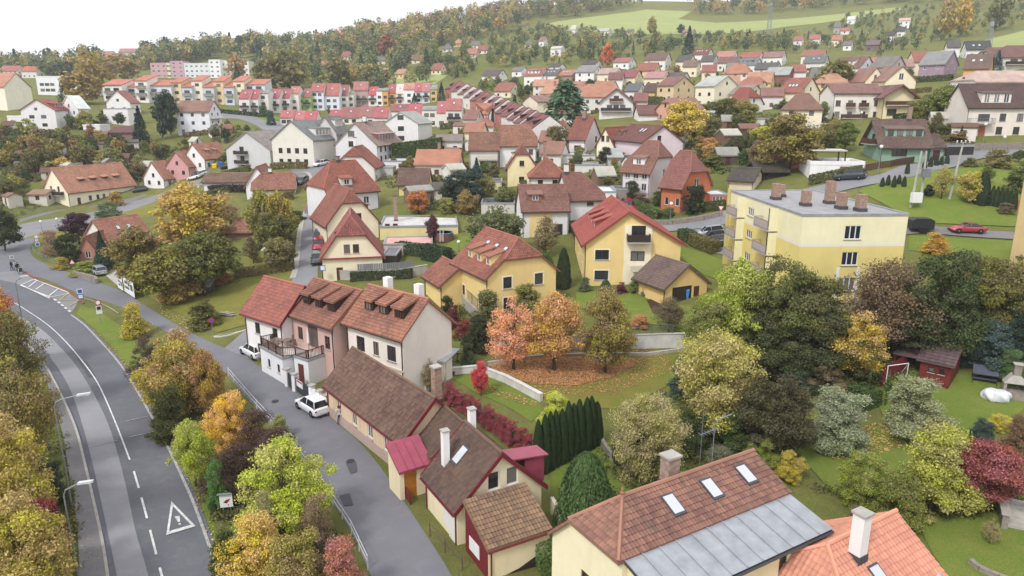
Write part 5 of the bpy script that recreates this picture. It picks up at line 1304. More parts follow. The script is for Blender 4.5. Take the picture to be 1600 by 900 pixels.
for i, (x0, x1, yb, yt, wc) in enumerate(FL):
 a_ = P(x0, yb); b_ = at_z(x1, yb, a_.z); hh = height_at(a_, yt + 5)
 L_ = (Vector(b_[:2]) - Vector(a_[:2])).length; nf = max(2, int(hh / 2.9)); st_ = hh / nf
 tower = wc[2] < 210 and wc[0] > 225
 kind = "narrow yellow stair tower" if tower else ("narrow cream stair tower" if wc == (242, 238, 230) else "white balcony section")
 house("balcony_flats", "%s of the staggered flats, %s" % (kind, ["at the gabled end", "second from the gabled end", "third from the gabled end", "fourth from the gabled end", "fifth from the gabled end", "sixth from the gabled end", "seventh from the gabled end", "eighth from the gabled end", "fourth from the grey end", "third from the grey end", "second from the grey end", "at the grey end"][i]), Vector(a_[:2]), Vector(b_[:2]), hh, (196, 108, 88), wc, mode='world', zbase=a_.z, W=11, roof='shed', ze2=hh + 2.6, lod=2, cat='flats', moss=.03,
    wins=[('f', [.5] if x1 - x0 < 20 else [.25, .7], [st_ * j + .9 for j in range(nf)], 1.9 if tower else 2.6, 1.4, '2', 'b' if tower else 'd')], balconies=[] if tower else [('f', .1, .9, st_ * j, 1.1, M_STEEL, 'panel') for j in range(1, nf)])
def terrace(rows, lab, W=10):
 for i, (x0, x1, yb, ye, yr, rc, wc, what) in enumerate(rows):
  a_ = P(x0, yb); b_ = at_z(x1, yb, a_.z); hh = height_at(a_, ye)
  far = Vector((a_.x, a_.y + W / 2, a_.z)); zr_ = height_at(far, yr)
  st_ = 2.8; nf = max(1, int(hh / 2.7))
  house("terraced_house", "%s %s" % (what, lab), Vector(a_[:2]), Vector(b_[:2]), hh, rc, wc, mode='world', zbase=a_.z, W=W, zr=max(hh + 1.2, zr_), lod=2, cat='house', moss=.03, group=None,
     wins=[('f', [.3, .7] if x1 - x0 > 17 else [.5], [st_ * j + .8 for j in range(nf)], 1.7, 1.4, '2', 'b')], skylights=[('A', .5, .45, .8, 1.1)], balconies=[('f', .08, .92, st_ * j, 1.0, M_DARK, 'panel') for j in range(1, nf)] if 'balcon' in what else [], oe=.3, og=.05)
PR_, RD_ = (176, 88, 96), (176, 96, 84)
terrace([(375, 391, 179, 154, 140.5, PR_, OFFW, "grey balconied unit with crimson roof, lower of a pair,"), (391, 405, 179, 154, 140.5, (186, 84, 90), OFFW, "balconied unit with bright crimson roof"), (405, 421, 178, 146, 144, GREYR, OFFW, "plain off-white flat-topped unit"), (421, 438, 176, 153, 139.5, PR_, OFFW, "balconied unit with dull crimson roof"), (438, 454, 175, 153, 139.5, (170, 84, 92), OFFW, "balconied unit with rose roof"), (454, 468, 174, 146, 135.5, (190, 112, 96), OFFW, "off-white unit with salmon roof"), (468, 474, 173, 150, 142, GREYR, (150, 200, 90), "narrow lime green unit"), (474, 487, 173, 152, 139, (164, 92, 98), (146, 196, 92), "lime green balconied unit with mauve-red roof"),
   (487, 507, 172, 143, 131, (176, 92, 92), (216, 222, 234), "pale blue-white unit with dormer window"), (507, 531, 172, 149, 131, (184, 98, 92), (220, 226, 236), "pale blue-white unit with red roof and wide dormer"), (531, 545, 170, 149, 133, (156, 92, 92), OFFW, "unit with mauve-brown roof behind a conifer"), (545, 553, 169, 147, 143, GREYR, OFFW, "narrow off-white unit at the block's end")], "in the long coloured terrace")
terrace([(553, 576, 166, 141, 128, (176, 104, 104), (190, 160, 150), "brown balconied unit with rose roof"), (576, 589, 166, 148, 136, (196, 76, 84), OFFW, "balconied unit with vivid red roof"), (589, 598, 166, 142, 139, GREYR, WHITE, "narrow white unit"), (598, 607, 166, 142, 138, GREYR, (224, 160, 70), "narrow orange unit"), (607, 619, 165, 145, 133, (176, 84, 90), (226, 166, 76), "orange balconied unit with red roof"), (619, 631, 164, 146, 132, (212, 186, 186), OFFW, "balconied unit with whitish roof"), (631, 648, 163, 140, 130, (196, 122, 108), WHITE, "white unit with salmon roof"), (648, 660, 162, 143, 130, (192, 88, 96), (214, 220, 228), "pale blue balconied unit with red roof"), (660, 672, 162, 143, 130, (180, 112, 116), (214, 220, 228), "pale blue balconied unit with dusky roof"), (672, 683, 160, 140, 133, GREYR, (232, 196, 110), "narrow yellow end unit")], "in the upper right terrace")
terrace([(438, 458, 196, 184, 173, (186, 90, 92), OFFW, "curved end unit with red roof"), (458, 475, 197, 187, 174, (190, 106, 104), OFFW, "unit with salmon-rose roof"), (475, 495, 198, 188, 174, (184, 84, 90), OFFW, "unit with vivid rose roof"), (515, 533, 192, 182, 172, (180, 80, 88), OFFW, "unit with plain crimson roof"), (533, 562, 195, 184, 168, (156, 90, 92), OFFW, "unit with two white dormers"), (562, 586, 196, 183, 167, (160, 96, 98), OFFW, "unit with two round dormers"), (586, 607, 198, 184, 168, (178, 86, 92), OFFW, "unit with rose roof and one skylight")], "in the lower front terrace", 9)
terrace([(612, 638, 190, 174, 163, (150, 84, 88), WHITE, "white gabled unit with maroon roof"), (638, 660, 196, 179, 163, (184, 84, 92), OFFW, "unit with rose red roof"), (660, 683, 199, 172, 168, GREYR, OFFW, "flat-topped off-white unit"), (683, 697, 199, 176, 159, (186, 92, 98), OFFW, "brown balconied unit with rose roof"), (697, 722, 200, 172, 155, (178, 96, 96), OFFW, "brown balconied unit with slate topped roof")], "in the short right terrace", 9)
bt0, bt1 = (695, 133), (832, 190)
nb = 14
ORD = ['first', 'second', 'third', 'fourth', 'fifth', 'sixth', 'seventh', 'eighth', 'ninth', 'tenth', 'eleventh', 'twelfth', 'thirteenth', 'fourteenth']
for i in range(nb):
 t0, t1 = i / nb, (i + .97) / nb
 xa, ya = bt0[0] + (bt1[0] - bt0[0]) * t0, bt0[1] + (bt1[1] - bt0[1]) * t0 - 8.5
 xb, yb_ = bt0[0] + (bt1[0] - bt0[0]) * t1, bt0[1] + (bt1[1] - bt0[1]) * t1 - 8.5
 pa, pb = P(xa, ya, 8.5), P(xb, yb_, 8.5)
 house("brown_terrace_house", "maroon roofed house with black box dormer, %s from the uphill end of the climbing terrace" % ORD[i], Vector(pa[:2]), Vector(pb[:2]), 5.0, (124, 72, 74), OFFW if i % 4 else (196, 120, 110), mode='world', zbase=(pa.z + pb.z) / 2, W=9, zr=8.2, lod=2, moss=.03, group="houses of the long maroon terrace", dormers=[('A', .5, 2.2, 1.2, 1.0, .2, M_DARK, 'd')], wins=[('f', [.5], [.8], 1.6, 1.4, '2')], og=.02, oe=.3)
APT = house("yellow_flats", "four-storey yellow and cream block of flats with balconies and brick chimneys", (1143, 298), (1255, 336), 11.6, (150, 150, 150), (236, 228, 178), W=11.2, roof='flat', lod=0, cat='building', ref='B', parapet=.12, bands=[(8.25, plaster((228, 206, 110), .15)), (8.5, plaster((226, 222, 212), .15))], fr='w',
   wins=[('f', [.34], [.9, 3.7, 6.55, 9.35], 1.9, 1.0, '3'), ('r', [.49], [.6, 3.4, 6.2, 9.0], 1.75, 1.45, '3')], dirt=.15, chimneys=[])
print("APT", APT.L, APT.W)
for z_ in (.55, 3.35, 6.15, 8.95):
 for s0, s1 in ((.08, .25), (.52, .72)):
  bo = balcony(APT.root, (s1 - s0) * APT.L, 1.1, plain("balcony_rail", (150, 138, 132), .6), 'bars', 0)
  bo.location = APT.place('f', (s0 + s1) / 2 * APT.L, z_, 0)
  mb = MB(); w_ = (s1 - s0) * APT.L; mb.box(-w_ / 2 + .2, w_ / 2 - .2, -1.085, -1.07, .12, .9); mb.build("balcony_panel", plain("balcony_mesh", (170, 160, 156), .7), bo)
  mb = MB(); mb.box(-.5, .5, -.03, -.004, 0, 2.15); mb.build("balcony_door", M_GLASS, bo)
  mb = MB(); mb.box(w_ / 2 + .0, w_ / 2 + .08, -1.0, -.006, -.1, 2.5); mb.build("partition", plaster((236, 228, 178)), bo)
mb = MB()
for s0 in (.34, .66): mb.box(APT.L + .004, APT.L + .035, APT.W * .49 - 1.3 + (0 if s0 < .5 else 2.2), APT.W * .49 - .95 + (0 if s0 < .5 else 2.2), APT.zlo, 6.0)
mb.build("white_strip", plaster((228, 226, 220)), APT.root)
for x, y, hgt in ((.30, .35, 1.5), (.42, .2, 1.9), (.68, .30, 1.7), (.60, .62, 2.6), (.80, .55, 1.8), (.88, .66, 1.8)):
 mb = MB(); cx, cy = APT.L * x, APT.W * y; mb.box(cx - .5, cx + .5, cy - .4, cy + .4, 11.6, 11.6 + hgt); mb.build("chimney", M_BRICK, APT.roof)
 mb = MB(); mb.box(cx - .6, cx + .6, cy - .5, cy + .5, 11.59, 11.95); mb.build("flashing", M_LEAD, APT.roof)
mb = MB(); mb.box(-.45, -.06, -.35, .35, APT.zlo, 11.9); mb.build("end_fin", plaster((206, 190, 110)), APT.root)
ea = at_depth(1597, 300, 72); ea = Vector((ea.x, ea.y)); eb = ea + Vector((.81, -.58)) * 12
house("yellow_flats", "edge of a second tan-yellow block of flats beside the lawn bank", ea, eb, height_at(Vector((ea.x, ea.y, zt(*ea))), 262), (150, 150, 150), (206, 176, 116), mode='world', zbase=zt(*ea), W=9, roof='flat', lod=1, cat='building', wins=[('f', [.3, .7], [2, 5], 1.2, 1.4, '2')])
# ---- foliage kit
def leaf_mat():
 t = NT("foliage")
 oi = t.n("ObjectInfo")
 rn, clp = t.n("Attribute", attribute_name="rnd"), t.n("Attribute", attribute_name="clump")
 hs_ = t.n("HueSaturation")
 rngv = t.ramp(oi.outputs["Alpha"], 0, 1, .012, .065)
 c5 = t.n("Math", operation='SUBTRACT'); t.l(clp.outputs["Fac"], c5.inputs[0]); c5.inputs[1].default_value = .5
 m1 = t.n("Math", operation='MULTIPLY_ADD'); t.l(c5.outputs[0], m1.inputs[0]); t.l(rngv, m1.inputs[1]); m1.inputs[2].default_value = .5
 t.l(m1.outputs[0], hs_.inputs["Hue"])
 t.l(t.ramp(rn.outputs["Fac"], 0, 1, .62, 1.55), hs_.inputs["Value"])
 t.l(t.ramp(clp.outputs["Fac"], 0, 1, .76, 1.0), hs_.inputs["Saturation"])
 t.l(oi.outputs["Color"], hs_.inputs["Color"])
 t.set(hs_.outputs[0], .7, .18)
 tr = t.n("BsdfTranslucent"); t.l(hs_.outputs[0], tr.inputs["Color"])
 ms = t.n("MixShader"); ms.inputs[0].default_value = .32
 t.l(t.b.outputs[0], ms.inputs[1]); t.l(tr.outputs[0], ms.inputs[2]); t.l(ms.outputs[0], t.o.inputs[0])
 return t.m
M_LEAF = leaf_mat()
M_BARK = plain("bark", (84, 74, 64), .95, var=.3, scale=4)
M_BIRCH = plain("birch_bark", (190, 186, 178), .9, var=.3, scale=4)
def leaves_mesh(name, C, N, size, rnd, clump, aspect=1.5, extra=None):
 n = len(C); r = np.random.RandomState(n)
 N = N / (np.linalg.norm(N, axis=1, keepdims=True) + 1e-9)
 ref = r.normal(size=(n, 3)); T = np.cross(N, ref); T /= (np.linalg.norm(T, axis=1, keepdims=True) + 1e-9); B = np.cross(N, T)
 if extra is not None: T, B = extra(N, T, B)
 s = (size * (.6 + .8 * r.rand(n)))[:, None]
 V = np.empty((n, 4, 3))
 V[:, 0] = C - T * s * aspect * .5; V[:, 2] = C + T * s * aspect * .5
 bend = N * s * .22
 V[:, 1] = C - B * s * .5 + bend; V[:, 3] = C + B * s * .5 + bend
 me = bpy.data.meshes.new(name)
 me.vertices.add(n * 4); me.vertices.foreach_set("co", V.reshape(-1))
 me.loops.add(n * 4); me.loops.foreach_set("vertex_index", np.arange(n * 4, dtype=np.int32))
 me.polygons.add(n); me.polygons.foreach_set("loop_start", np.arange(0, n * 4, 4, dtype=np.int32)); me.polygons.foreach_set("loop_total", np.full(n, 4, np.int32))
 me.update()
 for nm, dat in (("rnd", rnd), ("clump", clump)):
  at = me.attributes.new(nm, 'FLOAT', 'FACE'); at.data.foreach_set("value", np.asarray(dat, np.float32))
 me.materials.append(M_LEAF)
 return me
ENV = {  # crown radius (of 1) at relative height t, and where the crown starts
 'round': (lambda t: math.sqrt(max(0, 1 - (1.8 * t - .8) ** 2)) ** .8, .09),
 'ovate': (lambda t: (math.sin(math.pi * min(1, t * .92 + .08)) ** .75) * (1 - .25 * t), .12),
 'spread': (lambda t: (1 - abs(2 * t - .75) ** 2.2 * .8 if t > .1 else .6) * (1 - t ** 5), .25),
 'weep': (lambda t: (.82 + .4 * t if t < .45 else math.sqrt(max(0, 1 - ((t - .45) / .55) ** 2.4))), .02),
 'bush': (lambda t: math.sqrt(max(0, 1 - t ** 2)) * (.86 + .14 * math.cos(6 * t)), .0),
 'birch': (lambda t: (math.sin(math.pi * min(1, t ** .8 * .9 + .1)) ** .9) * .9, .14),
 'globe': (lambda t: math.sqrt(max(0, 1 - (1.7 * t - .75) ** 2)), .0)}
def crown_mesh(kind, n, size, seed, clumps=110, dens=.42):
 r = np.random.RandomState(seed); f, z0 = ENV[kind]
 cen, rad = [], []
 k = 0
 while len(cen) < clumps and k < 5000:
  k += 1
  t = r.rand(); R_ = f(t)
  if r.rand() > R_: continue
  a = r.rand() * 2 * math.pi
  q = R_ * (.3 + .7 * math.sqrt(r.rand())) * (.88 + .2 * math.sin(3 * a + seed + 5 * t) + .15 * max(-1.5, min(1.2, r.randn())))
  cen.append((.5 * q * math.cos(a) * .86, .5 * q * math.sin(a) * .86, z0 + (1 - z0) * (.04 + .92 * t))); rad.append(.045 + .09 * r.rand() ** 1.5)
 cen = np.array(cen); rad = np.array(rad)
 w = rad ** 2; w /= w.sum()
 ci = r.choice(len(cen), n, p=w)
 d = r.normal(size=(n, 3)); d /= np.linalg.norm(d, axis=1, keepdims=True)
 d[:, 2] = d[:, 2] * .8 + .12
 rr_ = rad[ci] * (r.rand(n) ** dens) * (1 + .55 * r.rand(n) ** 2)
 C = cen[ci] + d * rr_[:, None] * np.array([1, 1, .78])
 C[:, 2] = np.maximum(C[:, 2], .005 + .03 * r.rand(n))
 N = d + np.array([0, 0, .5]) + .75 * r.normal(size=(n, 3))
 cl_ = r.rand(len(cen))
 return leaves_mesh("crown", C, N, size, np.clip(.5 + .28 * r.randn(n), 0, 1), np.clip(cl_[ci] + .12 * r.randn(n), 0, 1)), cen
def trunk_mesh(cen, z0, r0, seed, nb=14, mat=None):
 mb = MB(); r = random.Random(seed)
 top = .72
 pts = [(0, 0, -.03)]
 for i in range(1, 6): pts.append((r.uniform(-.012, .012) * i, r.uniform(-.012, .012) * i, top * i / 5))
 mb.tube(pts, [r0 * 1.25, r0, r0 * .85, r0 * .65, r0 * .45, r0 * .2], 7)
 idx = list(range(len(cen))); r.shuffle(idx)
 for i in idx[:nb]:
  c = cen[i]; zb = max(.1, min(top * .9, c[2] * .62)); k = zb / top * 5; j = int(k)
  b = Vector(pts[min(j, 5)]).lerp(Vector(pts[min(j + 1, 5)]), k - j)
  m = b.lerp(Vector(c), .5) + Vector((r.uniform(-.02, .02), r.uniform(-.02, .02), .02))
  mb.tube([b, m, Vector(c)], [r0 * .42, r0 * .28, r0 * .1], 5, cap=False)
 return mb.mesh("trunk", mat or M_BARK, True, False)
def spruce_mesh(n, seed, droop=.35, power=1.0, sz=.05):
 r = np.random.RandomState(seed)
 t = r.rand(n) ** .75
 lev = np.floor(t * 22) / 22 + .02 * r.rand(n); t = np.clip(.55 * lev + .45 * t, 0, 1)
 R_ = .5 * (1 - t) ** power * (.85 + .3 * np.sin(t * 60) ** 2)
 a = r.rand(n) * 2 * math.pi; a = a + .12 * np.sin(7 * a)
 q = R_ * (.3 + .7 * np.sqrt(r.rand(n)))
 C = np.stack([q * np.cos(a), q * np.sin(a), .05 + .95 * t - droop * q * .55], -1)
 out = np.stack([np.cos(a), np.sin(a), np.full(n, -droop)], -1)
 N = np.stack([np.cos(a) * .35, np.sin(a) * .35, np.ones(n)], -1) + .35 * r.normal(size=(n, 3))
 def ex(N, T, B):
  T2 = out - N * (out * N).sum(1, keepdims=True); T2 /= np.linalg.norm(T2, axis=1, keepdims=True)
  return T2, np.cross(N, T2)
 return leaves_mesh("crown", C, N, sz, np.clip(.5 + .25 * r.randn(n), 0, 1), np.clip(q / (R_ + 1e-6) * .6 + .3 * r.rand(n), 0, 1), 2.0, ex)
def thuja_mesh(n, seed, blunt=.5, sz=.04):
 r = np.random.RandomState(seed)
 t = r.rand(n); R_ = .5 * np.where(t < .12, .82 + t * 1.5, 1) * (1 - t ** 1.6) ** blunt
 a = r.rand(n) * 2 * math.pi
 q = R_ * (.78 + .24 * r.rand(n) + .06 * np.sin(5 * a + 9 * t))
 C = np.stack([q * np.cos(a), q * np.sin(a), .01 + .98 * t], -1)
 N = np.stack([np.cos(a), np.sin(a), np.full(n, .25)], -1) + .45 * r.normal(size=(n, 3))
 def ex(N, T, B):
  up = np.zeros_like(N); up[:, 2] = 1; up += .3 * r.normal(size=N.shape)
  T2 = up - N * (up * N).sum(1, keepdims=True); T2 /= np.linalg.norm(T2, axis=1, keepdims=True)
  return T2, np.cross(N, T2)
 return leaves_mesh("crown", C, N, sz, np.clip(.5 + .22 * r.randn(n), 0, 1), r.rand(n) * .6, 2.0, ex)
LIB = {}
def lib(kind, lod, var):
 key = (kind, lod, var)
 if key in LIB: return LIB[key]
 seed = hash((len(kind) * 31 + ord(kind[0]) * 7 + ord(kind[-1]), lod, var)) % 9973
 n, size = ((34000, .0155), (9000, .028), (1500, .062))[lod]
 tr = None
 if kind == 'spruce': cr_ = spruce_mesh((16000, 6000, 1000)[lod], seed, sz=(.026, .036, .06)[lod])
 elif kind == 'pine': cr_ = spruce_mesh((16000, 9000, 1200)[lod], seed, .1, .55, (.026, .03, .06)[lod])
 elif kind == 'thuja': cr_ = thuja_mesh((12000, 5000, 700)[lod], seed, sz=(.024, .032, .06)[lod])
 elif kind == 'sparse':
  cr_, cen = crown_mesh('ovate', int(n * .34), size * .95, seed, 110, .4); tr = trunk_mesh(cen, .12, .020, seed, 40)
 elif kind == 'willow':
  cr_, cen = crown_mesh('weep', n, size * .85, seed, 130); tr = trunk_mesh(cen, .02, .02, seed, 14)
 elif kind == 'twig':
  cr_, cen = crown_mesh('bush', int(n * .5), size * .8, seed, 80, .4); tr = trunk_mesh(cen, .0, .010, seed, 40)
 else:
  cr_, cen = crown_mesh(kind, n, size, seed)
  if kind not in ('bush', 'globe'): tr = trunk_mesh(cen, ENV[kind][1], .024 if kind != 'birch' else .014, seed, 16, M_BIRCH if kind == 'birch' else None)
 if tr is None:
  mb = MB(); mb.tube([(0, 0, -.03), (0, 0, .3), (0, 0, .8)], [.025, .02, .006], 6); tr = mb.mesh("trunk", M_BARK, True, False)
 LIB[key] = (cr_, tr)
 return LIB[key]
_vc = [0]
def plant(kind, p, hgt, wid, colr, var, label, cat='tree', group=None, name=None, lod=None, sink=0.0):
 d = depth(p)
 if lod is None: lod = 0 if d < 82 else (1 if d < 190 else 2)
 _vc[0] += 1
 cr_, tr = lib(kind, lod, _vc[0] % (3 if lod else 2) if kind not in ('globe', 'twig', 'willow') else 0)
 nm = name or {'spruce': 'spruce_tree', 'pine': 'pine_tree', 'thuja': 'thuja', 'bush': 'shrub', 'globe': 'clipped_shrub', 'twig': 'shrub', 'birch': 'birch_tree'}.get(kind, 'broadleaf_tree')
 c = s2l(colr) + (var,)
 rz = rng.uniform(0, 6.28)
 if lod == 2:
  o = link(nm, cr_, None, (p.x, p.y, p.z - sink - .02 * hgt), (0, 0, rz), (wid, wid, hgt)); o.color = c
  tag(o, label, cat, group)
  return o
 root = thing(nm, label, cat, (p.x, p.y, p.z - sink), rz, group)
 o = link("crown", cr_, root, None, None, (wid, wid, hgt)); o.color = c
 link("trunk", tr, root, None, None, (wid if kind in ('round', 'spread', 'willow', 'sparse') else wid, wid, hgt))
 return root
def tree(kind, x, yt, yb, w, colr, var, label, cat=None, **k):
 p = P(x, yb); hgt = max(.4, height_at(p, yt)); wid = w * mpp(p)
 return plant(kind, p, hgt, wid * 1.08, colr, var, label, cat or ('shrub' if kind in ('bush', 'globe', 'twig') else 'tree'), **k)
YG, LIME, YELO, ORA, RUST, OLV, DKG, GRN, MARO, CRIM, PURP, SAGE, OCH, BLUG, BEIG = (170, 164, 62), (182, 190, 66), (226, 182, 52), (206, 122, 56), (166, 98, 52), (128, 122, 66), (74, 86, 50), (104, 120, 60), (112, 80, 70), (178, 44, 58), (84, 54, 66), (150, 156, 118), (186, 148, 58), (76, 100, 86), (156, 140, 104)
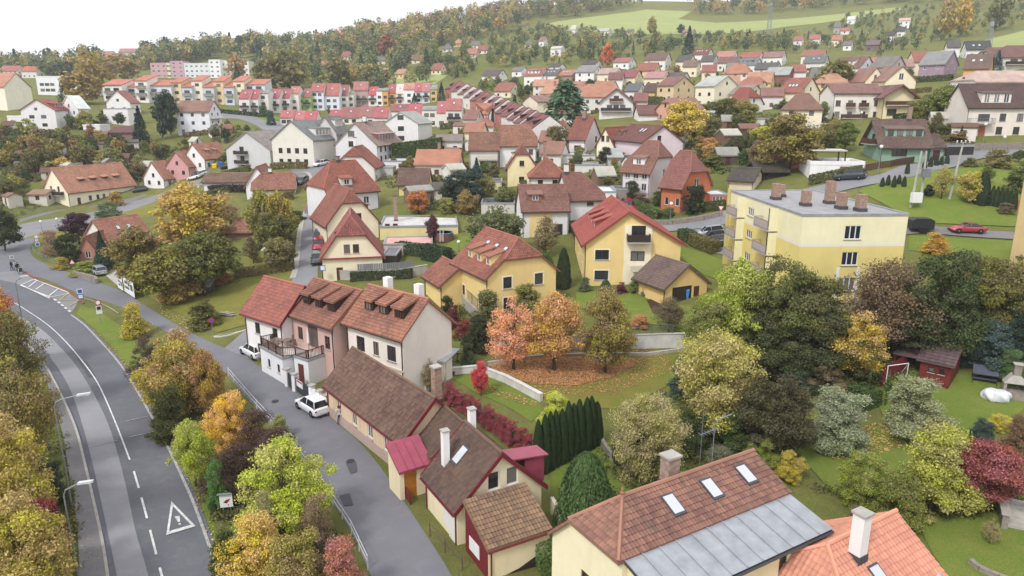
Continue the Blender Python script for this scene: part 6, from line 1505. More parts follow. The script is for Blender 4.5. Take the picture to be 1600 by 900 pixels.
for a in (
 ('ovate', -12, 425, 585, 110, (206, 140, 66), .6, "orange broadleaf tree left of the bus bay beside the tall lamp"),
 ('sparse', 28, 478, 640, 120, OLV, .6, "thin olive tree overhanging the left pavement below the orange tree"),
 ('sparse', 42, 560, 735, 140, (150, 134, 70), .6, "bare-branched olive-yellow tree along the left pavement"),
 ('round', 15, 655, 850, 150, (190, 172, 72), .6, "golden yellow broadleaf tree left of the road"),
 ('bush', 84, 715, 792, 62, (86, 98, 70), .3, "dark grey-green shrub against the left pavement"),
 ('bush', 82, 780, 900, 84, (150, 64, 68), .6, "crimson creeper shrub beside the left pavement"),
 ('round', 45, 790, 960, 150, (186, 170, 66), .7, "yellow tree with crimson creeper at its foot"),
 ('sparse', -20, 610, 800, 160, OLV, .5, "thin olive tree beyond the golden one on the left bank"),
 ('bush', 212, 473, 526, 46, (196, 180, 58), .6, "yellow-green shrub on the grass strip below the road signs"),
 ('twig', 233, 520, 592, 62, (104, 84, 74), .3, "brown bare shrub between the yellow-green shrub and the orange tree"),
 ('round', 280, 522, 650, 110, (182, 160, 68), .8, "orange-yellow tree between the main road and the lane"),
 ('ovate', 328, 542, 655, 66, (178, 142, 70), .6, "rusty tree at the right flank of the orange-yellow one"),
 ('bush', 268, 600, 690, 70, (92, 96, 50), .5, "dull green shrub under the orange-yellow tree"),
 ('ovate', 306, 652, 760, 68, LIME, .3, "lime green tree between main road and bright yellow tree"),
 ('round', 362, 614, 708, 66, (232, 192, 56), .25, "bright yellow tree on the bank beside the lane"),
 ('twig', 400, 632, 722, 100, (104, 78, 68), .3, "maroon-brown shrub below the lane railing"),
 ('twig', 432, 668, 752, 110, (98, 72, 62), .3, "dark brown shrub left of the parked white car"),
 ('twig', 370, 690, 780, 110, (94, 72, 60), .3, "brown tangled shrub under the bright yellow tree"),
 ('bush', 438, 648, 686, 36, (168, 170, 92), .4, "pale green shrub at the lane's edge"),
 ('bush', 342, 718, 800, 40, (106, 144, 70), .3, "fresh green sapling beside the white notice sign"),
 ('round', 455, 692, 850, 140, (188, 194, 62), .35, "big lime yellow tree on the bank beside the lane"),
 ('sparse', 424, 762, 880, 56, (170, 164, 110), .4, "pale feathery sapling below the lime yellow tree"),
 ('ovate', 408, 800, 935, 110, (214, 186, 66), .5, "golden yellow tree beside the notice sign's bank"),
 ('twig', 498, 770, 885, 90, (148, 124, 96), .4, "beige dry shrub behind the lane railing"),
 ('bush', 470, 830, 960, 120, (164, 148, 74), .8, "mixed orange-green shrub on the bank"),
 ('bush', 536, 842, 950, 84, (190, 124, 104), .6, "pinkish red shrub against the lane railing"),
 ('bush', 360, 830, 940, 80, (92, 100, 50), .5, "dull green shrub on the verge of the main road"),
 ('round', 303, 288, 385, 110, (196, 166, 66), .4, "big golden walnut tree above the orange gazebo roof"),
 ('round', 222, 358, 452, 90, (142, 126, 64), .6, "olive-brown garden tree beside the brick cottage"),
 ('spread', 262, 380, 476, 104, (138, 130, 58), .6, "olive green garden tree above the notice boards"),
 ('spread', 322, 352, 462, 104, (116, 118, 58), .5, "green apple-like tree above the woodshed"),
 ('bush', 284, 395, 470, 74, (180, 152, 72), .6, "yellow-orange young tree in the garden clump"),
 ('bush', 212, 400, 452, 40, (150, 152, 60), .4, "yellow-green shrub behind the notice boards"),
 ('spruce', 163, 360, 422, 30, (62, 84, 72), .2, "dark blue-green spruce beside the brick cottage"),
 ('round', 124, 334, 382, 50, PURP, .3, "dark purple plum tree beside the valley road"),
 ('globe', 108, 366, 412, 40, (62, 74, 44), .2, "dark green rounded evergreen by the bend railing"),
 ('willow', 175, 315, 360, 46, (110, 128, 84), .2, "small grey-green weeping willow below the long cream house"),
 ('twig', 82, 358, 400, 40, (160, 126, 96), .4, "brownish shrub at the bend of the lane"),
 ('bush', 98, 402, 420, 30, (180, 160, 56), .4, "small yellow shrub behind the bend railing"),
 ('bush', 136, 406, 428, 46, (156, 166, 70), .3, "pale green hedge shrub beside the silver car"),
 ('round', 8, 328, 392, 56, (78, 88, 50), .4, "dark green tree at the valley road's mouth"),
 ('bush', 182, 298, 322, 28, (178, 148, 62), .5, "ochre shrub before the long cream house"),
 ('birch', 412, 292, 388, 60, (152, 146, 64), .6, "yellow-green birch left of the uphill street"),
 ('birch', 442, 296, 384, 56, (168, 150, 62), .6, "golden birch beside the uphill street"),
 ('round', 432, 330, 400, 66, (116, 116, 58), .4, "green tree below the birches"),
 ('spread', 440, 365, 424, 52, (138, 130, 76), .4, "olive apple tree beside the corrugated shed"),
 ('sparse', 396, 368, 412, 34, (120, 104, 76), .4, "bare little fruit tree on the lawn"),
 ('twig', 362, 318, 372, 60, (156, 132, 84), .5, "beige bare tree behind the gazebo"),
 ('bush', 320, 466, 508, 60, (118, 116, 58), .5, "olive shrub on the lawn above the no-parking sign"),
 ('bush', 345, 404, 445, 40, (170, 116, 68), .6, "rusty young tree beside the gazebo"),
 ('sparse', 802, 462, 578, 92, (230, 166, 116), .25, "coral orange cherry tree with thin crown, first of the three on the lawn"),
 ('ovate', 866, 452, 580, 100, (204, 158, 76), .6, "amber cherry tree, middle of the three on the lawn"),
 ('ovate', 945, 450, 583, 96, (158, 140, 68), .7, "olive-orange cherry tree, greenest of the three on the lawn"),
 ('bush', 762, 452, 512, 58, (120, 122, 70), .4, "grey-green shrub beside the yellow dormer house"),
 ('bush', 822, 440, 492, 66, (142, 140, 70), .5, "olive shrub below the dormer house's gable"),
 ('bush', 748, 492, 550, 52, (76, 82, 52), .5, "dark green shrub behind the white gabled house"),
 ('bush', 700, 462, 500, 34, (72, 80, 50), .3, "dark green shrub beside the yellow garage"),
 ('bush', 708, 474, 512, 28, (122, 56, 64), .3, "maroon shrub below the garage"),
 ('bush', 724, 500, 526, 36, (150, 70, 60), .5, "rusty red shrub on the retaining wall"),
 ('bush', 712, 478, 505, 24, (180, 176, 84), .3, "yellow-green shrub on the retaining wall"),
 ('ovate', 752, 563, 618, 30, (214, 62, 70), .15, "small vivid red tree in the garden"),
 ('bush', 732, 535, 572, 30, (104, 114, 76), .3, "green shrub beside the garden deck"),
 ('sparse', 672, 560, 612, 34, (158, 142, 100), .3, "beige bare tree beside the white gable"),
 ('bush', 868, 612, 668, 54, (206, 212, 70), .2, "bright lime shrub behind the thuja row"),
 ('willow', 1006, 614, 750, 116, (176, 166, 104), .4, "pale olive weeping shrub beside the thuja row"),
 ('thuja', 980, 662, 722, 46, (58, 82, 48), .1, "dark thuja under the weeping shrub"),
 ('thuja', 914, 708, 832, 92, (86, 118, 56), .2, "big green thuja tree behind the cottage"),
 ('willow', 1112, 512, 672, 140, (186, 176, 90), .4, "large pale yellow willow in the middle garden"),
 ('bush', 1064, 556, 618, 52, (92, 112, 92), .2, "blue-green juniper beside the willow"),
 ('ovate', 1148, 398, 560, 110, (172, 182, 60), .35, "tall lime tree left of the yellow flats"),
 ('round', 1110, 470, 570, 90, (136, 142, 62), .5, "yellow-green tree at the foot of the tall lime one"),
 ('round', 1215, 405, 565, 130, (112, 116, 60), .5, "dark olive tree before the flats' balconies"),
 ('round', 1265, 430, 570, 110, (120, 118, 64), .6, "olive tree before the corner of the flats"),
 ('sparse', 1372, 398, 560, 150, (128, 106, 78), .4, "brownish thin tree before the flats' end wall"),
 ('round', 1460, 392, 560, 126, (84, 98, 54), .4, "dark green tree right of the flats"),
 ('spread', 1536, 388, 540, 120, (128, 122, 60), .6, "olive-yellow tree on the right bank"),
 ('round', 1590, 395, 520, 100, (140, 132, 62), .6, "yellowish tree at the right bank's end"),
 ('round', 1332, 486, 592, 92, (206, 176, 66), .35, "golden yellow tree above the clipped hedge"),
 ('round', 1300, 490, 585, 130, (86, 92, 56), .4, "deep green tree behind the golden one"),
 ('round', 1420, 470, 552, 120, (80, 88, 54), .3, "deep green tree behind the red cabin"),
 ('round', 1200, 500, 590, 110, (88, 94, 54), .4, "deep green tree behind the willow"),
 ('bush', 1538, 500, 575, 96, (88, 110, 100), .2, "blue-green pine shrub beside the red cabin"),
 ('globe', 1584, 455, 560, 84, (70, 92, 78), .2, "dark blue-green conifer at the right side"),
 ('bush', 1575, 545, 600, 50, (104, 130, 74), .3, "leafy green shrub behind the barbecue"),
 ('bush', 1246, 552, 592, 48, (116, 146, 72), .2, "fresh green rhododendron in the dark garden"),
 ('bush', 1240, 575, 612, 70, (74, 96, 66), .3, "low blue-green shrub in the dark garden"),
 ('twig', 1290, 560, 610, 80, (150, 134, 90), .4, "straw coloured shrub beside the clipped hedge"),
 ('round', 1205, 585, 715, 120, (92, 88, 58), .4, "dark brownish tree beside the silver willow shrub"),
 ('bush', 1308, 606, 700, 112, (158, 166, 128), .15, "silver-green rounded willow, left of the pair on the lawn"),
 ('bush', 1424, 588, 678, 112, (162, 166, 120), .2, "silver-green rounded willow, right of the pair on the lawn"),
 ('globe', 1188, 684, 740, 46, (140, 150, 56), .3, "yellow-green clipped globe behind the ridge"),
 ('globe', 1232, 704, 752, 44, (196, 176, 52), .3, "golden clipped globe beside the ridge's end"),
 ('globe', 1350, 710, 792, 78, (150, 158, 58), .4, "large golden-green clipped globe shrub"),
 ('bush', 1452, 664, 800, 130, (178, 176, 74), .4, "yellow-green hazel shrub in the lower garden"),
 ('bush', 1400, 730, 820, 90, (136, 140, 62), .5, "dull green shrub below the hazel"),
 ('spread', 1538, 682, 800, 118, (164, 84, 78), .5, "crimson Japanese maple in the lower garden"),
 ('bush', 1534, 655, 688, 44, (84, 102, 90), .2, "blue-green low shrub on the lawn's edge"),
 ('globe', 1562, 648, 672, 34, (206, 190, 54), .2, "small golden shrub on the lawn's edge"),
 ('bush', 1592, 650, 712, 60, (140, 110, 76), .6, "brown-red hedge shrub right of the maple"),
 ('bush', 1122, 698, 740, 60, (120, 124, 92), .2, "grey-green lavender-like shrub behind the tiled ridge"),
 ('bush', 1052, 735, 790, 70, (110, 138, 56), .2, "bright green shrub beside the brick chimney"),
 ('bush', 1150, 640, 700, 90, (92, 112, 56), .4, "green undergrowth shrub above the ridge"),
 ('bush', 1080, 640, 700, 70, (84, 96, 52), .4, "dull green shrub below the willow"),
 ('twig', 1340, 790, 830, 60, (128, 98, 78), .4, "brown dry shrub beside the salmon roof"),
 ('sparse', 1545, 810, 850, 30, (168, 156, 104), .3, "spindly bare sapling on the lower lawn"),
 ('sparse', 1044, 462, 520, 56, (128, 116, 84), .3, "bare little tree before the lattice pavilion"),
 ('bush', 914, 433, 455, 24, (118, 132, 92), .2, "round green shrub beside the balcony house"),
 ('thuja', 946, 437, 456, 18, (70, 104, 56), .1, "small cone conifer before the balcony house"),
 ('bush', 970, 440, 458, 20, (126, 56, 84), .2, "purple barberry before the balcony house"),
 ('bush', 991, 432, 458, 24, (124, 140, 70), .2, "green shrub below the canopy"),
 ('bush', 1008, 446, 462, 18, (130, 146, 130), .1, "silvery low shrub below the canopy"),
 ('bush', 1000, 492, 512, 36, (206, 146, 96), .3, "peach coloured shrub above the white retaining wall"),
 ('thuja', 880, 388, 450, 24, (58, 78, 44), .1, "dark column conifer between the yellow houses"),
 ('globe', 852, 394, 434, 28, (92, 122, 56), .1, "clipped green shrub beside the dormer house"),
 ('round', 772, 326, 402, 96, (112, 120, 72), .3, "grey-green tree in front of the brown roofed house"),
 ('sparse', 852, 336, 400, 56, (140, 124, 84), .4, "olive bare tree before the yellow loggia"),
 ('round', 654, 297, 334, 38, (196, 122, 54), .5, "round orange tree behind the flat yellow building"),
 ('globe', 698, 308, 334, 28, (160, 160, 78), .3, "yellow-green round shrub behind the flat roof"),
 ('globe', 724, 266, 318, 66, (66, 82, 72), .2, "big dark blue-green bush behind the pool"),
 ('spruce', 745, 246, 292, 26, (80, 104, 96), .1, "small blue spruce beside the terraced villa"),
 ('ovate', 676, 336, 378, 24, (104, 66, 76), .2, "dark plum sapling beside the pool"),
 ('bush', 700, 388, 404, 50, (150, 146, 110), .3, "grey dry shrub below the pool"),
 ('round', 672, 247, 270, 22, (186, 178, 64), .3, "small yellow-green tree behind the yellow cottage"),
 ('bush', 690, 236, 250, 36, (206, 142, 64), .3, "orange shrub before the grey roofed cottage"),
 ('pine', 884, 124, 212, 84, (92, 122, 88), .15, "tall spreading pine in the middle of the village"),
 ('round', 868, 195, 240, 40, (124, 120, 66), .5, "olive tree below the pine"),
 ('spruce', 804, 148, 196, 26, (78, 102, 92), .1, "blue spruce at the end of the maroon terrace"),
 ('round', 1066, 160, 232, 78, (206, 182, 62), .3, "bright yellow walnut tree behind the pink gable"),
 ('round', 1130, 152, 196, 58, (118, 122, 58), .4, "green tree before the cream houses"),
 ('round', 1160, 156, 196, 46, (150, 146, 58), .5, "yellow-green tree before the red half-hipped house"),
 ('round', 1232, 180, 270, 96, (146, 132, 64), .5, "big olive walnut tree above the crimson shed"),
 ('round', 1190, 195, 235, 40, (190, 186, 56), .3, "yellow-green shrub tree on the meadow slope"),
 ('round', 1285, 196, 236, 42, (132, 128, 70), .4, "grey-olive fruit tree left of the green house"),
 ('round', 1320, 192, 236, 38, (116, 130, 54), .3, "green fruit tree beside the green house"),
 ('spread', 1476, 128, 196, 72, (128, 134, 66), .4, "spreading green apple tree before the purple house"),
 ('round', 1440, 150, 192, 40, (142, 142, 66), .4, "yellow-green fruit tree beside the cream gable wing"),
 ('globe', 1085, 288, 334, 38, (58, 74, 50), .1, "dark round evergreen before the orange house"),
 ('globe', 1030, 298, 322, 22, (76, 100, 52), .1, "clipped round shrub left of the orange house"),
 ('twig', 1000, 300, 318, 40, (140, 116, 96), .4, "bare brown shrub below the lilac house"),
 ('spruce', 1556, 78, 116, 24, (86, 108, 108), .1, "blue spruce beside the amber house"),
 ('round', 1300, 92, 150, 60, (140, 136, 70), .4, "olive tree behind the cream skylight house"),
 ('bush', 1462, 362, 396, 46, (206, 164, 50), .3, "golden shrub behind the flats' corner"),
 ('thuja', 1532, 268, 320, 22, (56, 74, 46), .1, "dark column thuja on the lawn bank"),
 ('round', 1512, 265, 318, 36, (196, 180, 76), .3, "yellow fruit tree on the lawn bank"),
 ('sparse', 1470, 258, 312, 34, (176, 162, 76), .3, "thin yellow-green fruit tree beside the concrete pole"),
 ('bush', 1450, 288, 306, 22, (70, 84, 66), .1, "dark low shrub below the poles"),
 ('bush', 1555, 232, 262, 50, (150, 140, 78), .5, "dry yellow shrub above the garden shed"),
 ('bush', 1590, 250, 300, 50, (118, 126, 66), .4, "green shrub beside the garden shed"),
 ('round', 146, 78, 150, 56, (168, 146, 72), .3, "tall golden park tree on the left skyline"),
 ('round', 190, 84, 128, 60, (166, 140, 70), .3, "broad ochre park tree left of the pink blocks"),
 ('round', 130, 108, 162, 60, (162, 138, 66), .4, "ochre tree behind the left white houses"),
 ('spruce', 104, 112, 160, 26, (58, 78, 62), .1, "dark spruce behind the red roofed white house"),
 ('spruce', 222, 165, 226, 30, (50, 70, 58), .1, "dark spruce below the small white gable"),
 ('ovate', 264, 138, 216, 42, (62, 78, 58), .2, "tall dark evergreen beside the three-storey white house"),
 ('round', 450, 76, 142, 70, (132, 124, 64), .4, "large olive park tree behind the coloured terrace"),
 ('round', 422, 84, 142, 46, (116, 112, 60), .4, "dark olive park tree behind the coloured terrace's end"),
 ('round', 528, 88, 138, 50, (128, 122, 62), .4, "round olive park tree behind the blue-white units"),
 ('round', 551, 106, 132, 20, (220, 184, 54), .2, "small bright yellow tree behind the terrace"),
 ('round', 370, 84, 128, 32, (176, 140, 82), .3, "pale orange park tree beside the white blocks"),
 ('spruce', 372, 100, 134, 20, (66, 90, 70), .1, "dark spruce before the white blocks"),
 ('ovate', 606, 52, 92, 36, (150, 92, 66), .3, "reddish brown beech on the hillside"),
 ('ovate', 949, 66, 106, 22, (206, 108, 60), .2, "vivid orange tree on the hillside above the chalets"),
 ('spruce', 540, 148, 168, 14, (58, 78, 64), .1, "dark conifer before the blue-white terrace"),
 ('spruce', 648, 145, 166, 16, (58, 82, 64), .1, "dark conifer before the pale blue units"),
 ('spruce', 690, 128, 158, 16, (60, 84, 70), .1, "dark conifer at the yellow end unit"),
 ('bush', 412, 163, 180, 16, (92, 122, 56), .1, "clipped green tree before the coloured terrace"),
 ('bush', 424, 170, 196, 18, (84, 110, 100), .1, "blue spruce shrub below the coloured terrace"),
 ('spruce', 1075, 40, 92, 26, (70, 92, 84), .1, "dark fir at the left of the upper hillside gardens"),
 ('globe', 1064, 37, 52, 14, (62, 74, 72), .1, "dark round tree at the meadow's edge"),
 ('birch', 1018, 24, 56, 18, (168, 154, 78), .3, "lone birch on the meadow"),
 ('birch', 1476, -10, 64, 34, (178, 156, 72), .3, "tall yellow birch above the garden cottages"),
 ('birch', 1500, -14, 58, 36, (196, 164, 66), .3, "tall golden birch beside the taller yellow birch"),
 ('birch', 1560, -20, 48, 40, (128, 130, 76), .3, "tall grey-green birch near the pylon"),
):
 tree(a[0], *a[1:5], a[5], a[6], a[7])
for i in range(11):
 t_ = i / 10
 tree('thuja', 842 + t_ * 90 + rng.uniform(-2, 2), 652 - t_ * 28 + rng.uniform(-5, 5) - (8 if i in (5, 7, 8, 9) else 0), 742 - t_ * 48, 20 + rng.uniform(-2, 2), (62, 88, 46), .1, "dark green column thuja, %s in the row counted from the cottage" % ORD[i], group="thujas in a row behind the cottage")
for i in range(12):
 t_ = i / 11
 tree('twig', 704 + t_ * 122 + rng.uniform(-3, 3), 596 + t_ * 76 + rng.uniform(-4, 4), 626 + t_ * 84, 34 + rng.uniform(-4, 6), (166, 64, 76), .25, "crimson twigged dogwood, %s along the fence counted from the garden lounge" % ORD[i], group="crimson dogwoods along the fence")
for i, (x, y) in enumerate(((1378, 290), (1387, 288), (1396, 291), (1404, 286), (1412, 290), (1417, 270), (1444, 262), (1453, 260), (1462, 258), (1470, 257), (1479, 255))):
 tree('thuja', x, y - 13 - (i % 3) * 2, y + 2, 7, (60, 80, 52), .1, "young dwarf conifer planted along the lawn bank", group="young conifers along the hill street")
for i in range(6):
 tree('thuja', 1548 + i * 7, 290 + i * 1.5, 322 + i * 1.5, 9, (58, 78, 48), .1, "dark thuja, %s in the short row counted from the tall dark column" % ORD[i], group="short thuja row on the bank")
# ---- clipped hedges: leafy boxes along a line
def hedge(pix, w, h, colr, label, n=None, lift=0.0):
 pts = xy(pix); L_ = line_len(pts); r = np.random.RandomState(int(L_ * 100) % 9999)
 d = depth(P(*pix[0])); sz = max(.07, d * .0012)
 n = n or int((L_ * (2 * h + w) + 2 * w * h) / (sz * sz) * 1.5); n = min(n, 14000)
 seg = np.array([0] + list(np.cumsum([(pts[i + 1] - pts[i]).length for i in range(len(pts) - 1)])))
 s = r.rand(n) * L_; side = r.rand(n) * (2 * h + w)
 C, N = np.zeros((n, 3)), np.zeros((n, 3))
 for i in range(n):
  k = min(np.searchsorted(seg, s[i]) - 1, len(pts) - 2); k = max(k, 0)
  a_, b_ = pts[k], pts[k + 1]; q = a_.lerp(b_, (s[i] - seg[k]) / max(1e-6, (b_ - a_).length)); dd = (b_ - a_).normalized(); nn_ = Vector((-dd.y, dd.x))
  z = zt(q.x, q.y)
  if side[i] < h: off, zz, nv = -w / 2, side[i], (-nn_.x, -nn_.y, .2)
  elif side[i] < 2 * h: off, zz, nv = w / 2, side[i] - h, (nn_.x, nn_.y, .2)
  else: off, zz, nv = (side[i] - 2 * h) - w / 2, h, (0, 0, 1)
  if r.rand() < w * h / (L_ * (2 * h + w)) * 2 and True:
   e_ = pts[0] if r.rand() < .5 else pts[-1]; off = (r.rand() - .5) * w; zz = r.rand() * h; q = e_; z = zt(q.x, q.y); nv = (dd.x, dd.y, .2)
  C[i] = (q.x + nn_.x * off, q.y + nn_.y * off, z + zz); N[i] = nv
 C += r.normal(size=(n, 3)) * sz * .35; N += .5 * r.normal(size=(n, 3))
 o = link("hedge", leaves_mesh("hedge", C, N, sz * 1.5, np.clip(.5 + .25 * r.randn(n), 0, 1), r.rand(n) * .6, 1.3)); o.color = s2l(colr) + (.2,)
 return tag(o, label, "hedge")
for pix, w, h, c, lb in (
 ([(622, 395), (664, 400), (700, 408)], 1.4, 1.7, (70, 92, 60), "dark clipped hedge along the drive below the pool"),
 ([(664, 404), (700, 412)], 1.6, 2.2, (66, 88, 58), "taller dark hedge corner below the pool"),
 ([(614, 250), (690, 240)], 2.0, 4.2, (74, 100, 44), "tall green hedge wall before the white apartment houses"),
 ([(1082, 382), (1118, 396)], 1.6, 1.7, (122, 116, 52), "clipped yellow-green hedge beside the parked cars"),
 ([(1066, 372), (1080, 378)], 2.0, 1.5, (84, 104, 50), "rounded green hedge above the clipped yellow-green one"),
 ([(992, 325), (1030, 345), (1048, 338)], 1.2, 1.4, (96, 116, 54), "low clipped hedge in front of the lilac house"),
 ([(1100, 330), (1132, 326)], 1.2, 1.4, (84, 96, 48), "clipped hedge beside the orange house"),
 ([(1356, 620), (1384, 626)], 2.4, 2.6, (96, 120, 46), "tall clipped cube hedge beside the maroon fence"),
 ([(1336, 625), (1362, 640)], 2.2, 1.6, (82, 104, 44), "low clipped hedge below the cube hedge"),
 ([(330, 300), (388, 300)], 1.4, 1.4, (72, 58, 50), "dark brown hedge below the low barn"),
 ([(1236, 178), (1270, 176)], 2.0, 1.6, (84, 96, 50), "clipped hedge before the cream skylight house"),
 ([(850, 880), (862, 900)], 1.2, 1.6, (96, 122, 52), "clipped green hedge beside the zinc roofed house"),
 ([(340, 176), (420, 184)], 1.6, 1.4, (72, 86, 48), "long dark hedge along the estate road"),
 ([(1010, 160), (1036, 162)], 2, 2, (78, 100, 48), "dark green hedge below the small yellow house")):
 hedge(pix, w, h, c, lb)
# ---- garden trees through the village
def inside(x, y, poly):
 c = False; n = len(poly)
 for i in range(n):
  x1, y1 = poly[i]; x2, y2 = poly[(i + 1) % n]
  if (y1 > y) != (y2 > y) and x < (x2 - x1) * (y - y1) / (y2 - y1) + x1: c = not c
 return c
def clear(p, rad):
 for c, r_, a, ux, nn, L_, W_ in FOOT:
  v = Vector((p.x, p.y)) - a
  lx, ly = v.dot(ux), v.dot(nn)
  if -rad * .8 < lx < L_ + rad * .8 and -rad * .8 < ly < W_ + rad * .8: return False
 for poly in ROADS:
  if abs(poly[:, 0].mean() - p.x) < 120 and inside(p.x, p.y, poly): return False
 return True
def hides(p, hgt, wid, lim=.22):
 x0, y0 = project((p.x, p.y, p.z + hgt * .92)); x1, y1 = project((p.x, p.y, p.z)); w = wid / mpp(p) * .42; d = depth(p)
 for a, b, c, e_, dd in HB:
  if dd < d: continue
  ow = min(x1 + w, b) - max(x1 - w, a); oh = min(y1, e_) - max(y0, c)
  if ow > 0 and oh > 0 and ow * oh > lim * (b - a) * (e_ - c): return True
 return False
PAL = {'mix': [((128, 122, 66), "olive"), ((108, 116, 62), "green"), ((168, 152, 70), "yellow-green"), ((190, 160, 74), "golden"), ((84, 92, 60), "dark green"), ((148, 126, 88), "brownish"), ((96, 104, 62), "leafy green"), ((138, 132, 76), "dull olive")],
    'green': [((104, 112, 64), "green"), ((84, 94, 60), "dark green"), ((132, 126, 70), "olive"), ((156, 148, 76), "yellow-green")],
    'gold': [((182, 146, 70), "golden"), ((168, 134, 76), "ochre"), ((140, 126, 72), "olive"), ((188, 128, 74), "orange")]}
pr = random.Random(21)
WCN = [((240, 226, 190), "cream"), ((234, 232, 230), "white"), ((224, 214, 200), "beige"), ((232, 206, 140), "yellow"), ((222, 196, 186), "pinkish")]
RCN = [((178, 110, 88), "orange"), ((156, 88, 76), "red"), ((130, 90, 80), "brown"), ((112, 108, 110), "grey"), ((184, 126, 104), "salmon")]
for poly, cnt, where in (([(930, 112), (1290, 118), (1300, 160), (1230, 175), (1100, 150), (940, 150)], 9, "between the hillside houses"), ([(740, 130), (1000, 134), (960, 150), (860, 190), (800, 160), (745, 150)], 8, "below the white hillside row"), ([(700, 205), (760, 220), (860, 215), (890, 250), (800, 250), (700, 240)], 3, "around the orange hipped villa"), ([(860, 235), (930, 242), (1000, 240), (1060, 262), (960, 300), (880, 270)], 3, "in the gardens between the red roofs"), ([(1090, 180), (1300, 186), (1300, 215), (1100, 215)], 2, "on the orchard slope"), ([(640, 262), (760, 265), (800, 300), (700, 320), (640, 300)], 3, "behind the flat yellow building"),
 ([(480, 100), (680, 76), (860, 62), (860, 90), (700, 120), (500, 130)], 14, "up on the wooded slope"), ([(1240, 110), (1420, 112), (1440, 128), (1300, 135)], 4, "between the maroon roofs")):
 xs, ys = [q[0] for q in poly], [q[1] for q in poly]; k = t_ = 0
 while k < cnt and t_ < 400:
  t_ += 1
  x, y = pr.uniform(min(xs), max(xs)), pr.uniform(min(ys), max(ys))
  if not inside(x, y, poly): continue
  q = P(x, y); small = "wooded" in where; w_ = pr.uniform(6, 8) if small else pr.uniform(8.5, 11)
  if not clear(q, w_ * .62) or hides(q, 7, w_ * 1.9, .16): continue
  (wc, wn), (rc, rn) = pr.choice(WCN), pr.choice(RCN); an = pr.uniform(-.7, .2); a = Vector((q.x, q.y)); b = a + Vector((math.cos(an), math.sin(an))) * w_
  if not clear(Vector((*((a + b) / 2 + Vector((-math.sin(an), math.cos(an))) * 4), 0)), w_ * .5): continue
  h_ = 3.0 if small else pr.choice((3.2, 5.2)); hp_ = pr.choice((0, 0, 1))
  house("village_house", "%s house with %s %s roof %s" % (wn, rn, "hipped" if hp_ else "gabled", where), a, b, h_, rc, wc, mode='world', zbase=q.z, W=pr.uniform(7, 9) * (.8 if small else 1), zr=h_ + pr.uniform(2.6, 3.8), lod=2, moss=.1, wins='auto', ends=(hp_, hp_), inset=(3, 3), group="houses " + where, chimneys=[(.5, .5, .6, .6, h_ + 4.6, M_BRICK)])
  k += 1
REG = [  # polygon in the picture, how many, height range, palette, where
 ([(0, 205), (130, 215), (210, 235), (230, 290), (120, 262), (20, 300), (0, 330)], 84, (3, 7), 'mix', "on the bushy left slope"),
 ([(200, 225), (330, 228), (350, 240), (250, 258), (220, 285), (190, 262)], 16, (2.5, 5), 'green', "in the gardens behind the roadside cottages"),
 ([(330, 200), (420, 205), (350, 225), (325, 222)], 8, (2, 4.5), 'green', "beside the three-storey white house"),
 ([(640, 262), (760, 265), (800, 300), (820, 330), (730, 345), (640, 320)], 20, (2, 4.5), 'green', "in the gardens behind the pool"),
 ([(860, 235), (930, 242), (1000, 240), (1060, 262), (1120, 300), (960, 315), (880, 270)], 18, (1.8, 4), 'mix', "in the gardens between the red roofs"),
 ([(1090, 180), (1180, 200), (1200, 250), (1180, 280), (1100, 270), (1070, 235)], 26, (2.5, 6), 'mix', "in the orchard above the flats"),
 ([(1180, 178), (1300, 188), (1310, 230), (1250, 240), (1190, 225)], 14, (2.5, 5.5), 'mix', "on the orchard slope left of the green house"),
 ([(1430, 190), (1500, 180), (1500, 232), (1440, 215)], 8, (2, 5), 'green', "right of the green house"),
 ([(930, 112), (1290, 118), (1300, 160), (1230, 175), (1100, 150), (940, 150)], 30, (2, 5), 'mix', "between the hillside houses"),
 ([(740, 130), (1000, 134), (960, 150), (860, 190), (800, 160), (745, 150)], 26, (3, 6.5), 'green', "below the white hillside row"),
 ([(700, 205), (760, 220), (860, 215), (890, 250), (800, 250), (700, 240)], 10, (2, 4.5), 'green', "around the orange hipped villa"),
 ([(560, 262), (640, 258), (660, 250), (730, 250), (740, 280), (640, 300), (600, 290)], 12, (2, 4), 'green', "behind the yellow cottage"),
 ([(1240, 110), (1420, 112), (1440, 128), (1300, 135)], 14, (2, 5), 'mix', "between the maroon roofs"),
 ([(0, 150), (40, 180), (200, 178), (290, 172), (280, 190), (180, 205), (20, 205)], 14, (3, 6), 'green', "around the left white houses"),
 ([(385, 176), (720, 172), (720, 205), (600, 215), (430, 205)], 16, (2, 4), 'green', "along the coloured terraces"),
 ([(1480, 240), (1600, 250), (1600, 330), (1540, 340), (1500, 300)], 8, (1.5, 3), 'mix', "on the lawn bank"),
 ([(385, 330), (470, 300), (460, 390), (400, 400)], 7, (2.5, 5), 'mix', "left of the uphill street")]
